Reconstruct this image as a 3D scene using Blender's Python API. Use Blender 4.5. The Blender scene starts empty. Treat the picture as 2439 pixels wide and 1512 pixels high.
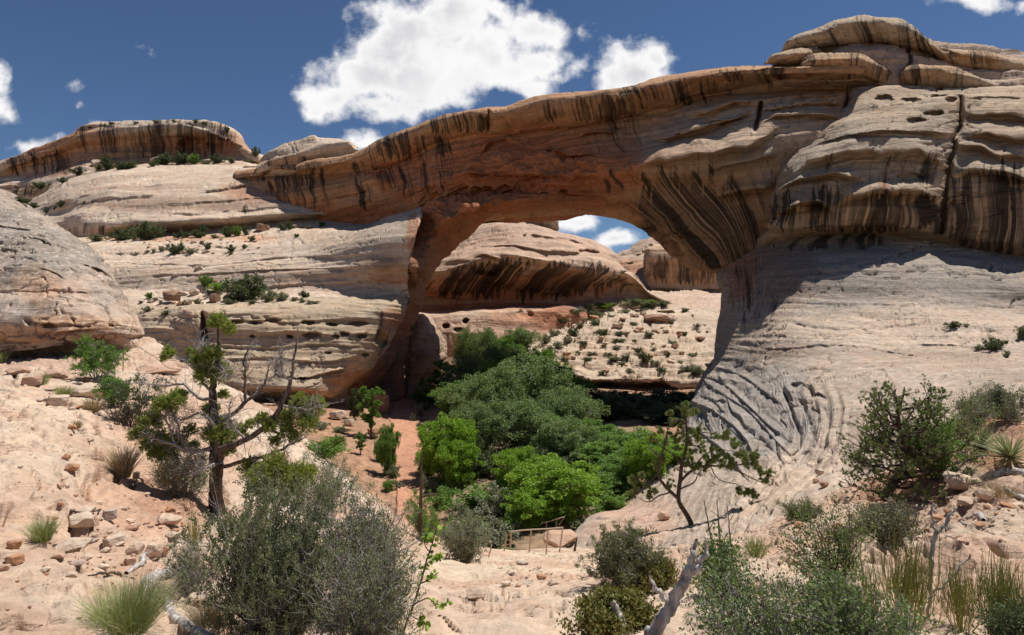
import bpy, math, random
import numpy as np
from mathutils import Vector, Matrix
from mathutils.bvhtree import BVHTree

SC = bpy.context.scene
COL = SC.collection
R = math.radians
# ---------------------------------------------------------------- camera
# the eye is the origin, looks along +Y; a photo point (u, v) on a 2438 x 1512 sheet
F_, CU, CV = 1453.0, 1219.0, 756.0
cam_d = bpy.data.cameras.new('camera')
cam_d.sensor_width = 36.0
cam_d.lens = 36.0 * F_ / 2438.0
cam_d.clip_start = 0.1
cam_d.clip_end = 8000
cam = bpy.data.objects.new('camera', cam_d)
cam.rotation_euler = (R(90), 0, 0)
COL.objects.link(cam)
SC.camera = cam
SC.render.resolution_x, SC.render.resolution_y = 1024, 635
SC.view_settings.view_transform = 'Standard'
SC.view_settings.look = 'None'
SC.view_settings.exposure = 0.17
SC.view_settings.gamma = 1.0
SC.cycles.max_bounces = 7
SC.cycles.diffuse_bounces = 3
SC.cycles.transparent_max_bounces = 8
SC.cycles.use_denoising = True
try:
    SC.cycles.denoising_prefilter = 'ACCURATE'
except Exception:
    pass

# ---------------------------------------------------------------- sun
SUN = Vector((0.33, 0.15, 0.93)).normalized()      # towards the sun
sd = bpy.data.lights.new('sun', 'SUN')
sd.energy = 5.0
sd.angle = R(0.53)
sd.color = (1.0, 0.96, 0.905)
so = bpy.data.objects.new('sun', sd)
so.rotation_euler = SUN.to_track_quat('Z', 'Y').to_euler()
COL.objects.link(so)

# ---------------------------------------------------------------- sky and clouds (by direction, so infinitely far)
def nn(nt, typ, **kw):
    n = nt.nodes.new(typ)
    for k, v in kw.items():
        if k == 'inp':
            for a, b in v.items():
                s = n.inputs[a]
                if hasattr(b, 'links') or isinstance(b, bpy.types.NodeSocket):
                    nt.links.new(b, s)
                else:
                    s.default_value = b
        else:
            setattr(n, k, v)
    return n

def mth(nt, op, a, b=None, c=None, clamp=False):
    n = nt.nodes.new('ShaderNodeMath'); n.operation = op; n.use_clamp = clamp
    for i, x in enumerate((a, b, c)):
        if x is None: continue
        if isinstance(x, bpy.types.NodeSocket): nt.links.new(x, n.inputs[i])
        else: n.inputs[i].default_value = x
    return n.outputs[0]

def vmth(nt, op, a, b=None, out=0):
    n = nt.nodes.new('ShaderNodeVectorMath'); n.operation = op
    for i, x in enumerate((a, b)):
        if x is None: continue
        if isinstance(x, bpy.types.NodeSocket): nt.links.new(x, n.inputs[i])
        elif op == 'SCALE' and i == 1: n.inputs['Scale'].default_value = x
        else: n.inputs[i].default_value = x
    if op == 'SCALE' and isinstance(b, bpy.types.NodeSocket):
        nt.links.new(b, n.inputs['Scale'])
    return n.outputs[out]

def smooth(nt, x, lo, hi, a=0.0, b=1.0):
    n = nt.nodes.new('ShaderNodeMapRange'); n.interpolation_type = 'SMOOTHSTEP'
    nt.links.new(x, n.inputs[0])
    n.inputs[1].default_value = lo; n.inputs[2].default_value = hi
    n.inputs[3].default_value = a; n.inputs[4].default_value = b
    return n.outputs[0]

def mixc(nt, f, a, b, mode='MIX'):
    n = nt.nodes.new('ShaderNodeMix'); n.data_type = 'RGBA'; n.blend_type = mode
    for i, x in ((0, f), (6, a), (7, b)):
        if isinstance(x, bpy.types.NodeSocket): nt.links.new(x, n.inputs[i])
        elif i == 0: n.inputs[0].default_value = x
        else: n.inputs[i].default_value = (x[0], x[1], x[2], 1) if not isinstance(x, float) else (x, x, x, 1)
    return n.outputs[2]

def noise(nt, vec, scale, detail=4, rough=0.55, out=0, dist=0.0):
    n = nt.nodes.new('ShaderNodeTexNoise'); n.noise_dimensions = '3D'
    if vec is not None: nt.links.new(vec, n.inputs['Vector'])
    n.inputs['Scale'].default_value = scale; n.inputs['Detail'].default_value = detail
    n.inputs['Roughness'].default_value = rough; n.inputs['Distortion'].default_value = dist
    return n.outputs[out]

CLOUDS = [  # u, v, half width, half height, weight
(985, 70, 110, 70, 1), (935, 130, 110, 70, 1), (880, 180, 120, 62, 1), (790, 235, 70, 44, 1), (755, 262, 34, 26, .9), (1010, 190, 130, 70, 1), (1110, 110, 130, 110, 1),
    (1080, 20, 130, 60, 1), (1180, 20, 50, 30, .8), (1200, 170, 110, 50, .9), (1290, 80, 100, 36, .85), (1290, 150, 95, 40, .85), (1260, 205, 60, 30, .75), (900, 250, 110, 32, .85), (1000, 240, 90, 30, .8), (1375, 80, 24, 24, .6), (1330, 175, 40, 24, .6),
    (1515, 165, 88, 55, 1), (1460, 205, 40, 30, .7), (1570, 145, 40, 30, .8),
    (870, 335, 45, 28, .85), (830, 330, 25, 18, .5),
    (2330, 5, 75, 30, .9), (2430, 10, 20, 20, .5),
    (-5, 255, 30, 30, .7), (-40, 200, 50, 50, .8), (20, 275, 30, 24, .5), (165, 195, 30, 18, .42), (183, 237, 12, 12, .34),
    (215, 300, 22, 26, .42), (60, 350, 60, 20, .45), (365, 105, 12, 10, .12), (175, 325, 36, 16, .42), (60, 395, 60, 16, .4),
    (1385, 532, 50, 24, .85), (1345, 516, 36, 18, .6), (1468, 572, 44, 20, .85), (1532, 528, 26, 10, .42), (1425, 600, 44, 16, .7),
    (800, 115, 16, 26, .4), (725, 225, 26, 22, .4)]

def cloud_group():
    g = bpy.data.node_groups.new('cloud_density', 'ShaderNodeTree')
    g.interface.new_socket('Vector', in_out='INPUT', socket_type='NodeSocketVector')
    g.interface.new_socket('Density', in_out='OUTPUT', socket_type='NodeSocketFloat')
    gi = g.nodes.new('NodeGroupInput'); go = g.nodes.new('NodeGroupOutput')
    vec = gi.outputs[0]
    w = noise(g, vec, 7.0, 3, 0.6, out=1)
    w = vmth(g, 'SUBTRACT', w, (0.5, 0.5, 0.5))
    w = vmth(g, 'SCALE', w, 0.05)
    vv = vmth(g, 'ADD', vec, w)
    acc = None
    for (u, v, a, b, k) in CLOUDS:
        d = vmth(g, 'SUBTRACT', vv, ((u - CU) / F_, (CV - v) / F_, 0))
        d = vmth(g, 'MULTIPLY', d, (F_ / a, F_ / b, 0))
        l = vmth(g, 'LENGTH', d, out=1)
        e = mth(g, 'SUBTRACT', 1.42, l)
        e = mth(g, 'MULTIPLY', e, k)
        if acc is None: acc = e
        else:
            acc = mth(g, 'SMOOTH_MAX', acc, e, 0.35)
    n1 = noise(g, vec, 16.0, 8, 0.60)
    n1 = mth(g, 'SUBTRACT', n1, 0.5)
    n2 = noise(g, vec, 7.0, 2, 0.5)
    n2 = mth(g, 'SUBTRACT', n2, 0.5)
    d = mth(g, 'MULTIPLY_ADD', n1, 2.3, acc)
    d = mth(g, 'MULTIPLY_ADD', n2, .7, d)
    g.links.new(d, go.inputs[0])
    return g

def build_world():
    w = bpy.data.worlds.new('World'); SC.world = w; w.use_nodes = True
    nt = w.node_tree; nt.nodes.clear()
    sky = nn(nt, 'ShaderNodeTexSky', sky_type='NISHITA')
    sky.sun_disc = False
    sky.sun_elevation = math.asin(SUN.z)
    sky.sun_rotation = math.atan2(SUN.x, SUN.y)
    sky.altitude = 1800; sky.air_density = 1.0; sky.dust_density = 0.3; sky.ozone_density = 1.6
    geo = nn(nt, 'ShaderNodeNewGeometry')
    inc = vmth(nt, 'SCALE', geo.outputs['Incoming'], -1.0)
    sep = nn(nt, 'ShaderNodeSeparateXYZ', inp={0: inc})
    dy = mth(nt, 'MAXIMUM', sep.outputs[1], 0.05)
    px = mth(nt, 'DIVIDE', sep.outputs[0], dy)
    pz = mth(nt, 'DIVIDE', sep.outputs[2], dy)
    pv = nn(nt, 'ShaderNodeCombineXYZ', inp={0: px, 1: pz, 2: 0.0}).outputs[0]
    cg = cloud_group()
    g1 = nt.nodes.new('ShaderNodeGroup'); g1.node_tree = cg; nt.links.new(pv, g1.inputs[0])
    pv2 = vmth(nt, 'ADD', pv, (0.02, 0.045, 0))
    g2 = nt.nodes.new('ShaderNodeGroup'); g2.node_tree = cg; nt.links.new(pv2, g2.inputs[0])
    front = smooth(nt, sep.outputs[1], 0.1, 0.25)
    mask = smooth(nt, g1.outputs[0], 0.08, 0.80)
    mask = mth(nt, 'MULTIPLY', mask, front)
    rel = mth(nt, 'SUBTRACT', g1.outputs[0], g2.outputs[0])
    lit = smooth(nt, rel, -0.9, 0.55)
    thick = smooth(nt, g1.outputs[0], 0.35, 1.2)
    dark = mth(nt, 'MULTIPLY', mth(nt, 'SUBTRACT', 1.0, lit), thick)
    n3 = noise(nt, pv, 5.5, 3, 0.5)
    d2 = mth(nt, 'MULTIPLY', smooth(nt, n3, 0.36, 0.60), smooth(nt, g1.outputs[0], 0.6, 1.5))
    dark = mth(nt, 'MAXIMUM', mth(nt, 'MULTIPLY', dark, 0.42), mth(nt, 'MULTIPLY', d2, 0.75))
    cc = mixc(nt, dark, (0.88, 0.87, 0.87), (0.53, 0.52, 0.55))
    lp = mixc(nt, 1.0, sky.outputs[0], (0.80, 0.96, 1.13), 'MULTIPLY')
    b1 = nn(nt, 'ShaderNodeBackground', inp={0: lp, 1: 0.056})
    b2 = nn(nt, 'ShaderNodeBackground', inp={0: cc, 1: 1.0})
    mx = nn(nt, 'ShaderNodeMixShader', inp={0: mask, 1: b1.outputs[0], 2: b2.outputs[0]})
    out = nn(nt, 'ShaderNodeOutputWorld', inp={0: mx.outputs[0]})
    w.cycles.sampling_method = 'MANUAL'
    w.cycles.sample_map_resolution = 512
build_world()

# ---------------------------------------------------------------- numeric helpers
def P(u, v, Y):
    return np.stack([(np.asarray(u, float) - CU) / F_ * Y, np.asarray(Y, float) + 0 * np.asarray(u, float), (CV - np.asarray(v, float)) / F_ * Y], -1)

def to_uv(p):
    Y = np.maximum(p[..., 1], 0.05)
    return CU + p[..., 0] / Y * F_, CV - p[..., 2] / Y * F_

_rs = np.random.RandomState(7)
_perm = _rs.permutation(256).astype(np.int32); _perm = np.concatenate([_perm, _perm, _perm])
_grad = _rs.normal(size=(256, 3)).astype(np.float32); _grad /= np.linalg.norm(_grad, axis=1, keepdims=True)
def pn(p):
    """gradient noise of an (..., 3) array, about -1..1"""
    sh = p.shape[:-1]; p = p.reshape(-1, 3).astype(np.float32)
    i = np.floor(p).astype(np.int32); f = p - i; i &= 255
    w = f * f * f * (f * (f * 6 - 15) + 10)
    res = 0
    for dx in (0, 1):
        for dy in (0, 1):
            for dz in (0, 1):
                h = _perm[_perm[_perm[(i[:, 0] + dx) & 255] + ((i[:, 1] + dy) & 255)] + ((i[:, 2] + dz) & 255)]
                g = _grad[h]
                d = g[:, 0] * (f[:, 0] - dx) + g[:, 1] * (f[:, 1] - dy) + g[:, 2] * (f[:, 2] - dz)
                ww = (w[:, 0] if dx else 1 - w[:, 0]) * (w[:, 1] if dy else 1 - w[:, 1]) * (w[:, 2] if dz else 1 - w[:, 2])
                res = res + d * ww
    return (res * 1.6).reshape(sh)
def fbm(p, oct=4, gain=0.5, lac=2.03):
    a, s, r = 1.0, 0.0, 0
    for k in range(oct):
        r = r + a * pn(p * (lac ** k) + 17.3 * k); s += a; a *= gain
    return r / s
def sstep(x, a, b):
    t = np.clip((x - a) / (b - a), 0, 1); return t * t * (3 - 2 * t)

def pchip(x, y, xi):
    x = np.asarray(x, float); y = np.asarray(y, float); xi = np.clip(np.asarray(xi, float), x[0], x[-1])
    K = len(x); sh = (K - 1,) + (1,) * (y.ndim - 1)
    h = np.maximum(np.diff(x), 1e-9).reshape(sh); d = np.diff(y, axis=0) / h
    m = np.zeros_like(y)
    m[0] = d[0]; m[-1] = d[-1]
    if K > 2:
        a, b = d[:-1], d[1:]; same = (a * b) > 0
        h0, h1 = h[:-1], h[1:]
        w1, w2 = 2 * h1 + h0, h1 + 2 * h0
        with np.errstate(divide='ignore', invalid='ignore'):
            hm = (w1 + w2) / (w1 / a + w2 / b)
        m[1:-1] = np.where(same, hm, 0)
    k = np.clip(np.searchsorted(x, xi, side='right') - 1, 0, K - 2)
    hh = h.reshape(-1)[k]; t = (xi - x[k]) / hh
    ex = (slice(None),) + (None,) * (y.ndim - 1)
    t = t[ex]; hh = hh[ex]
    return ((1 + 2 * t) * (1 - t) ** 2) * y[k] + t * (1 - t) ** 2 * hh * m[k] + t * t * (3 - 2 * t) * y[k + 1] + t * t * (t - 1) * hh * m[k + 1]

# ---------------------------------------------------------------- objects, tags
def link(o, parent=None):
    COL.objects.link(o)
    if parent is not None: o.parent = parent
    return o
def tag(o, label=None, cat=None, group=None, kind=None):
    if label: o['label'] = label
    if cat: o['category'] = cat
    if group: o['group'] = group
    if kind: o['kind'] = kind
    return o
def empty(name, loc, label, cat, group=None):
    o = bpy.data.objects.new(name, None); o.location = loc; o.empty_display_size = 0.2
    return tag(link(o), label, cat, group)
def mesh_np(name, V, Fq, mat, smooth_=True, attrs=None, uv=None):
    """V (n,3), Fq (m,4) or (m,3) faces"""
    me = bpy.data.meshes.new(name)
    V = np.ascontiguousarray(V, np.float32); Fq = np.ascontiguousarray(Fq, np.int32)
    m, k = Fq.shape
    me.vertices.add(len(V)); me.vertices.foreach_set('co', V.ravel())
    me.loops.add(m * k); me.loops.foreach_set('vertex_index', Fq.ravel())
    me.polygons.add(m); me.polygons.foreach_set('loop_start', np.arange(m, dtype=np.int32) * k)
    me.polygons.foreach_set('use_smooth', np.full(m, smooth_, bool))
    if uv is not None:
        l = me.uv_layers.new(name='flow')
        l.data.foreach_set('uv', np.ascontiguousarray(uv[Fq.ravel()], np.float32).ravel())
    for n_, a in (attrs or {}).items():
        if a.ndim == 2:
            at = me.attributes.new(n_, 'FLOAT_COLOR', 'POINT')
            c = np.ones((len(a), 4), np.float32); c[:, :3] = a
            at.data.foreach_set('color', c.ravel())
        else:
            at = me.attributes.new(n_, 'FLOAT', 'POINT'); at.data.foreach_set('value', np.ascontiguousarray(a, np.float32))
    me.update(calc_edges=True)
    me.validate()
    if mat is not None: me.materials.append(mat)
    return me
def mobj(name, me, parent=None, loc=None):
    o = bpy.data.objects.new(name, me)
    if loc is not None: o.location = loc
    return link(o, parent)
# ---------------------------------------------------------------- rock
PALE = (.58, .455, .34); TAN = (.42, .315, .225); GREY = (.30, .262, .22); RED = (.45, .175, .08)
PINK = (.50, .33, .24); NEARC = (.60, .465, .345); DIRT = (.54, .355, .245); ORANGE = (.46, .25, .12)

def rock_mat(name, gs=1.0, bump=0.25, strata=(0.05, 0.05, 2.6), sf=(0.80, 1.12), streak=(1.3, 0.07), lich=False, grain=(0.78, 1.18), rough=0.9, dips=0.0):
    m = bpy.data.materials.new(name); m.use_nodes = True
    nt = m.node_tree; nt.nodes.clear()
    geo = nn(nt, 'ShaderNodeNewGeometry'); pos = geo.outputs['Position']
    col = nn(nt, 'ShaderNodeAttribute', attribute_name='Col').outputs['Color']
    var = nn(nt, 'ShaderNodeAttribute', attribute_name='varn').outputs['Fac']
    lic = nn(nt, 'ShaderNodeAttribute', attribute_name='lich').outputs['Fac']
    uv = nn(nt, 'ShaderNodeUVMap', uv_map='flow').outputs[0]
    wn = noise(nt, pos, 0.09 * gs, 3, 0.5, out=1)
    wv = vmth(nt, 'SCALE', vmth(nt, 'SUBTRACT', wn, (.5, .5, .5)), 3.0 / gs)
    wpos = vmth(nt, 'ADD', pos, wv)
    if dips:
        s_ = nn(nt, 'ShaderNodeSeparateXYZ', inp={0: wpos})
        zz = mth(nt, 'MULTIPLY_ADD', s_.outputs[0], dips, s_.outputs[2])
        wpos = nn(nt, 'ShaderNodeCombineXYZ', inp={0: s_.outputs[0], 1: s_.outputs[1], 2: zz}).outputs[0]
    sv = vmth(nt, 'MULTIPLY', wpos, strata)
    sn = noise(nt, sv, 1.0, 7, 0.65)
    sfac = smooth(nt, sn, 0.3, 0.7, sf[0], sf[1])
    c = vmth(nt, 'SCALE', col, sfac)
    g1 = noise(nt, pos, 1.1 * gs, 8, 0.68)
    c = vmth(nt, 'SCALE', c, smooth(nt, g1, 0.25, 0.75, grain[0], grain[1]))
    g2 = noise(nt, pos, 0.25 * gs, 5, 0.6)
    hue = smooth(nt, g2, 0.42, 0.68)
    c = mixc(nt, mth(nt, 'MULTIPLY', hue, 0.35), c, mixc(nt, 1.0, c, (1.06, .88, .76), 'MULTIPLY'))
    # desert varnish running down the face
    st = vmth(nt, 'MULTIPLY', uv, (streak[0], streak[1], 0))
    s1 = noise(nt, st, 1.0, 7, 0.68)
    st2 = vmth(nt, 'MULTIPLY', uv, (streak[0] * .28, streak[1] * .6, 0))
    s2 = noise(nt, st2, 1.0, 3, 0.5)
    ss = mth(nt, 'ADD', mth(nt, 'MULTIPLY', s1, 0.6), mth(nt, 'MULTIPLY', s2, 0.55))
    thr = mth(nt, 'SUBTRACT', 0.77, mth(nt, 'MULTIPLY', var, 0.255))
    sm = mth(nt, 'MULTIPLY', mth(nt, 'SUBTRACT', ss, thr), 10.5, clamp=True)
    sm = mth(nt, 'MULTIPLY', sm, mth(nt, 'MULTIPLY', var, 2.2, clamp=True))
    sm = mth(nt, 'MULTIPLY', sm, smooth(nt, noise(nt, vmth(nt, 'MULTIPLY', uv, (streak[0] * .5, streak[1] * 2.5, 0)), 1.0, 4, .6), .28, .55, .62, 1.0))
    c = mixc(nt, mth(nt, 'MULTIPLY', sm, 0.93), c, (.034, .026, .020))
    # pale mineral runs next to the dark ones
    s3 = noise(nt, vmth(nt, 'ADD', st, (31.7, 4.0, 0)), 1.3, 4, 0.6)
    pm = mth(nt, 'MULTIPLY', smooth(nt, s3, 0.56, 0.66), mth(nt, 'MULTIPLY', var, 0.8, clamp=True))
    c = mixc(nt, pm, c, (.50, .335, .20))
    # lichen and flaked patina
    l1 = noise(nt, pos, 2.6 * gs, 9, 0.78)
    lm = mth(nt, 'MULTIPLY', smooth(nt, l1, 0.54, 0.60), lic)
    c = mixc(nt, lm, c, (.60, .47, .36))
    l2 = noise(nt, vmth(nt, 'ADD', pos, (9.3, 1.0, 5.0)), 1.5 * gs, 9, 0.75)
    lm2 = mth(nt, 'MULTIPLY', smooth(nt, l2, 0.56, 0.62), lic)
    c = mixc(nt, mth(nt, 'MULTIPLY', lm2, .7), c, (.15, .115, .09))
    h = mth(nt, 'MULTIPLY_ADD', sn, 1.4, g1)
    h = mth(nt, 'MULTIPLY_ADD', l1, 0.25, h)
    bp = nn(nt, 'ShaderNodeBump', inp={'Strength': bump, 'Distance': 0.9 / gs, 'Height': h})
    bs = nn(nt, 'ShaderNodeBsdfPrincipled', inp={'Base Color': c, 'Roughness': rough, 'Normal': bp.outputs[0]})
    bs.inputs['Specular IOR Level'].default_value = 0.15
    nn(nt, 'ShaderNodeOutputMaterial', inp={0: bs.outputs[0]})
    return m

def line_arrays(ln):
    a = np.array(ln, float); return a

def feat_disp(U, V, feats):
    """sum of carved features in metres toward the eye; each is traced where the photo shows a ledge, a crack or a hollow"""
    D = np.zeros_like(U)
    for ft in feats:
        kind, pts, amp, w = ft[:4]
        pts = np.array(pts, float)
        if kind in ('ledge', 'groove'):
            pad = 4 * w
            mk = (U > pts[:, 0].min() - w) & (U < pts[:, 0].max() + w) & (V > pts[:, 1].min() - pad) & (V < pts[:, 1].max() + pad)
            if not mk.any(): continue
            u = U[mk]; v = V[mk]
            vl = pchip(pts[:, 0], pts[:, 1], u)
            wob = pn(np.stack([u / 22, u * 0 + amp * 3, u * 0 + pts[0, 1]], -1)) * w * 0.35
            d = v - vl - wob
            L = pts[-1, 0] - pts[0, 0]
            tp = (.45 + .9 * np.abs(pn(np.stack([u / 30, u * 0 + 7, u * 0 + pts[0, 1] * .7], -1)))) * sstep(u, pts[0, 0] - w * .5, pts[0, 0] + min(L * .3, 5 * w)) * (1 - sstep(u, pts[-1, 0] - min(L * .3, 5 * w), pts[-1, 0] + w * .5))
            if kind == 'ledge':   # swells out to a lip, then an undercut below it
                up = np.exp(np.minimum(d, 0) / w) * 0.6
                dn = -np.exp(-np.maximum(d, 0) / (w * .9))
                s = sstep(d, -1.5, 2.5)
                D[mk] += amp * tp * (up * (1 - s) + dn * s)
            else:
                D[mk] -= amp * tp * np.exp(-(d / w) ** 2)
        elif kind == 'lobe':      # a broad rounded roll of rock, lit on top and overhanging below
            mk = (U > pts[:, 0].min() - w) & (U < pts[:, 0].max() + w) & (V > pts[:, 1].min() - 3 * w) & (V < pts[:, 1].max() + 3 * w)
            if not mk.any(): continue
            u = U[mk]; v = V[mk]; vl = pchip(pts[:, 0], pts[:, 1], u)
            d = v - vl - pn(np.stack([u / 40, u * 0 + amp, u * 0 + pts[0, 1]], -1)) * w * .25
            L = pts[-1, 0] - pts[0, 0]
            tp = sstep(u, pts[0, 0] - w * .3, pts[0, 0] + L * .22) * (1 - sstep(u, pts[-1, 0] - L * .22, pts[-1, 0] + w * .3)) * (.7 + .5 * np.abs(pn(np.stack([u / 60, u * 0 + 2, u * 0 + pts[0, 1]], -1))))
            up = np.exp(-(np.minimum(d, 0) / w) ** 2); dn = np.exp(-np.maximum(d, 0) / (w * .9))
            s = sstep(d, -w * .05, w * .35)
            D[mk] += 1.35 * amp * tp * (.75 * up * (1 - s) - .65 * dn * s)
        elif kind == 'crack':      # upright: polyline by v
            mk = (V > pts[:, 1].min() - w) & (V < pts[:, 1].max() + w) & (U > pts[:, 0].min() - 4 * w) & (U < pts[:, 0].max() + 4 * w)
            if not mk.any(): continue
            u = U[mk]; v = V[mk]
            ul = pchip(pts[:, 1], pts[:, 0], v)
            d = u - ul - pn(np.stack([v / 25, v * 0 + 3.3, v * 0 + pts[0, 0]], -1)) * w * .4
            tp = sstep(v, pts[0, 1] - w, pts[0, 1] + 3 * w) * (1 - sstep(v, pts[-1, 1] - 3 * w, pts[-1, 1] + w))
            D[mk] -= amp * tp * (np.exp(-(d / w) ** 2) + .35 * np.exp(-np.abs(d) / (w * 3)))
        elif kind == 'hole':       # pts = [(u, v), (ru, rv)]
            (cu, cv), (ru, rv) = pts
            mk = (np.abs(U - cu) < 2 * ru) & (np.abs(V - cv) < 2 * rv)
            if not mk.any(): continue
            u = U[mk] - cu; v = V[mk] - cv
            q = (u / ru) ** 2 + (v / rv) ** 2 + .5 * pn(np.stack([U[mk] / 12, V[mk] / 9, 0 * u], -1))
            D[mk] -= amp * (1 - sstep(q, .25, 1.1))
        elif kind == 'bump':
            (cu, cv), (ru, rv) = pts
            mk = (np.abs(U - cu) < 2.2 * ru) & (np.abs(V - cv) < 2.2 * rv)
            if not mk.any(): continue
            u = U[mk] - cu; v = V[mk] - cv
            q = (u / ru) ** 2 + (v / rv) ** 2
            D[mk] += amp * np.exp(-q * 1.2)
    return D

def paint(Pw, U, V, base, blobs, nscale=0.25):
    C = np.tile(np.array(base, float), U.shape + (1,))
    wv = fbm(Pw * nscale, 4); wv2 = fbm(Pw * nscale + 40.0, 4)
    jag = fbm(np.stack([U / 9, V / 300, U * 0], -1), 3) * 1.6
    attr = {'varn': np.zeros_like(U), 'lich': np.zeros_like(U)}
    for b in blobs:
        c, (u, v, ru, rv), k = b[:3]
        if u is None: q = np.zeros_like(U)
        else:
            q = np.sqrt(((U + wv * .5 * ru - u) / ru) ** 2 + ((V + wv2 * .5 * rv - v) / rv) ** 2)
            if c == 'varn': q = np.sqrt(((U + wv * .5 * ru - u) / ru) ** 2 + ((V + jag * .40 * rv - v) / rv) ** 2)
        w = k * (1 - sstep(q, .55, 1.05))
        if isinstance(c, str):
            attr[c] = np.maximum(attr[c], w) if k > 0 else np.clip(attr[c] + w, 0, 1)
        else:
            C = C * (1 - w[..., None]) + np.array(c) * w[..., None]
    return C, attr

ROCKS = []      # (V, F) of everything that plants and stones may stand on
def patch(name, lines, mat, base, blobs=(), mode='u', urange=None, step=2.4, fbm_amp=.8, fbm_len=14., led=(.45, 3.0, .16, .8), feats=(), parent=None,
          dip=0.0, knots=None, colfn=None, ns_cap=500, seed=0.0, stand=True, nt_max=1200, color_noise=.10, flip=False, dispfn=None, crossu=False, joints=.45, fine=.12, slant=None, ledge_gain=(1, 1)):
    """a rock surface lofted through strata lines of (u, v, depth); ('off', dx, dy, dz) shifts the line before it in metres"""
    rows = []
    if mode == 'u':
        u0, u1 = urange
        nt = int(min(nt_max, (min(u1, 2560) - max(u0, -120)) / step)) + 2
        tg = np.linspace(0, 1, nt)
    else:
        L = 0
        for ln in lines:
            if ln[0] == 'off': continue
            a = np.array(ln, float); L = max(L, np.hypot(np.diff(a[:, 0]), np.diff(a[:, 1])).sum())
        nt = int(min(nt_max, L / step)) + 2
        tg = np.linspace(0, 1, nt)
    vis = []
    for ln in lines:
        if ln[0] == 'off':
            rows.append(rows[-1] + np.array(ln[1:4], float)); vis.append(False); continue
        a = np.array(ln, float)
        if mode == 'u':
            k = (a[:, 0] - u0) / (u1 - u0)
            u = u0 + tg * (u1 - u0); v = pchip(k, a[:, 1], tg); Y = pchip(k, a[:, 2], tg)
        else:
            if mode == 'i': k = np.linspace(0, 1, len(a))
            else:
                s = np.r_[0, np.cumsum(np.hypot(np.diff(a[:, 0]), np.diff(a[:, 1])))]; k = s / s[-1]
            u = pchip(k, a[:, 0], tg); v = pchip(k, a[:, 1], tg); Y = pchip(k, a[:, 2], tg)
        rows.append(P(u, v, Y)); vis.append(True)
    G = np.stack(rows, 0)
    K = len(rows)
    gap = np.array([np.median(np.linalg.norm(G[i + 1] - G[i], axis=1)) for i in range(K - 1)])
    sk = np.r_[0, np.cumsum(np.maximum(gap, 1e-3) ** .6)]
    smp = [np.array([sk[0]])]
    for i in range(K - 1):
        U0, V0 = to_uv(G[i]); U1, V1 = to_uv(G[i + 1])
        pix = np.percentile(np.hypot(U1 - U0, V1 - V0), 80)
        n = int(np.clip(pix / step, 3, ns_cap)) if (vis[i] and vis[i + 1]) else 7
        smp.append(np.linspace(sk[i], sk[i + 1], n + 1)[1:])
    smp = np.concatenate(smp)
    S = pchip(sk, G, smp)                     # (ns, nt, 3)
    U, V = to_uv(S)
    du = np.gradient(S, axis=1); dv = np.gradient(S, axis=0)
    N = np.cross(du, dv); N /= np.linalg.norm(N, axis=-1, keepdims=True) + 1e-9
    if ((N * -S).sum(-1) * (np.abs(U - CU) < 1300)).sum() < 0: N = -N
    if flip: N = -N
    scl = 1.0
    Pn = S + seed
    D = fbm(Pn / fbm_len, 4, .5) * fbm_amp
    zz = S[..., 2] + dip * S[..., 0] + 1.6 * pn(np.stack([S[..., 0] / 28, S[..., 1] / 28, S[..., 2] / 40], -1) + seed)
    a1, l1, a2, l2 = led
    q1 = pn(np.stack([S[..., 0] / (l1 * 11), S[..., 1] / (l1 * 11), zz / l1], -1) + seed + 3)
    q1 = np.sign(q1) * np.abs(q1) ** .6
    q2 = pn(np.stack([S[..., 0] / (l2 * 11), S[..., 1] / (l2 * 11), zz / l2], -1) + seed + 8)
    q2 = np.sign(q2) * np.abs(q2) ** .7
    rgh = .35 + .65 * sstep(pn(Pn / (fbm_len * 1.3) + 5), -.3, .5)
    D = D + a1 * q1 + a2 * q2 * rgh
    jn = fbm(S / np.array((9., 9., 2.6)) * (14. / fbm_len) + seed * 3 + 1, 4); jn2 = fbm(S / np.array((4., 4., 5.)) * (14. / fbm_len) + seed * 5, 4)
    jm = sstep(pn(S / (fbm_len * 1.1) + 31), -.1, .4)
    D = D - joints * (np.exp(-(jn / .022) ** 2) * jm + .6 * np.exp(-(jn2 / .012) ** 2) * (1 - jm)) + fine * fbm(S / fbm_len * 9, 3)
    if dispfn is not None: D = D + dispfn(S, U, V)
    eye = -S / np.linalg.norm(S, axis=-1, keepdims=True)
    Dn = S + N * D[..., None]
    fd = feat_disp(U, V, [(f[0], f[1], f[2] * (ledge_gain[0] if f[0] == 'ledge' else 1), f[3] * (ledge_gain[1] if f[0] == 'ledge' else 1)) for f in feats])
    Dn = Dn + eye * fd[..., None]
    C, at = paint(S, U, V, base, blobs, 1.0 / (fbm_len * .5))
    cn = fbm(S / 6.0 + 9, 5)[..., None]
    band = pn(np.stack([S[..., 0] / 60, S[..., 1] / 60, zz / 1.3], -1) + seed)[..., None]
    C = C * (1 + color_noise * cn * 2.0 + color_noise * band)
    if colfn is not None: C = colfn(C, S, U, V, zz)
    C = np.clip(C, 0.01, .8)
    al = np.linalg.norm(du, axis=-1).cumsum(1); cl = np.linalg.norm(dv, axis=-1).cumsum(0)
    am = np.tile(al.mean(0, keepdims=True), (len(smp), 1)); cm = np.tile(cl.mean(1, keepdims=True), (1, S.shape[1]))
    wob = pn(np.stack([am / 9, cm / 6, am * 0], -1)) * .7
    if slant is not None: wob = wob - (slant(U, V) if callable(slant) else slant * (am if crossu else cm))
    uv = np.stack([(am if not crossu else cm) + wob, (cm if not crossu else am)], -1)
    ns = len(smp); idx = np.arange(ns * nt).reshape(ns, nt)
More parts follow.
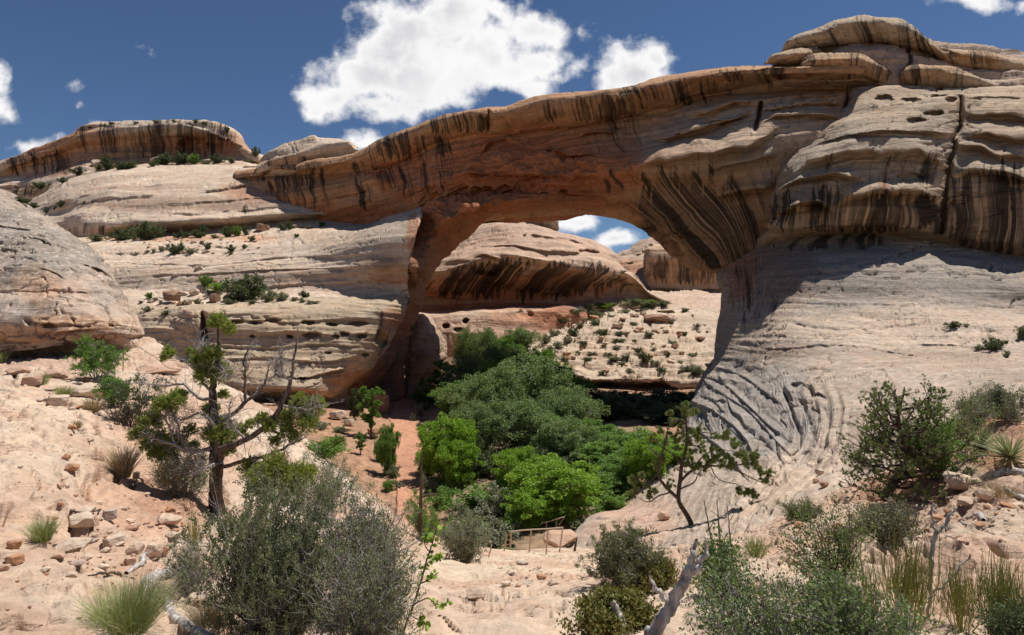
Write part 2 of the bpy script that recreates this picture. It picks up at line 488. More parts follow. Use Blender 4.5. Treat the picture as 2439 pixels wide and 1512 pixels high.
    Fq = np.stack([idx[:-1, :-1], idx[1:, :-1], idx[1:, 1:], idx[:-1, 1:]], -1).reshape(-1, 4)
    nrm = np.cross(S[0:1, 1] - S[0:1, 0], S[1:2, 0] - S[0:1, 0])
    mid = (ns // 2, nt // 2)
    fn = np.cross(S[mid[0] + 1, mid[1]] - S[mid], S[mid[0], mid[1] + 1] - S[mid])
    if (fn * N[mid]).sum() < 0: Fq = Fq[:, ::-1]
    Vv = Dn.reshape(-1, 3)
    me = mesh_np(name, Vv - (np.array(parent.location) if parent is not None else 0), Fq, mat, True, {'Col': C.reshape(-1, 3), 'varn': at['varn'].ravel(), 'lich': at['lich'].ravel()}, uv.reshape(-1, 2))
    o = mobj(name, me, parent)
    if stand: ROCKS.append((Vv, Fq))
    return o
# ================================================================ the rock masses
M_far = rock_mat('far_sandstone', gs=.35, bump=.35, strata=(.02, .02, .75), streak=(.6, .015))
M_mid = rock_mat('slickrock', gs=.7, bump=.3, strata=(.04, .04, 2.2), streak=(.9, .05), sf=(.84, 1.1))
M_arch = rock_mat('streaked_sandstone', gs=.8, bump=.45, strata=(.05, .05, 1.6), streak=(1.15, .03), sf=(.86, 1.1))
M_ped = rock_mat('weathered_sandstone', gs=1.6, bump=.4, strata=(.06, .06, 3.5), streak=(1.2, .05), grain=(.7, 1.25))
M_near = rock_mat('near_sandstone', gs=5.0, bump=.4, strata=(.3, .3, 9.0), sf=(.90, 1.06), grain=(.84, 1.14))

# ---- far mesa on the left
mesa_crest = [(-260, 470, 300), (-60, 402, 290), (0, 386, 285), (60, 366, 280), (120, 345, 275), (170, 328, 270), (205, 306, 268), (250, 295, 266), (330, 293, 262), (440, 290, 258), (470, 292, 256), (530, 306, 254), (565, 322, 254), (580, 348, 254), (592, 362, 254), (625, 375, 256), (700, 392, 262)]
def shift(ln, dv=0, dY=0, u0=None, u1=None):
    return [(u, v + (dv(u) if callable(dv) else dv), Y + (dY(u) if callable(dY) else dY)) for (u, v, Y) in ln]
mesa = empty('mesa', (-170, 270, 60), 'long red streaked cliff under the sky at the left, trees along its foot', 'cliff')
patch('cliff_face', [
    shift(mesa_crest, 6, 60), shift(mesa_crest, 2, 14), mesa_crest, shift(mesa_crest, 14, -3),
    [(-260, 480, 294), (0, 400, 280), (110, 362, 268), (205, 328, 262), (300, 312, 257), (420, 300, 251), (520, 322, 249), (575, 352, 250), (625, 380, 254), (700, 395, 260)],
    [(-260, 490, 297), (0, 412, 284), (110, 380, 273), (205, 352, 266), (300, 345, 262), (420, 330, 257), (520, 345, 255), (575, 362, 253), (625, 384, 254), (700, 397, 260)],
    [(-260, 500, 293), (0, 424, 280), (110, 400, 267), (205, 385, 258), (300, 372, 255), (420, 366, 252), (520, 370, 252), (575, 372, 252), (625, 388, 253), (700, 399, 259)],
    [(-260, 520, 280), (0, 434, 270), (110, 425, 258), (205, 402, 250), (300, 392, 247), (420, 386, 246), (520, 380, 247), (575, 380, 248), (625, 392, 250), (700, 402, 255)],
    [(-260, 540, 276), (0, 468, 268), (110, 470, 252), (205, 428, 244), (300, 402, 240), (420, 398, 238), (520, 396, 238), (625, 402, 240), (700, 410, 245)],
    ('off', 0, 0, -16)],
    M_far, PALE, [
        (RED, (300, 355, 420, 50), .6), (RED, (450, 352, 120, 44), .8), (ORANGE, (250, 350, 200, 40), .5), (RED, (90, 400, 110, 22), .5), (ORANGE, (60, 450, 130, 22), .6),
        ('varn', (300, 335, 190, 55), .9), ('varn', (430, 330, 170, 60), 1), ('varn', (100, 388, 130, 36), .95), ('varn', (80, 452, 120, 22), 1), ('varn', (220, 380, 200, 40), .6)],
    mode='u', urange=(-260, 700), fbm_amp=2.0, fbm_len=30, led=(1.5, 9, .8, 2.5), parent=mesa, seed=1.0,
    feats=[('ledge', [(300, 345), (400, 338), (500, 342), (570, 352)], 3, 7), ('ledge', [(100, 405), (200, 378), (330, 362), (450, 372)], 3, 7), ('ledge', [(0, 404), (60, 392), (110, 372), (180, 350)], 5, 9),
           ('hole', [(460, 350), (45, 26)], 5, 1), ('ledge', [(180, 315), (230, 308), (300, 312)], 2.5, 5)])

# ---- smooth slickrock slope under the mesa, ending in an overhang
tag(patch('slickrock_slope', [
    [(-300, 560, 250), (40, 492, 236), (70, 480, 230), (170, 428, 215), (250, 405, 208), (330, 396, 206), (450, 392, 203), (590, 396, 200), (700, 404, 196), (1000, 420, 190)],
    [(-300, 575, 235), (40, 500, 220), (75, 487, 212), (170, 440, 196), (250, 420, 190), (330, 412, 187), (450, 406, 184), (600, 408, 180), (700, 414, 176), (1000, 430, 170)],
    [(-300, 590, 215), (60, 505, 200), (170, 470, 180), (330, 446, 172), (450, 438, 169), (620, 440, 167), (1000, 455, 165)],
    [(-300, 600, 200), (110, 512, 186), (200, 497, 170), (330, 480, 162), (450, 478, 159), (620, 478, 158), (1000, 480, 158)],
    [(-300, 610, 190), (130, 520, 175), (200, 512, 163), (330, 508, 156), (450, 508, 153), (620, 500, 153), (720, 497, 152), (1000, 500, 155)],
    [(-300, 625, 186), (140, 530, 171), (205, 532, 159), (330, 531, 152), (450, 527, 149), (620, 514, 150), (720, 508, 150), (1000, 508, 152)],
    [(-300, 640, 189), (145, 545, 172), (210, 562, 160), (330, 548, 155), (450, 538, 152.5), (560, 530, 152), (720, 522, 153), (1000, 520, 155)],
    [(-300, 645, 192), (145, 552, 175), (210, 572, 163), (330, 556, 158), (450, 546, 156), (560, 536, 155), (720, 530, 157), (1000, 530, 158)],
    ('off', 0, 2, -4)],
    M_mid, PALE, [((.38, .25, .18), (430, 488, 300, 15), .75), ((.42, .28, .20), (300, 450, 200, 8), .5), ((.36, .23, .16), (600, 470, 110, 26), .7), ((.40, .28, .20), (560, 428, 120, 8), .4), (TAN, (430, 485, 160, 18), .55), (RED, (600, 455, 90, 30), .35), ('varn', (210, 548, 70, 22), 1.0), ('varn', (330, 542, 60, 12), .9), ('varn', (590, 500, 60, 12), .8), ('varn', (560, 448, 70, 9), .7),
                  (RED, (450, 552, 300, 10), .8), (PINK, (620, 440, 80, 22), .5)],
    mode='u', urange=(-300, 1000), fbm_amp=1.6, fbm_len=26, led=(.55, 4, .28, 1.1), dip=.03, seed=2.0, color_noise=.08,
    feats=[('ledge', [(110, 505), (180, 486), (260, 476), (380, 470)], 1.6, 6), ('ledge', [(390, 490), (480, 486), (600, 480), (700, 478)], 1.5, 5), ('ledge', [(250, 455), (330, 446), (440, 443)], 1.2, 4),
           ('ledge', [(470, 468), (540, 455), (620, 438), (660, 430)], 2.0, 6), ('ledge', [(560, 505), (640, 497), (700, 490)], 1.5, 5), ('ledge', [(350, 422), (450, 416), (520, 420)], 1.0, 4),
           ('ledge', [(100, 495), (150, 478), (230, 462)], 1.6, 5), ('ledge', [(380, 512), (470, 508), (560, 500)], 1.2, 5)]), kind='structure')

# ---- bench with shrubs and the pale pedestal that carries the left foot of the arch
tag(patch('slickrock_bench', [
    [(-300, 600, 172), (150, 566, 165), (230, 562, 162), (400, 548, 158), (600, 535, 156), (720, 522, 158), (860, 530, 149), (940, 512, 140.06), (1005, 495, 130), (999, 497, 137)],
    [(-300, 620, 160), (150, 576, 155), (230, 572, 152), (400, 566, 148), (600, 556, 146), (720, 540, 145.93), (860, 538, 137.18), (940, 514, 128.13), (1004, 500, 121), (998, 502, 128)],
    [(-300, 640, 148), (150, 590, 143), (230, 585, 140), (400, 582, 137), (600, 575, 135), (720, 556, 134.87), (860, 545, 125.07), (940, 530, 119.14), (1002, 510, 115.5), (996, 512, 122.5)],
    [(-300, 650, 142), (150, 610, 137), (230, 604, 134), (400, 603, 131), (600, 594, 129), (720, 580, 127.85), (860, 562, 118.36), (940, 550, 113.15), (998, 530, 112), (992, 532, 119)],
    [(-300, 660, 137), (150, 632, 132), (230, 628, 129), (400, 628, 126), (600, 620, 124), (720, 612, 122.85), (860, 596, 114.36), (930, 585, 110.39), (986, 578, 109), (980, 580, 116)],
    [(-300, 680, 133), (150, 660, 128), (230, 655, 125), (400, 655, 122.5), (600, 645, 120.5), (720, 642, 119.39), (860, 640, 112.77), (892.5, 638, 110.85), (972, 636, 109.41), (966, 638, 116.58)],
    [(-300, 700, 131), (150, 690, 126), (230, 685, 123), (400, 690, 120), (600, 690, 118), (720, 685, 116.95), (860, 680, 113.39), (930, 680, 112.11), (970, 690, 111.51), (964, 692, 118.53)],
    [(-300, 730, 126), (150, 730, 118), (300, 728, 114), (400, 732, 110), (500, 738, 110), (600, 726, 110), (720, 720, 111), (860, 712, 111), (974, 706, 113), (968, 708, 120)],
    ], M_mid, PALE, [((.44, .29, .20), (760, 648, 240, 12), .7), ((.46, .33, .24), (500, 650, 260, 10), .5), ((.45, .31, .22), (850, 690, 120, 12), .5), (TAN, (850, 560, 180, 40), .35), (PINK, (800, 670, 220, 26), .5), (TAN, (600, 650, 300, 14), .35), (GREY, (700, 600, 200, 20), .3), (RED, (420, 566, 300, 10), .5), ((.36, .25, .17), (905, 615, 70, 16), .6), (RED, (930, 665, 60, 14), .5), (GREY, (900, 560, 76, 50), .4), (RED, (985, 560, 22, 60), .6), (ORANGE, (930, 640, 60, 14), .6), ((.24, .15, .10), (900, 625, 70, 20), .5)],
    mode='i', fbm_amp=1.0, fbm_len=20, led=(.32, 3.2, .22, .8), dip=-.06, seed=3.0, color_noise=.07,
    feats=[('ledge', [(230, 600), (300, 603), (400, 598), (470, 592), (600, 585)], 1.2, 5), ('ledge', [(400, 578), (470, 570), (560, 572)], 1.0, 4),
           ('ledge', [(360, 655), (500, 648), (700, 640), (860, 636), (940, 640)], 1.0, 4), ('ledge', [(480, 692), (620, 684), (760, 672), (900, 668), (965, 674)], 1.2, 5),
           ('ledge', [(620, 620), (740, 612), (850, 604), (910, 600)], .9, 4), ('ledge', [(600, 545), (680, 556), (720, 572), (735, 590)], .8, 4),
           ('ledge', [(690, 656), (800, 655), (900, 652)], .6, 3), ('ledge', [(300, 628), (420, 632), (560, 626), (700, 612), (800, 606)], .6, 4)]), kind='structure')
tag(patch('layered_pedestal', [
    [(240, 716, 112), (400, 718, 110), (480, 726, 108), (540, 722, 110), (600, 720, 110), (720, 714, 111), (860, 706, 111), (930, 700, 112), (975, 702, 116)],
    [(240, 740, 106), (400, 745, 105), (480, 740, 102), (540, 733, 104), (600, 730, 105), (720, 724, 106), (860, 716, 107), (930, 710, 108), (972, 714, 112)],
    [(240, 770, 104), (400, 770, 103), (482, 752, 100), (560, 745, 101), (640, 742, 101.5), (760, 740, 102.5), (860, 736, 104), (925, 730, 105.5), (968, 730, 110)],
    [(240, 800, 103), (400, 800, 102), (490, 790, 99.5), (560, 780, 99.5), (640, 778, 99.5), (760, 778, 100.5), (860, 775, 102.5), (915, 775, 104.5), (952, 770, 109)],
    [(240, 850, 102), (420, 850, 101), (500, 840, 98.5), (580, 835, 98), (660, 835, 98), (760, 835, 99), (840, 830, 101), (890, 835, 103.5), (922, 830, 108)],
    [(240, 890, 98), (440, 890, 97), (520, 885, 95.5), (620, 888, 95.5), (700, 893, 96), (760, 890, 97.5), (810, 885, 100), (850, 890, 103), (885, 880, 107)],
    [(240, 925, 95), (450, 930, 95), (540, 925, 94), (640, 920, 94), (700, 922, 94.5), (745, 930, 96), (775, 938, 98), (795, 942, 100), (830, 930, 106)],
    [(240, 950, 97), (450, 955, 97), (540, 950, 98), (640, 948, 99), (700, 945, 100), (745, 948, 101), (775, 948, 102), (795, 948, 103), (832, 940, 108)],
    ('off', 0, 3, -4)],
    M_mid, (.46, .36, .25), [(TAN, (640, 790, 240, 60), .35), ((.47, .35, .22), (700, 800, 260, 60), .4), ('varn', (900, 790, 46, 70), .75), ('varn', (700, 905, 60, 12), .9), (ORANGE, (850, 905, 90, 30), .8), (ORANGE, (760, 935, 60, 12), .8), (RED, (940, 770, 40, 40), .5), ('varn', (590, 925, 60, 8), .7)],
    mode='i', fbm_amp=.8, fbm_len=16, led=(.30, 2.6, .26, .6), dip=.02, seed=4.0, color_noise=.07,
    feats=[('ledge', [(500, 768), (600, 764), (700, 770), (800, 760), (890, 758)], 1.1, 4), ('ledge', [(600, 798), (700, 790), (780, 800), (880, 792)], .9, 4), ('ledge', [(520, 822), (640, 828), (760, 820), (860, 826)], .8, 4),
           ('ledge', [(540, 858), (640, 852), (760, 862), (840, 852)], .9, 4), ('ledge', [(650, 892), (720, 898), (800, 882), (840, 874)], 1.5, 5),
           ('hole', [(560, 766), (22, 5)], 2.2, 1), ('hole', [(610, 770), (14, 4)], 2, 1), ('hole', [(650, 764), (20, 5)], 2, 1), ('hole', [(735, 768), (18, 5)], 2.2, 1), ('hole', [(790, 772), (14, 5)], 2.2, 1), ('hole', [(855, 768), (26, 5)], 2.2, 1),
           ('hole', [(690, 800), (9, 4)], 2, 1), ('hole', [(742, 798), (24, 6)], 2, 1), ('hole', [(800, 800), (10, 4)], 2, 1), ('hole', [(820, 795), (12, 5)], 2, 1), ('hole', [(862, 800), (14, 5)], 2, 1), ('hole', [(910, 808), (16, 22)], 2.5, 1), ('hole', [(600, 800), (8, 3)], 2, 1),
           ('crack', [(482, 742), (486, 770), (490, 812)], 4, 5), ('hole', [(870, 845), (10, 4)], 1.6, 1), ('hole', [(780, 840), (10, 3)], 1.6, 1)]), kind='structure')

# ---- the arch
arch = empty('rock_arch', tuple(P(1500, 700, 105)), 'huge natural sandstone bridge with black streaks spanning the green canyon', 'rock arch')
A_crest = [(560, 408, 172), (620, 398, 166), (660, 380, 162), (700, 385, 158), (770, 378, 150), (820, 368, 146), (867, 356, 142), (900, 338, 138), (940, 318, 134), (969, 305, 131), (1052, 279, 123), (1142, 257, 117), (1162, 254, 116), (1190, 254, 115), (1250, 238, 113), (1298, 229, 111), (1385, 221, 108.5), (1467, 214, 106), (1545, 190, 103.5), (1600, 178, 102), (1649, 170, 101), (1766, 156, 98), (1900, 150, 96), (2060, 150, 94)]
def face_rough(S, U, V):
    # the broken red face over the crown of the arch: blocky, high relief
    q = np.sqrt(((U - 1270) / 220) ** 2 + ((V - 415) / 62) ** 2); m = 1 - sstep(q, .6, 1.1)
    q2 = np.sqrt(((U - 1090) / 120) ** 2 + ((V - 480) / 46) ** 2); m = np.maximum(m, 1 - sstep(q2, .6, 1.1))
    f = S / np.array((4.5, 4.5, 2.2)); n = fbm(f, 5, .55)
    n = np.sign(n) * np.abs(n) ** .7
    q3 = np.sqrt(((U - 1680) / 200) ** 2 + ((V - 300) / 80) ** 2); m3 = 1 - sstep(q3, .6, 1.2)
    return m * n * 2.3 + m3 * fbm(S / np.array((9, 9, 4.0)) + 4, 3) * 1.2
patch('span', [
    shift(A_crest, 14, 20), shift(A_crest, 6, 12), shift(A_crest, 1, 4), A_crest,
    shift(A_crest, lambda u: 9 + 3 * math.sin(u / 47.0), -3.0),
    shift(A_crest, lambda u: 18 + 3 * math.sin(u / 47.0), -3.3),
    # bottom of the cap layer
    [(560, 418, 171), (640, 402, 163), (700, 406, 158), (770, 404, 151), (847, 397, 145), (937, 386, 136.5), (989, 363, 131.5), (1040, 336, 126.5), (1099, 323, 121.5), (1166, 317, 118), (1233, 315, 116), (1264, 307, 114.5), (1320, 300, 112.5), (1406, 287, 110), (1536, 265, 106.5), (1606, 250, 104.5), (1645, 229, 103.5), (1753, 211, 101), (1900, 198, 99), (2060, 195, 97)],
    [(560, 424, 172), (640, 410, 164.5), (700, 414, 159.5), (770, 413, 152.5), (847, 406, 147), (937, 393, 138.5), (989, 370, 133.5), (1040, 343, 128.5), (1099, 330, 123.5), (1166, 324, 120), (1233, 321, 118), (1264, 314, 116.5), (1320, 307, 114.5), (1406, 294, 112), (1536, 272, 108.5), (1606, 257, 106.5), (1645, 236, 105.5), (1753, 218, 103), (1900, 205, 101), (2060, 202, 99)],
    # upper face, ledges of the right shoulder
    [(560, 440, 170), (640, 428, 161), (700, 432, 156), (800, 428, 148), (870, 420, 142), (940, 410, 136), (1040, 366, 125.89), (1130, 350, 119.5), (1250, 348, 114.5), (1330, 338, 112), (1440, 320, 108.5), (1540, 300, 105.89), (1610, 285, 102), (1680, 262, 99), (1753, 245, 97), (1850, 232, 95), (2060, 225, 93)],
    [(560, 455, 169), (640, 450, 159.5), (700, 452, 154), (800, 448, 146), (870, 440, 140), (940, 432, 134), (1040, 400, 123.41), (1130, 385, 116.5), (1250, 382, 111.5), (1330, 370, 109), (1440, 352, 105), (1540, 340, 102.24), (1610, 330, 98), (1680, 315, 95.5), (1753, 300, 94), (1850, 285, 92.5), (2060, 280, 91)],
    [(560, 475, 169), (640, 472, 159), (700, 470, 153), (800, 468, 145), (870, 462, 139), (940, 455, 133), (1040, 430, 121.3), (1130, 412, 115), (1250, 410, 110), (1330, 400, 106.5), (1440, 385, 101.5), (1540, 378, 98.13), (1610, 372, 95), (1680, 362, 93), (1753, 350, 91.5), (1850, 340, 90.5), (2060, 340, 89)],
    [(560, 490, 169), (640, 489, 159), (700, 490, 154), (800, 485, 145.5), (870, 480, 139.5), (940, 468, 133.5), (1040, 452, 122.8), (1130, 440, 116), (1250, 432, 111), (1330, 424, 106.5), (1440, 415, 101), (1520, 396, 97.7), (1600, 400, 96), (1680, 396, 94.5), (1753, 384, 93), (1850, 380, 92), (2060, 390, 91)],
    [(560, 497, 172), (640, 503, 162), (725, 512, 156), (792, 514, 150), (860, 508, 144), (934, 495, 137), (1000, 485, 130.46), (1080, 472, 122), (1130, 465, 119), (1250, 455, 113.5), (1330, 448, 109.5), (1440, 442, 105), (1520, 430, 101.96), (1600, 440, 100), (1680, 440, 98), (1753, 430, 96.5), (1850, 440, 94), (2060, 450, 92)],
    [(560, 503, 174), (640, 512, 164), (725, 526, 160), (792, 545, 156), (860, 544, 149), (934, 520, 141), (1000, 508, 134.35), (1080, 500, 127.5), (1130, 488, 123.5), (1200, 482, 119), (1250, 476, 115.5), (1330, 468, 112), (1400, 462, 109.5), (1460, 460, 107.69), (1520, 478, 106.35), (1570, 515, 105), (1640, 550, 103), (1700, 575, 100.5), (1760, 570, 98.5), (1850, 520, 96), (2060, 520, 94)],
    # outer silhouette of the opening, then the underside
    [(560, 508, 178), (640, 518, 170), (725, 532, 168), (792, 552, 166), (860, 556, 160), (934, 548, 150), (1000, 540, 142), (1080, 535, 136), (1130, 530, 132), (1180, 512, 128), (1230, 504, 125), (1290, 500, 122), (1360, 497, 119), (1420, 499, 117), (1500, 508, 114), (1570, 540, 111), (1640, 600, 107), (1690, 641, 104), (1760, 640, 102), (1850, 600, 99), (2060, 560, 97)],
    ('off', -1, 6, -.3), ('off', 0, 2, 6), ('off', 0, 0, 10),
    shift(A_crest, 30, 22), shift(A_crest, 14, 20)],
    M_arch, (.44, .255, .145), [
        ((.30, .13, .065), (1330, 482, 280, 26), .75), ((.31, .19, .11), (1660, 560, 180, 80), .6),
        (RED, (1250, 395, 380, 95), .95), (RED, (1000, 420, 150, 80), .65), (RED, (850, 520, 230, 34), .85), (RED, (740, 460, 120, 50), .5), (RED, (1240, 300, 110, 20), .5), ((.47, .29, .15), (1100, 300, 130, 26), .7), ((.45, .27, .15), (1500, 250, 260, 40), .6), (ORANGE, (800, 440, 160, 60), .55), ((.30, .12, .07), (1330, 445, 230, 36), .6), (RED, (1300, 470, 160, 20), .5),
        (TAN, (1690, 330, 230, 110), .85), (TAN, (1850, 300, 200, 120), .9), (GREY, (1850, 400, 180, 80), .5), ((.30, .21, .13), (1650, 500, 180, 90), .5),
        ('varn', (950, 350, 170, 44), 1.0), ('varn', (1090, 295, 120, 32), .95), ('varn', (870, 395, 60, 28), 1.0), ('varn', (1240, 275, 120, 26), .6), ('varn', (1420, 258, 170, 36), .95), ('varn', (1600, 220, 190, 40), 1), ('varn', (1800, 182, 170, 34), 1),
        ('varn', (700, 420, 130, 40), .95), ('varn', (680, 460, 80, 60), .85), ('varn', (770, 460, 80, 60), .7), ('varn', (860, 460, 36, 50), .9), ('varn', (985, 430, 110, 60), .9), ('varn', (1060, 400, 60, 60), .7), ('varn', (1240, 440, 14, 60), .6),
        ('varn', (1480, 320, 120, 60), .7), ('varn', (1480, 420, 60, 40), .8), ('varn', (1600, 420, 110, 24), .95), ('varn', (1650, 520, 190, 160), 1.1), ('varn', (1740, 580, 120, 120), 1.1), ((.52, .40, .29), (1900, 152, 500, 1), 0), ('varn', (1790, 450, 120, 90), .7), ('varn', (1600, 345, 110, 20), .6), ('varn', (1760, 270, 40, 20), .5)],
    mode='u', urange=(560, 2060), nt_max=900, step=2.0, fbm_amp=1.1, fbm_len=16, led=(.35, 3.4, .25, 1.0), dip=-.08, seed=5.0, parent=arch, dispfn=face_rough, ledge_gain=(1.5, 1.25), slant=lambda U, V: .026 * V + .036 * sstep(U, 1350, 1560) * (1 - .8 * sstep(U, 1690, 1840)) * np.clip(V - 340, 0, None),
    feats=[
        ('ledge', [(1120, 395), (1150, 352), (1190, 330), (1230, 336), (1258, 380)], 1.6, 7), ('bump', [(1195, 375), (55, 42)], 2.6, 1), ('bump', [(900, 430), (34, 16)], 4.0, 1), ('ledge', [(862, 425), (885, 410), (930, 408)], 1.6, 5),
        ('ledge', [(1090, 420), (1140, 412), (1200, 418), (1280, 414)], 2.2, 6), ('ledge', [(1290, 360), (1330, 368), (1400, 366), (1440, 372)], 2.0, 6), ('ledge', [(1380, 330), (1420, 318), (1480, 322)], 2.4, 7),
        ('ledge', [(1230, 430), (1280, 420), (1350, 422), (1420, 428)], 1.8, 5), ('ledge', [(1100, 445), (1180, 452), (1240, 445)], 2.0, 6), ('ledge', [(1060, 460), (1120, 452), (1180, 466), (1230, 455)], 2.2, 6), ('ledge', [(1250, 462), (1340, 456), (1440, 452)], 2.0, 5),
        ('lobe', [(1550, 325), (1600, 318), (1680, 298), (1760, 270), (1800, 262)], 3.6, 24), ('lobe', [(1640, 272), (1700, 255), (1760, 240), (1802, 240)], 3.2, 20), ('lobe', [(1520, 392), (1600, 380), (1700, 362), (1800, 338), (1860, 300)], 4.2, 28),
        ('lobe', [(1690, 405), (1760, 385), (1850, 368)], 3.2, 22), ('lobe', [(1700, 470), (1760, 455), (1850, 440)], 3.0, 26), ('lobe', [(1810, 300), (1850, 276), (1930, 272), (2010, 284)], 2.2, 16), ('ledge', [(1810, 262), (1880, 248), (1960, 240), (2015, 246)], 1.6, 6), ('ledge', [(1820, 235), (1900, 222), (1990, 225)], 1.2, 5),
        ('ledge', [(1760, 470), (1800, 452), (1860, 445)], 1.6, 8), ('hole', [(1710, 285), (40, 9)], 2.0, 1), ('hole', [(1860, 262), (40, 7)], 1.2, 1),
        ('crack', [(1812, 238), (1806, 280), (1798, 314)], 4.5, 4), ('crack', [(2024, 200), (2020, 230), (2012, 262)], 3.5, 4), ('crack', [(640, 428), (648, 462), (655, 495)], 3, 4),
        ('hole', [(1470, 308), (10, 4)], 1.5, 1), ('hole', [(1612, 313), (9, 3)], 1.6, 1), ('crack', [(1162, 256), (1164, 286), (1162, 318)], 1.6, 3),
        ('groove', [(660, 498), (752, 482), (800, 470), (850, 458), (880, 446)], 1.3, 2.5), ('ledge', [(730, 424), (850, 398), (900, 392)], 1.0, 4)])
# inner face of the left foot, running down to the creek
patch('leg', [
    [(1470, 446, 112), (1250, 462, 115.75), (1120, 466, 120.19), (1030, 482, 117.59), (1000, 505, 118), (990, 560, 116), (972, 632, 110), (964, 680, 113.99), (960, 710, 114.97), (925, 795, 110), (878, 868, 107), (785, 942, 103)],
    [(1470, 458, 110.75), (1250, 472, 110.26), (1150, 488, 108.12), (1080, 515, 111), (1035, 560, 113), (1012, 612, 112), (994, 650, 109.63), (984, 695, 117.31), (978, 722, 116.5), (938, 810, 113), (895, 878, 109), (800, 946, 106)],
    [(1450, 476, 109.81), (1260, 486, 111.29), (1160, 505, 116), (1095, 540, 119), (1052, 590, 121), (1022, 640, 120), (1002, 680, 122.67), (996, 710, 122.99), (980, 740, 121), (955, 830, 118), (918, 895, 115), (850, 960, 112)],
    [(1430, 498, 119), (1290, 500, 123), (1182, 513, 129), (1112, 568, 131), (1072, 606, 132), (1040, 640, 133), (1010, 690, 134.55), (1003, 725, 134), (996, 755, 133), (975, 812, 130), (966, 870, 127), (963, 946, 125), ],
    ('off', -3, 5, 0), ('off', -8, 10, 0), ('off', -20, 4, 0)],
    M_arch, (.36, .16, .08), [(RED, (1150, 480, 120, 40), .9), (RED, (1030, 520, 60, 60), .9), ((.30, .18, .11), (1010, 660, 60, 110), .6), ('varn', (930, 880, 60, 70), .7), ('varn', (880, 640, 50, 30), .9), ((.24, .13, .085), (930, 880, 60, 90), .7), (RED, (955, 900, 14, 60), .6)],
    mode='i', step=2.0, fbm_amp=.9, fbm_len=10, led=(.25, 2.6, .25, .8), seed=5.5, parent=arch, crossu=True, dispfn=face_rough,
    feats=[('bump', [(1100, 490), (50, 16)], 1.5, 1), ('hole', [(1010, 530), (26, 20)], 1.6, 1), ('bump', [(1060, 520), (26, 14)], 1.6, 1), ('ledge', [(1080, 470), (1130, 478), (1200, 470), (1250, 468)], 1.4, 5), ('ledge', [(1000, 560), (1040, 545), (1080, 535)], 1.4, 5), ('ledge', [(930, 600), (960, 596), (985, 612)], 1.2, 5), ('ledge', [(925, 660), (955, 672), (975, 700)], 1.5, 4)])
# knob of cap rock at the left end of the span
patch('cap_rock', [
    [(600, 398, 172), (640, 372, 170), (720, 345, 168), (800, 335, 165), (855, 350, 160)],
    [(612, 396, 166), (640, 366, 165), (665, 350, 164), (700, 336, 163), (728, 330, 162), (744, 322, 161), (758, 330, 160), (800, 330, 157), (830, 336, 154), (850, 352, 150)],
    [(612, 398, 163), (640, 380, 161), (700, 362, 158), (744, 344, 156), (780, 334, 155), (820, 335, 152), (850, 354, 148)],
    [(612, 401, 162), (640, 390, 160), (700, 372, 157), (744, 352, 155), (780, 342, 153), (820, 343, 151), (850, 358, 147)],
    [(612, 412, 163), (640, 412, 162), (700, 408, 159), (744, 396, 157), (780, 386, 155), (820, 378, 152), (850, 362, 148)],
    ('off', 0, 5, -1), ('off', 0, 6, 4)],
    M_arch, PALE, [(ORANGE, (720, 385, 130, 20), .6), ('varn', (700, 385, 120, 22), .85), (PALE, (760, 338, 100, 12), .8)], mode='a', fbm_amp=.6, fbm_len=8, led=(.5, 2.5, .2, .8), parent=arch, seed=6.0)
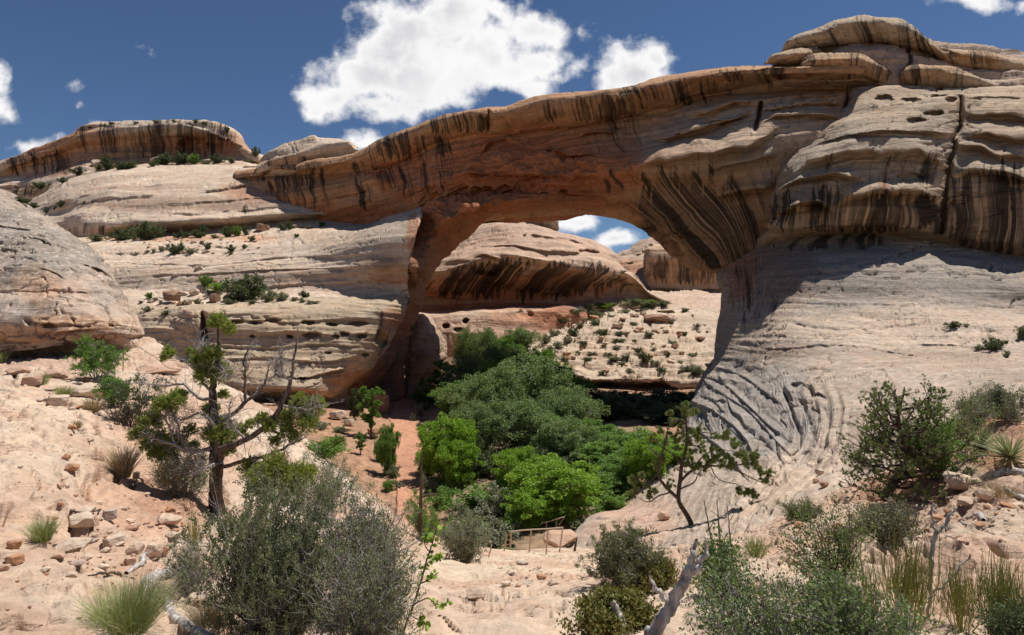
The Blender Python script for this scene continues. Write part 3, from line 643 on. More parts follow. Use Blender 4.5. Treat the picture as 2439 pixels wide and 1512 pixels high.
# right buttress, its rounded cap rocks and their filler
patch('buttress', [
    [(1990, 195, 118), (2030, 190, 112), (2140, 190, 108), (2300, 195, 104), (2438, 195, 102), (3100, 240, 90)],
    [(1990, 215, 108), (2030, 208, 98), (2140, 205, 94), (2290, 213, 90), (2438, 213, 88), (3100, 260, 78)],
    [(1990, 235, 104), (2040, 225, 94), (2150, 222, 90), (2290, 228, 86), (2438, 226, 84), (3100, 280, 74)],
    [(1985, 265, 103), (2010, 262, 93), (2080, 250, 88), (2180, 252, 85), (2290, 262, 83.5), (2438, 258, 81.5), (3100, 310, 71)],
    [(1925, 330, 104), (1940, 325, 93), (2000, 302, 86), (2120, 296, 82), (2270, 310, 81.5), (2438, 305, 79), (3100, 350, 69)],
    [(1872, 385, 105), (1884, 380, 92), (1960, 350, 84.5), (2100, 345, 80), (2265, 355, 80), (2438, 350, 77.5), (3100, 400, 67)],
    [(1848, 435, 106), (1858, 430, 91), (1940, 405, 82.5), (2100, 395, 78.5), (2255, 405, 78.5), (2438, 400, 76.5), (3100, 450, 66)],
    [(1832, 480, 107), (1842, 480, 91), (1930, 460, 82), (2100, 445, 78), (2240, 460, 78.5), (2438, 455, 76), (3100, 505, 65)],
    [(1826, 510, 107), (1834, 512, 91), (1930, 500, 82), (2100, 490, 78), (2235, 505, 78.5), (2438, 510, 76), (3100, 555, 65)],
    [(1824, 530, 108), (1830, 535, 92), (1920, 535, 83.5), (2090, 528, 80), (2235, 550, 79.5), (2438, 575, 77), (3100, 620, 66)],
    [(1824, 545, 110), (1830, 552, 95), (1915, 552, 87.5), (2085, 545, 84.5), (2235, 572, 83), (2438, 605, 80), (3100, 650, 69)],
    ('off', 0, 6, -1), ('off', 0, 6, -4)],
    M_arch, (.42, .325, .23), [(GREY, (2100, 330, 300, 60), .35), (GREY, (1900, 420, 80, 110), .5), (TAN, (2350, 300, 160, 60), .4), ((.44, .28, .16), (2080, 500, 260, 56), .7), ((.42, .25, .14), (2380, 510, 150, 80), .6), (RED, (2110, 430, 20, 30), .4),
        ('varn', (2060, 500, 320, 70), 1.1), ('varn', (2390, 500, 190, 130), 1.2), ('varn', (2110, 400, 190, 60), .75), ((.24, .17, .12), (2390, 540, 170, 60), .5), ((.27, .20, .14), (2070, 500, 260, 40), .35), ('varn', (1960, 440, 60, 30), .5), ('varn', (2380, 580, 160, 40), 1.0), ('varn', (2060, 360, 120, 20), .35)],
    mode='a', fbm_amp=.9, fbm_len=13, led=(.5, 3.6, .22, 1.0), dip=.02, seed=7.0, parent=arch, step=2.2, ledge_gain=(1.2, 1.1),
    feats=[('crack', [(2284, 222), (2284, 300), (2268, 340), (2262, 400), (2254, 440), (2246, 500), (2238, 562)], 2.8, 6), ('crack', [(2020, 232), (2014, 262)], 3, 4),
           ('lobe', [(1930, 350), (2000, 322), (2080, 312), (2180, 308), (2275, 325)], 2.6, 26), ('lobe', [(1872, 420), (1930, 385), (2000, 366), (2100, 358), (2180, 362), (2262, 392)], 3.0, 28),
           ('lobe', [(1842, 462), (1900, 425), (1980, 410), (2060, 425)], 3.0, 24), ('lobe', [(1836, 512), (1872, 502), (1905, 480), (1940, 478), (1985, 505)], 3.4, 18),
           ('lobe', [(1985, 490), (2030, 468), (2080, 455), (2160, 452), (2245, 470)], 4.0, 24), ('ledge', [(2060, 330), (2120, 322), (2200, 330)], .8, 5), ('ledge', [(1960, 395), (2040, 380), (2120, 376)], .8, 5),
           ('ledge', [(1880, 545), (1960, 530), (2080, 535), (2200, 540)], 1.6, 6), ('hole', [(2105, 240), (26, 12)], 2.4, 1), ('hole', [(2165, 240), (28, 7)], 2.0, 1), ('hole', [(2230, 232), (26, 6)], 1.8, 1), ('hole', [(2262, 245), (16, 8)], 1.8, 1),
           ('hole', [(2220, 272), (26, 8)], 2.0, 1), ('hole', [(2180, 288), (26, 7)], 1.8, 1), ('hole', [(2170, 420), (34, 12)], 1.6, 1), ('bump', [(1890, 488), (20, 12)], 2, 1),
           ('lobe', [(2290, 275), (2380, 268), (2438, 276), (2520, 280)], 2.4, 20), ('lobe', [(2286, 325), (2340, 315), (2400, 322), (2480, 330)], 2.6, 22), ('lobe', [(2272, 352), (2330, 352), (2370, 362), (2460, 368)], 2.6, 20), ('lobe', [(2270, 415), (2340, 400), (2400, 408), (2500, 440)], 3.4, 26),
           ('ledge', [(2300, 240), (2360, 232), (2438, 238)], 1.2, 5), ('bump', [(2100, 320), (120, 30)], 1.5, 1)])
def cap(name, crest, bot, depth, thick=3.0, blobs=(), seed=0, base=(.44, .34, .24), feats=()):
    """an overhanging rounded slab: crest and lower edge as the eye sees them, closed behind"""
    n = 26
    cr = np.array(crest, float); bo = np.array(bot, float)
    k = np.linspace(0, 1, n)
    sc = np.r_[0, np.cumsum(np.hypot(*np.diff(cr, axis=0).T))]; sb = np.r_[0, np.cumsum(np.hypot(*np.diff(bo, axis=0).T))]
    c = pchip(sc / sc[-1], cr, k); b = pchip(sb / sb[-1], bo, k)
    e = np.sin(np.pi * k) ** .45                       # pulled back at both ends
    def row(fr, dY):
        p = c * (1 - fr) + b * fr
        return [(p[i, 0], p[i, 1], depth + 6 * (1 - e[i]) + dY * e[i]) for i in range(n)]
    return patch(name, [row(.30, thick * 4), row(.06, thick * 2), row(0, thick * .6), row(.10, -.3), row(.22, -1.0), row(.55, -.4), row(.85, 1.0), row(1.0, 2.4), row(.95, thick * 2), row(.3, thick * 4)],
                 M_arch, base, list(blobs), mode='i', fbm_amp=.55, fbm_len=7, led=(.18, 2, .12, .7), seed=seed, parent=arch, feats=feats, step=2.2)
VC = [((.45, .27, .14), (2150, 150, 320, 60), .7), ('varn', (2150, 120, 330, 130), .88)]
cap('cap_rock', [(1857, 124), (1877, 95), (1942, 71), (2002, 45), (2063, 37), (2132, 43), (2167, 58), (2201, 87), (2262, 117), (2340, 122), (2438, 143), (2600, 170)],
    [(1859, 125), (1946, 113), (2028, 106), (2080, 99), (2132, 108), (2154, 116), (2201, 125), (2262, 162), (2327, 177), (2438, 204), (2600, 230)], 97, 3.2, VC, 11.0, feats=[('ledge', [(2205, 92), (2250, 118), (2300, 135), (2380, 145)], 1.5, 6)])
cap('cap_rock', [(1822, 150), (1830, 134), (1851, 125), (1900, 119), (1946, 116), (1962, 124)], [(1822, 154), (1850, 156), (1900, 156), (1930, 154), (1962, 146)], 97, 2, VC, 12.0)
cap('cap_rock', [(1897, 172), (1911, 141), (1959, 127), (2028, 126), (2089, 147), (2125, 165), (2145, 182)], [(1897, 178), (1925, 190), (1959, 188), (2046, 186), (2089, 200), (2125, 206), (2145, 200)], 94, 2.4, VC, 13.0)
cap('cap_rock', [(2138, 190), (2154, 160), (2193, 152), (2240, 154), (2305, 173), (2361, 197), (2402, 216)], [(2140, 200), (2175, 212), (2262, 217), (2330, 218), (2402, 219)], 92, 2.2, VC, 14.0)
patch('upper_tier', [
    [(1840, 140, 112), (1960, 110, 112), (2080, 92, 112), (2300, 110, 110), (2600, 160, 104)],
    [(1840, 145, 104), (1960, 120, 103), (2060, 104, 101), (2130, 106, 101), (2300, 150, 99), (2600, 190, 94)],
    [(1840, 150, 102), (1960, 128, 101), (2060, 120, 97), (2130, 128, 97), (2300, 165, 97), (2600, 205, 92)],
    [(1840, 158, 101), (1960, 150, 99), (2060, 150, 96), (2130, 160, 96), (2300, 190, 95), (2600, 225, 90)],
    [(1840, 180, 100), (1960, 190, 98), (2060, 200, 97), (2130, 208, 96), (2300, 222, 94), (2600, 255, 88)],
    [(1840, 210, 102), (1960, 215, 101), (2060, 212, 100), (2130, 218, 99), (2300, 230, 95), (2600, 270, 90)]],
    M_arch, (.44, .33, .25), [(PINK, (2080, 130, 90, 30), .4)], mode='i', fbm_amp=1.1, fbm_len=6, led=(.6, 2.2, .3, .8), seed=15.0, parent=arch,
    feats=[('crack', [(2160, 110), (2165, 150), (2150, 180)], 2.5, 4), ('hole', [(2010, 112), (12, 5)], 1.5, 1), ('hole', [(2070, 110), (20, 5)], 1.5, 1)])

# ---- the long pale slope under the buttress and the swirled bedding at its foot
def swirl(S, U, V):
    # contour-like ribs of cross bedding bending down towards the gully
    m = sstep(U, 1600, 1670) * (1 - sstep(U, 1850, 1930)) * sstep(V, 850, 910) * (1 - sstep(V, 1110, 1190))
    q = np.stack([U / 130, V / 130, U * 0], -1)
    w = fbm(q + 4, 3)
    ph = ((V - 880) - .80 * (U - 1650)) / 38.0 + w * 3.2
    def rib(x): 
        t = x % 1; return np.where(t < .78, t / .78, (1 - t) / .22)
    gc = 1925 + 18 * np.sin((V - 900) / 70.0) - sstep(V, 1050, 1280) * 130
    p2 = (U - gc) / 17.0 + w * 1.2
    m2 = (1 - sstep(np.abs(U - gc), 55, 90)) * sstep(V, 890, 950) * (1 - sstep(V, 1230, 1300))
    p3 = ((V - 1100) * .35 + (U - 1600)) / 19.0 + w * 2
    m3 = sstep(V, 1100, 1170) * sstep(U, 1500, 1600) * (1 - sstep(U, 1760, 1860))
    return m * ((rib(ph * .55) - .5) * .34 * sstep(np.abs(w), .0, .3) + (rib(ph * 2.7 + w) - .5) * .055) + m2 * (np.sin(p2 * 3.3) * .10 + (rib(p2 * 2.3) - .5) * .06) + m3 * (rib(p3) - .5) * .05
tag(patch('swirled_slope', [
    [(1850, 560, 130), (1800, 560, 112), (1860, 545, 95), (1960, 540, 92), (2100, 535, 90), (2250, 560, 88), (2438, 590, 85), (3100, 630, 75)],
    [(1815, 640, 128), (1700, 640, 108), (1800, 612, 96), (1900, 590, 86.5), (2100, 578, 82.5), (2250, 590, 81), (2438, 622, 78), (3100, 660, 70)],
    [(1815, 690, 124), (1716, 690, 104), (1800, 668, 89), (1900, 652, 79), (2100, 640, 74), (2250, 645, 73), (2438, 665, 71), (3100, 700, 65)],
    [(1815, 740, 120), (1713, 735, 101), (1800, 722, 85), (1900, 716, 75), (2100, 718, 69.5), (2250, 728, 67), (2438, 745, 67), (3100, 780, 58)],
    [(1810, 790, 118), (1705, 780, 99), (1780, 770, 82), (1880, 760, 71.5), (2100, 765, 65.5), (2250, 775, 62), (2438, 785, 59), (3100, 820, 53)],
    [(1800, 850, 116), (1698, 845, 95), (1770, 830, 78), (1880, 825, 66.5), (2100, 830, 59), (2250, 835, 56), (2438, 840, 51), (3100, 880, 42)],
    [(1780, 900, 114), (1664, 905, 91), (1740, 890, 76), (1860, 885, 62), (2050, 890, 50), (2250, 890, 43), (2438, 895, 38), (3100, 930, 32)],
    [(1760, 940, 110), (1644, 955, 85), (1720, 950, 68), (1850, 955, 53), (2030, 950, 42), (2250, 955, 34), (2438, 960, 28), (3100, 1000, 25)],
    [(1740, 1010, 98), (1628, 1030, 76), (1710, 1030, 58), (1850, 1040, 45), (1990, 1030, 37), (2250, 1040, 27), (2438, 1050, 22), (3100, 1100, 19)],
    [(1690, 1080, 84), (1570, 1095, 64), (1680, 1110, 49), (1820, 1130, 38), (1960, 1130, 31), (2250, 1150, 21), (2438, 1160, 17.5), (3100, 1200, 15)],
    [(1600, 1180, 68), (1490, 1190, 52), (1620, 1210, 38), (1780, 1220, 30), (1930, 1220, 25), (2250, 1250, 16.5), (2438, 1260, 14), (3100, 1300, 12)],
    [(1500, 1240, 54), (1400, 1240, 42), (1550, 1290, 29), (1740, 1320, 22), (1900, 1330, 19), (2250, 1360, 13.5), (2438, 1370, 12), (3100, 1400, 10)],
    [(1440, 1330, 42), (1330, 1320, 33), (1500, 1370, 24), (1740, 1400, 19), (1900, 1420, 17), (2250, 1450, 12.5), (2438, 1450, 11), (3100, 1500, 9)],
    ], M_ped, (.43, .345, .27), [
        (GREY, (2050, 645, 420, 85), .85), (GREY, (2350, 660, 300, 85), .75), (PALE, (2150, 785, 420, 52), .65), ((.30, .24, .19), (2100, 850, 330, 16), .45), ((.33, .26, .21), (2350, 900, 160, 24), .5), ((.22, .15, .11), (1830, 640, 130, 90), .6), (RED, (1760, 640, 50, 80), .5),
        ((.32, .285, .25), (1780, 980, 210, 140), .9), (PALE, (1900, 1160, 200, 120), .55), (PINK, (1500, 1240, 130, 90), .7), (TAN, (2250, 850, 220, 30), .5), ((.28, .2, .15), (1870, 840, 120, 18), .5),
        ('lich', (2200, 790, 460, 66), .95), ('lich', (2250, 880, 320, 60), .4), ('lich', (1850, 600, 160, 70), .5), ('varn', (1790, 690, 80, 100), .85), ('varn', (1980, 575, 260, 30), .9), ('varn', (2350, 640, 200, 20), .6), ('lich', (2150, 650, 400, 70), .5)],
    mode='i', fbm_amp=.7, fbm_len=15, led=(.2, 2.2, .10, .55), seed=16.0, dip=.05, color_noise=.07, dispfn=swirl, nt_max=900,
    feats=[('ledge', [(1740, 724), (1830, 716), (1960, 722), (2100, 722), (2250, 734), (2438, 752)], .35, 4), ('ledge', [(1800, 826), (1860, 836), (1960, 826), (2080, 832), (2200, 838)], .6, 5), ('ledge', [(2100, 834), (2150, 842), (2200, 850)], 1.3, 4),
           ('hole', [(1900, 922), (22, 9)], 1.2, 1), ('hole', [(1948, 940), (18, 7)], 1.0, 1), ('hole', [(1805, 1045), (12, 9)], .9, 1),
           ('crack', [(1864, 925), (1879, 967), (1892, 1010), (1898, 1055), (1880, 1090)], 1.3, 5), ('crack', [(1905, 950), (1922, 993), (1927, 1028), (1905, 1080), (1862, 1136), (1818, 1179), (1775, 1218)], .9, 8), ('crack', [(1955, 960), (1970, 1020), (1955, 1090), (1900, 1160)], .6, 6),
           ('lobe', [(1655, 892), (1706, 905), (1760, 945), (1830, 1010), (1870, 1040)], .9, 13), ('lobe', [(1695, 872), (1760, 892), (1818, 930), (1868, 965)], .8, 12), ('lobe', [(1650, 955), (1714, 990), (1771, 1040), (1800, 1100)], .95, 14), ('lobe', [(1700, 925), (1780, 975), (1850, 1050), (1890, 1090)], .7, 12), ('lobe', [(1620, 1010), (1680, 1040), (1740, 1090), (1790, 1150)], .9, 14), ('ledge', [(1680, 900), (1740, 935), (1790, 985)], .5, 4), ('ledge', [(1720, 1010), (1760, 1040), (1790, 1090)], .5, 4),
           ('ledge', [(2040, 885), (2090, 878), (2120, 900), (2140, 930)], .8, 4), ('ledge', [(2180, 820), (2260, 824), (2340, 836)], .8, 4), ('ledge', [(2300, 870), (2380, 880), (2438, 890)], .7, 4), ('groove', [(1880, 770), (2000, 790), (2200, 775), (2400, 800)], .5, 3),
           ('hole', [(1660, 890), (10, 16)], 2, 1), ('hole', [(1690, 925), (12, 6)], 1.2, 1), ('hole', [(1720, 960), (12, 6)], 1.2, 1)]), kind='structure')

# ---- beyond the opening
dome = empty('mesa', tuple(P(1300, 740, 200)), 'red cliff with a black streaked alcove and a pale domed top seen through the arch', 'cliff')
G_crest = [(900, 580, 225), (1040, 560, 222), (1110, 540, 220), (1165, 524, 218), (1230, 512, 216), (1300, 532, 214), (1330, 553, 212), (1380, 566, 210), (1440, 588, 207), (1465, 604, 206), (1482, 632, 206), (1510, 655, 207), (1545, 690, 210), (1600, 720, 214)]
patch('cliff_face', [
    shift(G_crest, 20, 50), shift(G_crest, 5, 14), G_crest,
    [(900, 610, 212), (1040, 600, 210), (1110, 585, 204), (1165, 575, 200), (1230, 556, 198), (1300, 566, 197), (1380, 592, 196), (1440, 610, 196), (1470, 625, 199), (1510, 660, 204), (1545, 694, 208), (1600, 722, 212)],
    [(900, 640, 200), (1040, 630, 196), (1110, 612, 190), (1165, 596, 188), (1230, 592, 186), (1300, 606, 186), (1380, 622, 187), (1440, 632, 190), (1470, 640, 196), (1510, 663, 202), (1545, 697, 206), (1600, 725, 211)],
    [(900, 655, 198), (1040, 645, 194), (1110, 628, 188), (1165, 612, 185), (1230, 610, 183.5), (1300, 624, 184), (1380, 640, 186), (1440, 646, 190), (1470, 652, 196), (1510, 668, 203), (1545, 700, 207), (1600, 727, 212)],
    [(900, 700, 204), (1040, 695, 200), (1110, 672, 196), (1165, 664, 193), (1230, 664, 192), (1300, 668, 192), (1380, 672, 194), (1440, 672, 197), (1470, 674, 201), (1505, 682, 205), (1545, 706, 210), (1600, 730, 214)],
    [(900, 725, 208), (1040, 722, 204), (1110, 720, 200), (1165, 718, 199), (1230, 716, 198), (1300, 716, 198), (1380, 708, 200), (1440, 700, 203), (1500, 690, 206), (1545, 712, 212), (1600, 733, 216)],
    [(900, 735, 207), (1040, 732, 203), (1110, 733, 199), (1165, 730, 198), (1230, 727, 197), (1300, 727, 197), (1380, 715, 199), (1440, 706, 203), (1500, 700, 206), (1545, 717, 212), (1600, 738, 216)],
    [(900, 750, 182), (1040, 745, 180), (1110, 744, 178), (1165, 742, 178), (1230, 740, 178), (1300, 738, 179), (1380, 730, 186), (1440, 730, 196), (1500, 722, 200), (1545, 724, 206), (1600, 743, 212)],
    [(900, 800, 176), (1040, 800, 174), (1110, 800, 173), (1165, 800, 173), (1230, 800, 173), (1300, 790, 175), (1380, 780, 182), (1440, 770, 192), (1500, 760, 198), (1600, 760, 210)],
    ('off', 0, -3, -8), ('off', 0, -8, -14)],
    M_far, (.50, .36, .26), [(PINK, (1300, 570, 300, 40), .4), (RED, (1250, 680, 330, 44), .8), (RED, (1330, 760, 180, 30), .7), ((.42, .19, .12), (1340, 745, 60, 22), .7), (PINK, (1150, 775, 200, 26), .6), ('varn', (1250, 665, 340, 60), 1.2), ('varn', (1260, 728, 160, 14), .3), ((.26, .12, .08), (1200, 728, 260, 10), .7)],
    mode='u', urange=(900, 1600), fbm_amp=1.6, fbm_len=22, led=(.8, 6, .5, 1.8), dip=.15, seed=20.0, parent=dome, step=2.0, slant=-.75,
    feats=[('ledge', [(1120, 590), (1200, 582), (1300, 596), (1400, 606)], 3, 5), ('ledge', [(1250, 560), (1330, 572), (1400, 584)], 2.5, 5), ('ledge', [(1120, 615), (1150, 605), (1200, 625), (1260, 640)], 4, 7), ('hole', [(1160, 640), (40, 14)], 4, 1),
           ('hole', [(1108, 764), (8, 7)], 5, 1), ('hole', [(1062, 778), (10, 8)], 4, 1), ('hole', [(1092, 788), (12, 6)], 5, 1), ('hole', [(1250, 745), (20, 10)], 2.5, 1), ('hole', [(1400, 600), (30, 6)], 3, 1), ('groove', [(1010, 700), (1250, 692), (1500, 676)], 1.5, 3)])
M_hood = M_far
patch('slab', [
    [(1238, 520, 222), (1260, 512, 222), (1290, 508, 220), (1322, 512, 218), (1332, 522, 218)],
    [(1238, 516, 214), (1250, 508, 213), (1280, 506, 212), (1315, 512, 211), (1332, 520, 213)],
    [(1238, 520, 212), (1250, 515, 209), (1280, 514, 208), (1315, 519, 208), (1332, 526, 211)],
    [(1240, 530, 212), (1255, 534, 210), (1282, 538, 209), (1312, 542, 209), (1330, 544, 212)],
    [(1240, 536, 216), (1262, 540, 214), (1290, 544, 213), (1312, 547, 213), (1328, 548, 216)], ('off', 0, 10, 0)],
    M_far, (.45, .34, .24), [('varn', (1290, 530, 60, 20), .6)], mode='i', fbm_amp=.5, fbm_len=6, led=(.3, 1.5, .1, .6), parent=dome, seed=21.0)
butte = empty('mesa', tuple(P(1640, 700, 270)), 'distant flat topped butte with dark vertical streaks, seen through the right side of the arch', 'cliff')
patch('cliff_face', [
    [(1528, 600, 320), (1560, 590, 320), (1900, 600, 320)],
    [(1528, 590, 285), (1545, 582, 284), (1590, 582, 282), (1640, 578, 280), (1720, 590, 278), (1900, 610, 280)],
    [(1528, 596, 280), (1545, 588, 276), (1590, 592, 274), (1640, 594, 272), (1720, 600, 271), (1900, 620, 272)],
    [(1531, 610, 279), (1548, 610, 274), (1590, 612, 272), (1640, 614, 270), (1720, 616, 269), (1900, 630, 270)],
    [(1536, 650, 280), (1550, 652, 275), (1590, 652, 273), (1640, 652, 271), (1720, 655, 270), (1900, 665, 271)],
    [(1545, 682, 281), (1556, 684, 276), (1590, 686, 273), (1640, 688, 271), (1720, 690, 270), (1900, 700, 272)],
    [(1548, 688, 283), (1556, 690, 278), (1590, 692, 276), (1640, 694, 274), (1720, 696, 273), (1900, 706, 276)],
    [(1530, 716, 268), (1556, 704, 266), (1590, 702, 264), (1640, 702, 262), (1720, 706, 262), (1900, 716, 262)],
    [(1500, 735, 250), (1556, 726, 250), (1590, 724, 250), (1640, 724, 248), (1720, 730, 248), (1900, 740, 248)]],
    M_far, (.48, .34, .235), [('varn', (1640, 640, 160, 52), 1.05), (ORANGE, (1640, 650, 150, 40), .6), (GREY, (1600, 700, 80, 14), .5)], mode='i', fbm_amp=1.8, fbm_len=22, led=(.8, 6, .4, 2), parent=butte, seed=22.0, step=2.0)
tag(patch('hills', [
    [(1400, 640, 470), (1500, 590, 460), (1570, 562, 450), (1600, 560, 440), (1700, 570, 440)],
    [(1400, 640, 410), (1465, 606, 400), (1500, 594, 395), (1545, 574, 390), (1570, 566, 388), (1590, 562, 386), (1640, 566, 384), (1700, 580, 384)],
    [(1400, 650, 390), (1465, 616, 380), (1500, 606, 374), (1545, 590, 370), (1590, 580, 368), (1700, 590, 368)],
    [(1400, 680, 360), (1465, 640, 345), (1500, 628, 340), (1545, 620, 335), (1590, 620, 335), (1700, 620, 335)],
    [(1400, 710, 320), (1465, 690, 310), (1500, 668, 305), (1545, 664, 300), (1590, 660, 300), (1700, 660, 300)],
    [(1400, 730, 280), (1465, 716, 275), (1500, 702, 272), (1545, 695, 270), (1590, 700, 270), (1700, 700, 270)]],
    M_far, (.45, .33, .24), [(RED, (1500, 640, 70, 20), .5)], mode='i', fbm_amp=4, fbm_len=25, led=(2.2, 7, 1.2, 2.5), seed=23.0, step=2.0), kind='structure')
def steps(S, U, V):
    w = fbm(S / np.array((22., 12., 12.)), 3) * 1.8 + .04 * S[..., 0]
    t = (S[..., 2] + w) / 1.15
    t2 = (S[..., 2] * 1.3 + fbm(S / np.array((12., 7., 7.)) + 7, 3) * 1.1) / .55
    return .95 * (1 - (t % 1)) ** 1.5 + .28 * (1 - (t2 % 1)) + .12 * fbm(S / 3.0, 3)
# ragged bench of pale rock on the far bank, undercut above the wood
tag(patch('far_terrace', [
    [(1180, 800, 225), (1290, 770, 232), (1400, 725, 245), (1500, 702, 262), (1560, 696, 275), (1640, 694, 280), (1800, 700, 285)],
    [(1180, 815, 205), (1290, 785, 205), (1360, 750, 212), (1420, 728, 222), (1500, 712, 232), (1560, 708, 240), (1640, 706, 246), (1800, 714, 250)],
    [(1180, 822, 190), (1270, 808, 186), (1340, 778, 188), (1400, 756, 192), (1500, 740, 198), (1560, 738, 200), (1640, 738, 204), (1800, 742, 206)],
    [(1180, 830, 175), (1270, 820, 170), (1330, 806, 166), (1400, 796, 165), (1500, 785, 166), (1560, 782, 166), (1640, 784, 168), (1800, 790, 170)],
    [(1180, 840, 160), (1275, 832, 155), (1320, 834, 150), (1400, 835, 146), (1500, 835, 144), (1560, 835, 143), (1640, 835, 142), (1800, 838, 142)],
    [(1190, 846, 150), (1280, 840, 147), (1310, 852, 142), (1360, 872, 134), (1440, 882, 130), (1520, 880, 128), (1600, 880, 127), (1800, 880, 126)],
    [(1190, 850, 146), (1285, 846, 144), (1312, 858, 140), (1350, 884, 131), (1400, 902, 125), (1500, 906, 122), (1560, 904, 120), (1640, 915, 118), (1800, 920, 118)],
    [(1190, 870, 150), (1285, 866, 148), (1312, 876, 146), (1350, 898, 140), (1400, 914, 136), (1500, 920, 134), (1560, 922, 133), (1640, 936, 131), (1800, 938, 131)],
    ('off', 0, 6, -3), ('off', 0, 1, -6)],
    M_mid, (.49, .385, .285), [(TAN, (1420, 850, 200, 30), .4), (PINK, (1640, 720, 100, 30), .4), (ORANGE, (1340, 880, 40, 14), .6), (ORANGE, (1600, 925, 60, 10), .6), ('varn', (1330, 880, 50, 16), .5)],
    mode='i', fbm_amp=2.2, fbm_len=11, led=(.5, 2.2, .3, .7), seed=24.0, step=2.0, dispfn=steps,
    feats=[('ledge', [(1500, 752), (1540, 748), (1600, 748), (1620, 754)], 2.2, 6), ('ledge', [(1420, 730), (1500, 722), (1600, 718), (1700, 716)], 2, 4), ('ledge', [(1330, 850), (1400, 858), (1440, 868)], 2, 5), ('ledge', [(1480, 800), (1560, 795), (1640, 800)], 1.5, 4), ('ledge', [(1380, 790), (1440, 782), (1520, 775)], 1.5, 4),
           ('ledge', [(1440, 845), (1520, 850), (1600, 842)], 1.5, 4)]), kind='structure')
# rounded rock behind the foot of the arch
_bo = patch('boulder', [
    [(968, 800, 150), (975, 760, 150), (1010, 744, 150), (1045, 780, 150), (1065, 830, 150), (1068, 850, 150)],
    [(962, 810, 140), (970, 762, 138), (1005, 748, 138), (1040, 784, 138), (1058, 826, 138), (1066, 850, 140)],
    [(962, 830, 134), (980, 795, 133), (1008, 780, 133), (1036, 800, 134), (1056, 835, 136), (1064, 856, 138)],
    [(962, 870, 132), (985, 850, 131), (1008, 840, 131), (1036, 850, 132), (1052, 862, 134), (1060, 872, 137)],
    [(962, 940, 128), (975, 925, 127), (995, 905, 127), (1020, 892, 129), (1045, 890, 132), (1060, 890, 136)], ('off', 0, 3, -5)],
    M_mid, (.42, .30, .21), [(ORANGE, (1010, 880, 50, 40), .8), ((.2, .13, .09), (1000, 850, 30, 20), .5), (PALE, (1010, 780, 40, 30), .4)], mode='i', fbm_amp=1.0, fbm_len=8, led=(.3, 2, .2, .8), seed=25.0)
tag(_bo, 'rounded tan rock leaning behind the left foot of the arch beside the creek bed', 'boulder')
# ---- big weathered rock at the left edge
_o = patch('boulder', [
    [(-500, 340, 50), (-250, 390, 48), (-100, 430, 46), (0, 462, 45), (40, 478, 45), (58, 492, 48)],
    [(-500, 330, 42), (-250, 386, 40), (-100, 426, 38), (0, 458, 37), (44, 476, 38), (62, 492, 43)],
    [(-500, 420, 37), (-250, 450, 35), (-100, 480, 33), (20, 508, 32.5), (112, 520, 34), (150, 545, 39)],
    [(-500, 520, 33), (-250, 540, 31), (-100, 560, 29.8), (60, 580, 29.5), (190, 588, 31.5), (238, 607, 37)],
    [(-500, 620, 30.5), (-250, 640, 29), (-100, 650, 27.8), (100, 660, 27.2), (240, 655, 29.5), (290, 680, 35)],
    [(-500, 700, 29), (-250, 702, 28), (-100, 700, 27), (100, 697, 26.6), (262, 694, 28.5), (300, 712, 34)],
    [(-500, 712, 28.4), (-250, 714, 27.4), (-100, 712, 26.4), (100, 709, 26), (280, 724, 27.6), (324, 752, 33)],
    [(-500, 790, 27), (-250, 790, 26.4), (-100, 785, 25.4), (100, 778, 25), (298, 776, 26.4), (350, 788, 31)],
    [(-500, 832, 26.4), (-250, 834, 26), (-100, 838, 25.6), (60, 836, 25.2), (200, 808, 25.6), (290, 796, 26.2), (346, 797, 30)],
    [(-500, 842, 27.6), (-250, 842, 27.2), (-100, 846, 26.8), (60, 844, 26.6), (200, 818, 26.8), (290, 806, 27), (340, 804, 30)], ('off', 0, 1, -1)],
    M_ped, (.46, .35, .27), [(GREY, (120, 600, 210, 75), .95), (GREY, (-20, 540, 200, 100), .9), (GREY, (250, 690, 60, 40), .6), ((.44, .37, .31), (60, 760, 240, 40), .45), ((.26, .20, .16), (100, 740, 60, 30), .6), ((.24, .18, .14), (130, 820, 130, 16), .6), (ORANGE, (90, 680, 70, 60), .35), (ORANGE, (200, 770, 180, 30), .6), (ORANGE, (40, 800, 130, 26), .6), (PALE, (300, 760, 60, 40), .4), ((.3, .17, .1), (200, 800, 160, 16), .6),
        ('lich', (100, 620, 360, 170), 1.0), ('lich', (150, 760, 280, 70), .85), ((.40, .33, .28), (40, 740, 60, 40), .6)],
    mode='i', fbm_amp=.5, fbm_len=7, led=(.10, 1.1, .10, .28), seed=30.0, color_noise=.09, step=2.4,
    feats=[('ledge', [(190, 632), (220, 640), (250, 652), (285, 672)], .9, 6), ('ledge', [(-60, 535), (0, 530), (40, 536), (80, 540)], .5, 4), ('ledge', [(-60, 600), (10, 592), (60, 600)], .4, 4), ('groove', [(-60, 700), (60, 702), (160, 698), (280, 700)], .35, 3),
           ('ledge', [(60, 560), (100, 575), (130, 585)], .5, 4), ('hole', [(268, 768), (8, 12)], .5, 1), ('ledge', [(90, 640), (130, 650), (160, 668)], .35, 4), ('ledge', [(60, 760), (120, 770), (160, 765), (220, 775)], .5, 4), ('ledge', [(100, 800), (160, 790), (230, 785)], .5, 4), ('hole', [(115, 775), (20, 8)], .6, 1)])
tag(_o, 'massive grey and orange lichened rock dome at the left edge above the sandy slope', 'boulder')

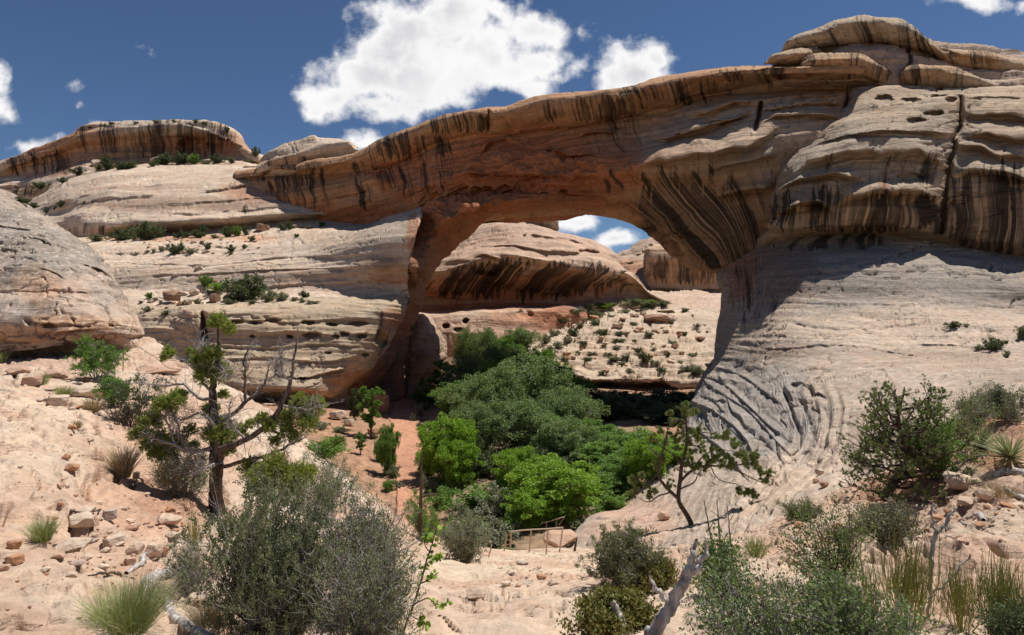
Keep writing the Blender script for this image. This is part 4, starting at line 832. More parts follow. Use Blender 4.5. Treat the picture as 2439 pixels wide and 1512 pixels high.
# ---- near ground
FAR_EDGE = [(-500, 830, 29), (0, 848, 27.5), (200, 846, 27.5), (350, 806, 30), (400, 838, 28), (450, 873, 25), (600, 945, 23), (740, 1058, 21), (900, 1184, 22), (1010, 1272, 27), (1100, 1296, 31), (1219, 1310, 33), (1400, 1306, 35), (1500, 1310, 30), (1650, 1300, 23), (1800, 1255, 21.5), (1960, 1185, 20.5), (2100, 1130, 19), (2230, 1075, 17.5), (2290, 1020, 16.5), (2340, 992, 16), (2438, 980, 15), (2950, 960, 13)]
def near_disp(S, U, V):
    near = sstep(-S[..., 1], -22, -3)
    d = fbm(S * 1.1 + 3, 4) * .10 + fbm(S * 4.0, 3) * .035 + np.abs(fbm(S * .45 + 9, 3)) * .12
    q = pn(np.stack([S[..., 0] / 1.6, S[..., 1] / 1.6, S[..., 2] / .22], -1))
    d = d + .05 * np.sign(q) * np.abs(q) ** .6
    # the smooth hump of bare slickrock on the left
    hump = np.exp(-(((U - 20) / 210) ** 2 + ((V - 1090) / 150) ** 2)) * .55
    # plates of slickrock with broken edges, and shallow washes of dirt between them
    f = fbm(S / np.array((2.6, 2.6, 2.6)) + 11, 5, .55) * 5.0
    r_ = np.floor(f) + sstep(f % 1, .0, .12)
    dirt = np.exp(-(((U - 330) / 150) ** 2 + ((V - 1150) / 150) ** 2)) + np.exp(-(((U - 2330) / 200) ** 2 + ((V - 1090) / 70) ** 2))
    smo = 1.4 * np.exp(-(((U - 1180) / 260) ** 2 + ((V - 1400) / 130) ** 2)) + np.exp(-(((U - 760) / 150) ** 2 + ((V - 1080) / 110) ** 2)); rk = 1 - .85 * np.clip(smo * 1.3, 0, 1)
    d = d * (.35 + .65 * rk)
    d = d + .10 * rk * r_ * (1 - np.clip(dirt * 1.3, 0, 1)) * sstep(S[..., 1], 3, 6)
    f3 = fbm(S / 1.1 + 3, 4) * 4; d = d + .03 * rk * (np.floor(f3) + sstep(f3 % 1, 0, .15))
    rub = np.exp(-(((U - 400) / 70) ** 2 + ((V - 1235) / 40) ** 2)); d = d + rub * .07 * fbm(S * 7, 3)
    d = d * (1 - .65 * sstep(S[..., 1], 11, 20))
    return d + hump
def near_col(C, S, U, V, zz):
    n = fbm(S * .5 + 2, 4); n2 = fbm(S * 1.7 + 5, 4)
    w = sstep(n + .25 * n2, -.06, .14)[..., None] * .55
    C = C * (1 - w) + np.array((.50, .315, .215)) * w
    return C
NG = patch('ground', [
    [(-500, 2300, 1.6), (0, 2300, 1.6), (1219, 2300, 1.7), (2438, 2300, 1.6), (2950, 2300, 1.6)],
    [(-500, 1700, 2.6), (0, 1700, 2.8), (500, 1700, 2.9), (1219, 1700, 3.0), (1700, 1700, 2.9), (2438, 1700, 2.7), (2950, 1700, 2.6)],
    [(-500, 1520, 3.4), (0, 1512, 3.6), (500, 1512, 3.9), (1000, 1512, 4.4), (1219, 1512, 4.6), (1700, 1512, 4.2), (2438, 1512, 3.6), (2950, 1520, 3.3)],
    [(-500, 1400, 4.4), (0, 1400, 4.8), (500, 1405, 5.4), (1000, 1410, 7.2), (1219, 1400, 8.6), (1500, 1405, 8), (1800, 1405, 7), (2438, 1400, 4.9), (2950, 1400, 4.3)],
    [(-500, 1290, 5.8), (0, 1290, 6.4), (500, 1305, 7.8), (900, 1335, 10.5), (1219, 1345, 15), (1400, 1345, 16), (1700, 1345, 11), (2000, 1315, 9.5), (2438, 1290, 6.4), (2950, 1290, 5.6)],
    [(-500, 1180, 7.6), (0, 1180, 8.7), (500, 1215, 11), (900, 1268, 15.5), (1100, 1315, 21), (1219, 1322, 24), (1400, 1322, 25), (1550, 1335, 18), (1700, 1322, 15), (2000, 1245, 13), (2438, 1180, 8.4), (2950, 1170, 7.4)],
    [(-500, 1060, 10.2), (0, 1065, 11.6), (400, 1090, 14), (600, 1135, 15), (740, 1180, 16), (900, 1228, 18.5), (1100, 1304, 26), (1219, 1314, 29), (1400, 1312, 30), (1550, 1318, 23), (1700, 1300, 18), (1960, 1215, 16.5), (2230, 1110, 13), (2438, 1060, 11), (2950, 1050, 9.6)],
    [(-500, 940, 16), (0, 945, 17), (200, 950, 17.5), (400, 975, 18), (600, 1030, 18.5), (740, 1100, 19), (900, 1200, 20), (1010, 1278, 25), (1219, 1311, 31), (1400, 1308, 33), (1550, 1312, 26), (1650, 1304, 20.5), (1800, 1264, 19.5), (1960, 1192, 18), (2230, 1088, 15), (2340, 1000, 14), (2438, 988, 13), (2950, 970, 11)],
    FAR_EDGE, shift(FAR_EDGE, 1, .3), ('off', 0, 1.0, -.8), ('off', 0, 3, -7)],
    rock_mat('near_ground', gs=6.0, bump=.6, strata=(.8, .8, 9.0), sf=(.90, 1.07), grain=(.76, 1.17)), NEARC, [
        ('lich', (120, 1000, 300, 200), .35), ('lich', (1150, 1400, 400, 120), .12), ('lich', (2250, 1280, 220, 90), .7), ('lich', (650, 1050, 200, 100), .2), (DIRT, (300, 1160, 160, 150), .9), (DIRT, (160, 1300, 330, 120), .55), (DIRT, (380, 1230, 130, 70), .9), ((.40, .22, .14), (390, 1220, 90, 40), .8), (DIRT, (330, 1000, 160, 60), .6), ((.64, .50, .37), (60, 1040, 190, 130), .75), ((.64, .52, .39), (700, 1080, 190, 140), .85), (PINK, (120, 870, 200, 24), .8),
        ((.62, .50, .36), (1150, 1350, 260, 60), .8), (PINK, (1000, 1480, 300, 60), .3), (DIRT, (1250, 1385, 130, 20), .6),
        ((.46, .25, .15), (2330, 1060, 230, 80), .95), ((.44, .24, .15), (2150, 1180, 170, 60), .9), (DIRT, (2300, 1460, 300, 90), .7), ((.56, .42, .30), (2280, 1250, 190, 70), .8), ((.30, .23, .17), (2230, 1270, 100, 28), .55), (DIRT, (1700, 1340, 160, 30), .5), (DIRT, (1900, 1300, 120, 40), .5), (DIRT, (1010, 1250, 60, 60), .7), ((.42, .25, .17), (940, 1240, 30, 30), .5)],
    mode='u', urange=(-500, 2950), nt_max=1000, fbm_amp=.28, fbm_len=5, led=(0, 2, 0, 1), seed=31.0, color_noise=.06, dispfn=near_disp, colfn=near_col, ns_cap=260, step=2.2,
    feats=[('ledge', [(56, 893), (97, 887), (138, 892)], 0.09, 4.8), ('ledge', [(192, 979), (225, 983), (259, 992)], 0.07, 3.2), ('ledge', [(51, 1000), (109, 1024), (167, 1040)], 0.07, 3.6), ('ledge', [(150, 975), (209, 992), (268, 1020)], 0.10, 4.3), ('ledge', [(121, 903), (165, 906), (209, 898)], 0.12, 4.1), ('ledge', [(72, 998), (119, 1020), (167, 1035)], 0.10, 3.8), ('ledge', [(143, 936), (175, 941), (206, 940)], 0.06, 3.1), ('ledge', [(150, 916), (196, 921), (243, 931)], 0.13, 3.4), ('ledge', [(99, 906), (149, 907), (199, 911)], 0.11, 3.6), ('ledge', [(201, 1415), (230, 1409), (259, 1411)], 0.11, 4.2), ('ledge', [(85, 1266), (117, 1265), (149, 1275)], 0.11, 4.8), ('ledge', [(343, 1371), (407, 1362), (470, 1359)], 0.13, 4.6), ('ledge', [(147, 1425), (197, 1440), (247, 1460)], 0.07, 3.9), ('ledge', [(49, 1279), (112, 1278), (176, 1289)], 0.06, 3.3), ('ledge', [(282, 1274), (318, 1278), (355, 1270)], 0.09, 3.4), ('ledge', [(21, 1194), (53, 1198), (84, 1211)], 0.06, 4.0), ('ledge', [(89, 1439), (119, 1448), (149, 1450)], 0.09, 5.0), ('ledge', [(171, 1242), (213, 1238), (254, 1236)], 0.08, 4.8), ('ledge', [(299, 1309), (325, 1307), (351, 1311)], 0.07, 3.5), ('ledge', [(313, 1216), (340, 1228), (367, 1239)], 0.13, 3.8), ('ledge', [(324, 1350), (380, 1367), (437, 1385)], 0.07, 3.4), ('ledge', [(314, 1413), (376, 1421), (438, 1424)], 0.12, 4.3), ('ledge', [(293, 1317), (344, 1328), (395, 1345)], 0.12, 4.9), ('ledge', [(986, 1475), (1050, 1487), (1113, 1509)], 0.12, 3.3), ('ledge', [(1308, 1430), (1336, 1431), (1363, 1429)], 0.10, 4.5), ('ledge', [(1293, 1362), (1319, 1367), (1344, 1383)], 0.12, 3.2), ('ledge', [(1251, 1447), (1311, 1464), (1371, 1471)], 0.07, 4.3), ('ledge', [(1079, 1463), (1134, 1472), (1190, 1481)], 0.06, 3.1), ('ledge', [(1174, 1403), (1233, 1412), (1293, 1431)], 0.09, 4.5), ('ledge', [(1148, 1331), (1206, 1347), (1265, 1373)], 0.10, 3.8), ('ledge', [(2265, 1226), (2300, 1238), (2334, 1238)], 0.07, 3.2), ('ledge', [(2177, 1312), (2223, 1323), (2268, 1325)], 0.11, 3.1), ('ledge', [(2315, 1209), (2352, 1221), (2389, 1236)], 0.12, 3.3), ('ledge', [(2311, 1206), (2342, 1209), (2373, 1217)], 0.10, 4.8), ('ledge', [(2225, 1180), (2262, 1188), (2300, 1195)], 0.11, 4.0), ('ledge', [(1889, 1216), (1948, 1225), (2007, 1228)], 0.13, 4.3), ('ledge', [(2207, 1271), (2244, 1286), (2282, 1301)], 0.12, 3.6), ('ledge', [(2308, 1298), (2357, 1300), (2407, 1312)], 0.11, 3.7), ('ledge', [(672, 1002), (700, 1005), (729, 1001)], 0.07, 4.8), ('ledge', [(614, 1077), (653, 1082), (692, 1096)], 0.09, 4.9), ('ledge', [(575, 1091), (614, 1087), (652, 1096)], 0.06, 4.9), ('ledge', [(705, 1116), (763, 1136), (820, 1164)], 0.10, 4.0), ('ledge', [(0, 880), (60, 905), (140, 945), (210, 990), (240, 1040), (235, 1090)][:5], .2, 5), ('ledge', [(950, 1290), (1050, 1330), (1120, 1352), (1180, 1362)], .2, 4), ('ledge', [(1180, 1395), (1260, 1400), (1340, 1392)], .2, 4)])
tag(NG, kind='structure')
# the same bench of rock goes on beside and behind the spot where the eye stands
def bench_strip(S):
    S = S.copy(); S[..., 2] += .10 * fbm(S * .5 + 3, 4) + .03 * fbm(S * 3, 3) + .05
    C = np.tile(np.array((.57, .43, .32)), S.shape[:2] + (1,)) * (1 + .15 * fbm(S * .6, 4)[..., None]); n0, n1 = S.shape[:2]; ix = np.arange(n0 * n1).reshape(n0, n1)
    z = np.zeros(n0 * n1); m = mesh_np('ground', S.reshape(-1, 3), np.stack([ix[:-1, :-1], ix[:-1, 1:], ix[1:, 1:], ix[1:, :-1]], -1).reshape(-1, 4), NG.data.materials[0], True, {'Col': C.reshape(-1, 3), 'varn': z, 'lich': z + .2}, S[..., :2].reshape(-1, 2))
    tag(mobj('ground', m), kind='structure')
yy = np.linspace(1.5, 34, 130)
for sgn, ue, prof in ((-1, -495, [(1.5, -1.70), (2.6, -1.69), (3.4, -1.75), (4.4, -1.9), (5.8, -2.13), (7.6, -2.22), (10.2, -2.13), (16, -2.03), (29, -1.48), (34, -1.3)]), (1, 2945, [(1.5, -1.70), (2.6, -1.69), (3.3, -1.74), (4.3, -1.9), (5.6, -2.06), (7.4, -2.1), (9.6, -1.94), (11, -1.62), (13, -1.83), (34, -2.5)])):
    pr = np.array(prof); zz_ = pchip(pr[:, 0], pr[:, 1], yy); tt = np.linspace(0, 1, 90) ** 1.5 * 42
    bench_strip(np.stack([(ue - CU) / F_ * yy[:, None] + sgn * tt[None], np.tile(yy[:, None], (1, 90)), np.tile(zz_[:, None], (1, 90))], -1))
bx_, by_ = np.meshgrid(np.linspace(-44, 44, 180), np.linspace(-25, 1.8, 80)); bench_strip(np.stack([bx_, by_, bx_ * 0 - 1.66], -1))

# ---- canyon floor, banks, creek bed, and the land beyond
CRK = np.array([(-4, 30, 1.6), (-7, 45, 1.5), (-9.2, 56, 1.45), (-12, 72, 1.9), (-15.5, 90, 2.3), (-18.8, 108, 2.9), (-19.5, 122, 4), (-16, 140, 4), (-8, 165, 4), (6, 200, 4)], float)
def floor_h(x, y):
    cx = pchip(CRK[:, 1], CRK[:, 0], y)
    d = x - cx
    h = -17 + .9 * sstep(np.abs(d), 3, 6)
    h = h + np.clip(-d - 5, 0, 40) * .16 * sstep(y, 50, 80)
    h = h + np.clip(d - 8, 0, 60) * .05
    p = np.stack([x / 14, y / 14, x * 0], -1)
    h = h + (.8 * fbm(p, 4)) * sstep(np.abs(d), 3, 8)
    return h
def grid_sheet(name, xs, ys, hf, mat, base, blobs=(), stand=True, colfn=None):
    X, Yg = np.meshgrid(xs, ys); H = hf(X, Yg)
    S = np.stack([X, Yg, H], -1); U, V = to_uv(S)
    C, at = paint(S, U, V, base, blobs, .1)
    C = C * (1 + .15 * fbm(S / 5, 4)[..., None])
    ns, nt = X.shape; idx = np.arange(ns * nt).reshape(ns, nt)
    Fq = np.stack([idx[:-1, :-1], idx[:-1, 1:], idx[1:, 1:], idx[1:, :-1]], -1).reshape(-1, 4)
    me = mesh_np(name, S.reshape(-1, 3), Fq, mat, True, {'Col': C.reshape(-1, 3), 'varn': at['varn'].ravel(), 'lich': at['lich'].ravel()}, np.stack([X, Yg], -1).reshape(-1, 2))
    o = mobj(name, me)
    if stand: ROCKS.append((S.reshape(-1, 3), Fq))
    return o
M_floor = rock_mat('canyon_soil', gs=1.2, bump=.4, strata=(.3, .3, 3), grain=(.6, 1.3))
tag(grid_sheet('canyon_floor', np.linspace(-90, 150, 300), np.linspace(28, 330, 380), floor_h, M_floor, (.38, .225, .14), [((.20, .17, .10), (1250, 1100, 320, 260), .7)]), kind='structure')
X_ = np.linspace(-2600, 2600, 40)
tag(grid_sheet('terrain', X_, np.linspace(-400, 4200, 40), lambda x, y: -19.5 + 0 * x, M_floor, (.40, .28, .19), stand=False), kind='structure')
# creek bed strip
ty = np.linspace(31, 199, 260)
cx = pchip(CRK[:, 1], CRK[:, 0], ty); hw = pchip(CRK[:, 1], CRK[:, 2], ty)
sx = np.linspace(-1, 1, 24)
Xc = cx[:, None] + sx[None] * (hw * (1 + .25 * pn(np.stack([ty / 4, ty * 0, ty * 0], -1))))[:, None]; Yc = np.tile(ty[:, None], (1, 24))
Zc = -16.9 + .10 * fbm(np.stack([Xc / 1.5, Yc / 1.5, Xc * 0], -1), 4) + .25 * (np.abs(sx)[None] ** 4) - .0
Zc[:, 0] = Zc[:, -1] = -17.4
S_ = np.stack([Xc, Yc, Zc], -1); idx = np.arange(Xc.size).reshape(Xc.shape)
Fq_ = np.stack([idx[:-1, :-1], idx[:-1, 1:], idx[1:, 1:], idx[1:, :-1]], -1).reshape(-1, 4)
Cc = np.tile(np.array((.52, .27, .165)), Xc.shape + (1,)) * (1 + .22 * fbm(S_ / 1.2, 4)[..., None])
me = mesh_np('creek_bed', S_.reshape(-1, 3), Fq_, rock_mat('creek_sand', gs=2.5, bump=.7, grain=(.62, 1.3)), True, {'Col': Cc.reshape(-1, 3), 'varn': Xc.ravel() * 0, 'lich': Xc.ravel() * 0 + .25}, np.stack([Xc, Yc], -1).reshape(-1, 2))
tag(mobj('creek_bed', me), kind='structure'); ROCKS.append((S_.reshape(-1, 3), Fq_))

# ---- what anything may stand on
_vs, _fs, _n = [], [], 0
for V_, F4 in ROCKS:
    _vs.append(V_); _fs.append(F4 + _n); _n += len(V_)
_vs = np.concatenate(_vs); _fs = np.concatenate(_fs)
BVH = BVHTree.FromPolygons(_vs.tolist(), _fs.tolist())
del _vs, _fs
def at(u, v, default=None):
    """the first rock or soil seen in that direction"""
    d = Vector(((u - CU) / F_, 1, (CV - v) / F_)).normalized()
    h = BVH.ray_cast(Vector((0, 0, 0)), d, 3000)
    if h[0] is None: return (Vector(P(u, v, default or 20.0)), Vector((0, 0, 1)))
    n = h[1]
    return (h[0], n if n.dot(d) < 0 else -n)
def drop(x, y, z0=60):
    h = BVH.ray_cast(Vector((x, y, z0)), Vector((0, 0, -1)), 300)
    return h[0] if h[0] is not None else Vector((x, y, -17))
# ================================================================ plants: materials and builders
def leaf_mat(name, c1, c2, trans=.35, rough=.55, spec=.3):
    m = bpy.data.materials.new(name); m.use_nodes = True; nt = m.node_tree; nt.nodes.clear()
    t = nn(nt, 'ShaderNodeAttribute', attribute_name='tint').outputs['Fac']
    oi = nn(nt, 'ShaderNodeObjectInfo').outputs['Random']
    f = mth(nt, 'ADD', mth(nt, 'MULTIPLY', t, .85), mth(nt, 'MULTIPLY', oi, .15))
    c = mixc(nt, f, c1, c2)
    bs = nn(nt, 'ShaderNodeBsdfPrincipled', inp={'Base Color': c, 'Roughness': rough}); bs.inputs['Specular IOR Level'].default_value = spec
    tr = nn(nt, 'ShaderNodeBsdfTranslucent', inp={0: mixc(nt, 1.0, c, (1.15, 1.2, .6), 'MULTIPLY')})
    mx = nn(nt, 'ShaderNodeMixShader', inp={0: trans, 1: bs.outputs[0], 2: tr.outputs[0]})
    nn(nt, 'ShaderNodeOutputMaterial', inp={0: mx.outputs[0]})
    return m
def bark_mat(name, c1, c2, scale=30, bump=.6, stretch=.15):
    m = bpy.data.materials.new(name); m.use_nodes = True; nt = m.node_tree; nt.nodes.clear()
    tc = nn(nt, 'ShaderNodeTexCoord').outputs['Object']
    uvn = nn(nt, 'ShaderNodeAttribute', attribute_name='along').outputs['Vector']
    n = noise(nt, vmth(nt, 'MULTIPLY', tc, (1, 1, stretch)), scale, 6, .65)
    c = mixc(nt, smooth(nt, n, .35, .65), c1, c2)
    bp = nn(nt, 'ShaderNodeBump', inp={'Strength': bump, 'Distance': .02, 'Height': n})
    bs = nn(nt, 'ShaderNodeBsdfPrincipled', inp={'Base Color': c, 'Roughness': .85, 'Normal': bp.outputs[0]}); bs.inputs['Specular IOR Level'].default_value = .15
    nn(nt, 'ShaderNodeOutputMaterial', inp={0: bs.outputs[0]})
    return m
L_bright = leaf_mat('bright_leaf', (.16, .29, .03), (.29, .43, .06), .4)
L_mid = leaf_mat('green_leaf', (.11, .21, .04), (.21, .33, .075), .35)
L_cotton = leaf_mat('cottonwood_leaf', (.12, .19, .065), (.26, .33, .14), .3)
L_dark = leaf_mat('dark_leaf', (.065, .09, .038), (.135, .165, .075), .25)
L_jun = leaf_mat('juniper_leaf', (.19, .26, .055), (.42, .44, .12), .38)
L_pin = leaf_mat('pine_needle', (.13, .19, .055), (.32, .36, .12), .15)
L_pin2 = leaf_mat('leaning_pine_needle', (.14, .20, .055), (.31, .34, .12), .15)  # needle colour of the small leaning pine
L_sage = leaf_mat('grey_green_leaf', (.15, .165, .095), (.30, .30, .20), .2)
L_olive = leaf_mat('olive_leaf', (.105, .13, .055), (.25, .27, .14), .2)
L_serv = leaf_mat('round_leaf', (.10, .165, .055), (.25, .30, .13), .3)
L_straw = leaf_mat('dry_grass_blade', (.38, .30, .17), (.60, .50, .32), .3)
L_grass = leaf_mat('grass_blade', (.28, .36, .11), (.56, .56, .28), .3)
L_eph = leaf_mat('green_stalk', (.20, .23, .045), (.50, .46, .14), .1)
L_yuc = leaf_mat('yucca_blade', (.17, .21, .09), (.38, .40, .22), .15)
L_red = leaf_mat('reddish_leaf', (.12, .16, .04), (.30, .22, .085), .3)
B_dark = bark_mat('dark_bark', (.045, .032, .025), (.14, .105, .08))
B_grey = bark_mat('grey_twig', (.20, .175, .16), (.38, .34, .31), 40)
B_jun = bark_mat('juniper_bark', (.05, .036, .028), (.21, .16, .125), 26, .9, .08)
B_dead = bark_mat('silvered_wood', (.24, .21, .185), (.62, .57, .52), 22, .9, .12)
B_brown = bark_mat('brown_bark', (.07, .05, .035), (.18, .13, .09))

def tubes(Pt, Rd, sides=4):
    """n polylines of k points -> quads of n tubes"""
    n, k, _ = Pt.shape
    T = np.gradient(Pt, axis=1); T /= np.linalg.norm(T, axis=-1, keepdims=True) + 1e-9
    mt_ = np.abs(T).mean(1); ref = np.eye(3)[np.argmin(mt_, axis=1)][:, None, :]
    A = np.cross(T, ref); A /= np.linalg.norm(A, axis=-1, keepdims=True) + 1e-9
    B = np.cross(T, A)
    an = np.arange(sides) * 2 * np.pi / sides
    V = Pt[:, :, None] + Rd[:, :, None, None] * (A[:, :, None] * np.cos(an)[:, None] + B[:, :, None] * np.sin(an)[:, None])
    idx = np.arange(n * k * sides).reshape(n, k, sides); nx = np.roll(idx, -1, axis=2)
    F = np.stack([idx[:, :-1], idx[:, 1:], nx[:, 1:], nx[:, :-1]], -1).reshape(-1, 4)
    return V.reshape(-1, 3), F
def resample(pts, k, rough=0, rng=None):
    a = np.array(pts, float); s = np.r_[0, np.cumsum(np.linalg.norm(np.diff(a[:, :3], axis=0), axis=1))]
    r = pchip(s / s[-1], a, np.linspace(0, 1, k))
    if rough: r[1:-1, :3] += rng.normal(size=(k - 2, 3)) * rough
    return r
def leaves(C, D, L, W, rng, bend=.15):
    n = len(C); D = D / (np.linalg.norm(D, axis=1, keepdims=True) + 1e-9)
    S = np.cross(D, rng.normal(size=(n, 3))); S /= np.linalg.norm(S, axis=1, keepdims=True) + 1e-9
    N = np.cross(D, S); L = np.broadcast_to(L, n)[:, None]; W = np.broadcast_to(W, n)[:, None]
    V = np.stack([C, C + D * L * .5 + S * W + N * L * bend, C + D * L, C + D * L * .5 - S * W + N * L * bend], 1)
    return V.reshape(-1, 3), np.arange(n * 4).reshape(n, 4)
class MBd:
    def __init__(s): s.V = []; s.F = []; s.T = []; s.n = 0
    def add(s, V, F, t=None):
        s.V.append(V); s.F.append(F + s.n); s.n += len(V)
        s.T.append(np.full(len(V), .5) if t is None else np.broadcast_to(t, len(V)) if np.ndim(t) == 0 else t)
    def mesh(s, name, mat, smooth_=False):
        return mesh_np(name, np.concatenate(s.V), np.concatenate(s.F), mat, smooth_, {'tint': np.concatenate(s.T)})
def unit(v): return v / (np.linalg.norm(v, axis=-1, keepdims=True) + 1e-9)
def rdir(rng, n, up=0.0):
    d = rng.normal(size=(n, 3)); d[:, 2] += up; return unit(d)

def grow_twigs(rng, starts, dirs, length, r0, k=5, wander=.35, up=.15):
    n = len(starts); P_ = np.zeros((n, k, 3)); P_[:, 0] = starts; d = unit(dirs)
    st = np.broadcast_to(length, n) / (k - 1)
    for i in range(1, k):
        d = unit(d + rng.normal(size=(n, 3)) * wander + np.array([0, 0, up]))
        P_[:, i] = P_[:, i - 1] + d * st[:, None]
    Rr = np.broadcast_to(r0, n)[:, None] * np.linspace(1, .35, k)[None]
    return P_, Rr
def sub(rng, P_, n, tmin=.2):
    """n start points and outward directions along given polylines"""
    m, k, _ = P_.shape; i = rng.randint(0, m, n); t = rng.uniform(tmin, 1, n) * (k - 1); j = np.minimum(t.astype(int), k - 2); f = (t - j)[:, None]
    s = P_[i, j] * (1 - f) + P_[i, j + 1] * f
    d = unit(P_[i, j + 1] - P_[i, j]); d = unit(d * .7 + rdir(rng, n) * .8)
    return s, d

def mk_bush(seed, h, w, leafm, barkm, stems=26, twigs=260, nl=5000, ll=.03, lw=.009, clump=.03, two=True, lean=.5, bare=0.0, fine=1, low=.15, stemr=.008, leafup=.3, up=.14, plume=0):
    """stems fanning from the root, twigs, then leaves along the twigs"""
    rng = np.random.RandomState(seed)
    a = rng.uniform(0, 2 * np.pi, stems); rr = rng.uniform(.1, 1, stems) ** .7
    d = np.stack([np.cos(a) * rr * w * (.46 - .10 * plume), np.sin(a) * rr * w * (.46 - .10 * plume), .92 * h * np.sqrt(np.maximum(.08, 1 - rr ** 2 * .8)) * rng.uniform(.75 - .25 * plume, 1.05 + .08 * plume, stems)], 1)
    st = np.stack([np.cos(a) * w * .05, np.sin(a) * w * .05, np.full(stems, -.03)], 1)
    S1, R1 = grow_twigs(rng, st, d, np.linalg.norm(d, axis=1), stemr * rng.uniform(.7, 1.4, stems), 8, .16, .04)
    s2, d2 = sub(rng, S1, twigs, low)
    S2, R2 = grow_twigs(rng, s2, d2, h * rng.uniform(.12, .30, twigs), stemr * .45, 5, .3 - .1 * plume, up)
    b = MBd(); b.add(*tubes(S1, R1, 5)); b.add(*tubes(S2, R2, 3))
    S3 = S2
    if fine:
        s3, d3 = sub(rng, S2, twigs * 2 * fine, .2)
        S3, R3 = grow_twigs(rng, s3, d3, h * rng.uniform(.04, .11, len(s3)), stemr * .22, 4, .3 - .1 * plume, up)
        b.add(*tubes(S3, R3, 3))
    l = MBd()
    if nl:
        keep = S3[rng.uniform(size=len(S3)) > bare]
        if bare:
            keep = keep[pn(keep[:, 0] / (w * .25) + seed) > -.1 - (1 - bare) * .4] if len(keep) > 50 else keep
        c, dd = sub(rng, keep, nl, .1); c = c + rng.normal(size=c.shape) * clump; dd = unit(dd + np.array([0, 0, leafup]))
        tn = np.clip(.5 + .45 * pn(c / (h * .12)) + rng.uniform(-.3, .3, nl), 0, 1)
        l.add(*leaves(c, dd, ll * rng.uniform(.6, 1.3, nl), lw * rng.uniform(.7, 1.3, nl), rng), np.repeat(tn, 4))
    return b.mesh('branches', barkm), (l.mesh('foliage', leafm) if nl else None)

def mk_tree(seed, h, w, leafm, barkm, lobes=14, cl=7, nl=16000, ll=.26, trunk=.16, base=.25, droop=0.0, spread=1.0, fill=.8):
    """tapered trunk, limbs to every lobe, leaves massed in uneven clumps with gaps between them"""
    rng = np.random.RandomState(seed)
    b = MBd(); l = MBd()
    L = []
    for i in range(lobes):
        a = i * 2.4 + rng.uniform(-.4, .4); t = (i + .5) / lobes
        z = h * (base + (1 - base) * (.12 + .80 * t)); rad = w * .5 * spread * (math.sin(math.pi * min(1, .22 + .78 * (1 - t) ** .8)) ** .6) * rng.uniform(.35, .78)
        L.append((math.cos(a) * rad, math.sin(a) * rad, z + h * rng.uniform(-.08, .08), w * rng.uniform(.10, .19)))
    L.append((0, 0, h * .9, w * .17)); L = np.array(L)
    tr = resample([(0, 0, -.4, trunk * 1.5), (rng.uniform(-.1, .1) * w, 0, h * .18, trunk * 1.1), (rng.uniform(-.1, .1) * w, rng.uniform(-.1, .1) * w, h * .45, trunk * .8), (0, 0, h * .85, trunk * .2)], 14, .03 * h * .1, rng)
    b.add(*tubes(tr[None, :, :3], tr[None, :, 3], 8))
    limb = []
    for q in L:
        zz = q[2] * rng.uniform(.35, .6); k = np.interp(zz, tr[:, 2], np.arange(14)); s = tr[int(k), :3]
        mid = s * .5 + q[:3] * .5 + np.array([0, 0, -.04 * h]) + rng.normal(size=3) * .03 * w
        p = resample([tuple(s) + (trunk * .45,), tuple(mid) + (trunk * .28,), tuple(q[:3]) + (trunk * .1,)], 8, .02 * w, rng); limb.append(p)
    limb = np.array(limb); b.add(*tubes(limb[..., :3], limb[..., 3], 5))
    s2, d2 = sub(rng, limb[..., :3], lobes * 10, .45); S2, R2 = grow_twigs(rng, s2, d2, w * rng.uniform(.08, .2, len(s2)), trunk * .10, 5, .3, .05)
    b.add(*tubes(S2, R2, 3))
    # clumps
    cc = []
    for q in L:
        n = cl; d = rdir(rng, n, .25); cc.append(np.c_[q[:3] + d * q[3] * np.array([1, 1, .95]) * rng.uniform(.6, 1.25, (n, 1)), np.full(n, q[3] * .33) * rng.uniform(.55, 1.3, n)])
    cc = np.concatenate(cc)
    wgt = cc[:, 3] ** 2; i = rng.choice(len(cc), nl, p=wgt / wgt.sum())
    d = rdir(rng, nl, .15); r_ = rng.uniform(0, 1, (nl, 1)) ** (.4 * fill)
    c = cc[i, :3] + d * cc[i, 3:4] * r_ * np.array([1.1, 1.1, 1.0])
    c += .12 * w * .3 * np.stack([pn(c / (w * .12) + k * 9) for k in range(3)], 1)
    dd = unit(d + rdir(rng, nl) * .9 + np.array([0, 0, .1 - droop]))
    tc = rng.uniform(0, 1, len(cc))
    tn = np.clip(.25 + .5 * tc[i] + rng.uniform(-.25, .25, nl), 0, 1)
    l.add(*leaves(c, dd, ll * rng.uniform(.6, 1.3, nl), ll * .36 * rng.uniform(.7, 1.3, nl), rng), np.repeat(tn, 4))
    return b.mesh('trunk', barkm), l.mesh('crown', leafm)

def tuft(l, rng, C, D, n, L, W, spread=.9):
    """needle brush at each of the points"""
    m = len(C); c = np.repeat(C, n, 0); d = unit(np.repeat(D, n, 0) * .9 + rdir(rng, m * n) * spread)
    tn = np.clip(np.repeat(rng.uniform(.1, .9, m), n) + rng.uniform(-.2, .2, m * n), 0, 1)
    l.add(*leaves(c, d, L * rng.uniform(.7, 1.2, m * n), W, rng, .03), np.repeat(tn, 4))

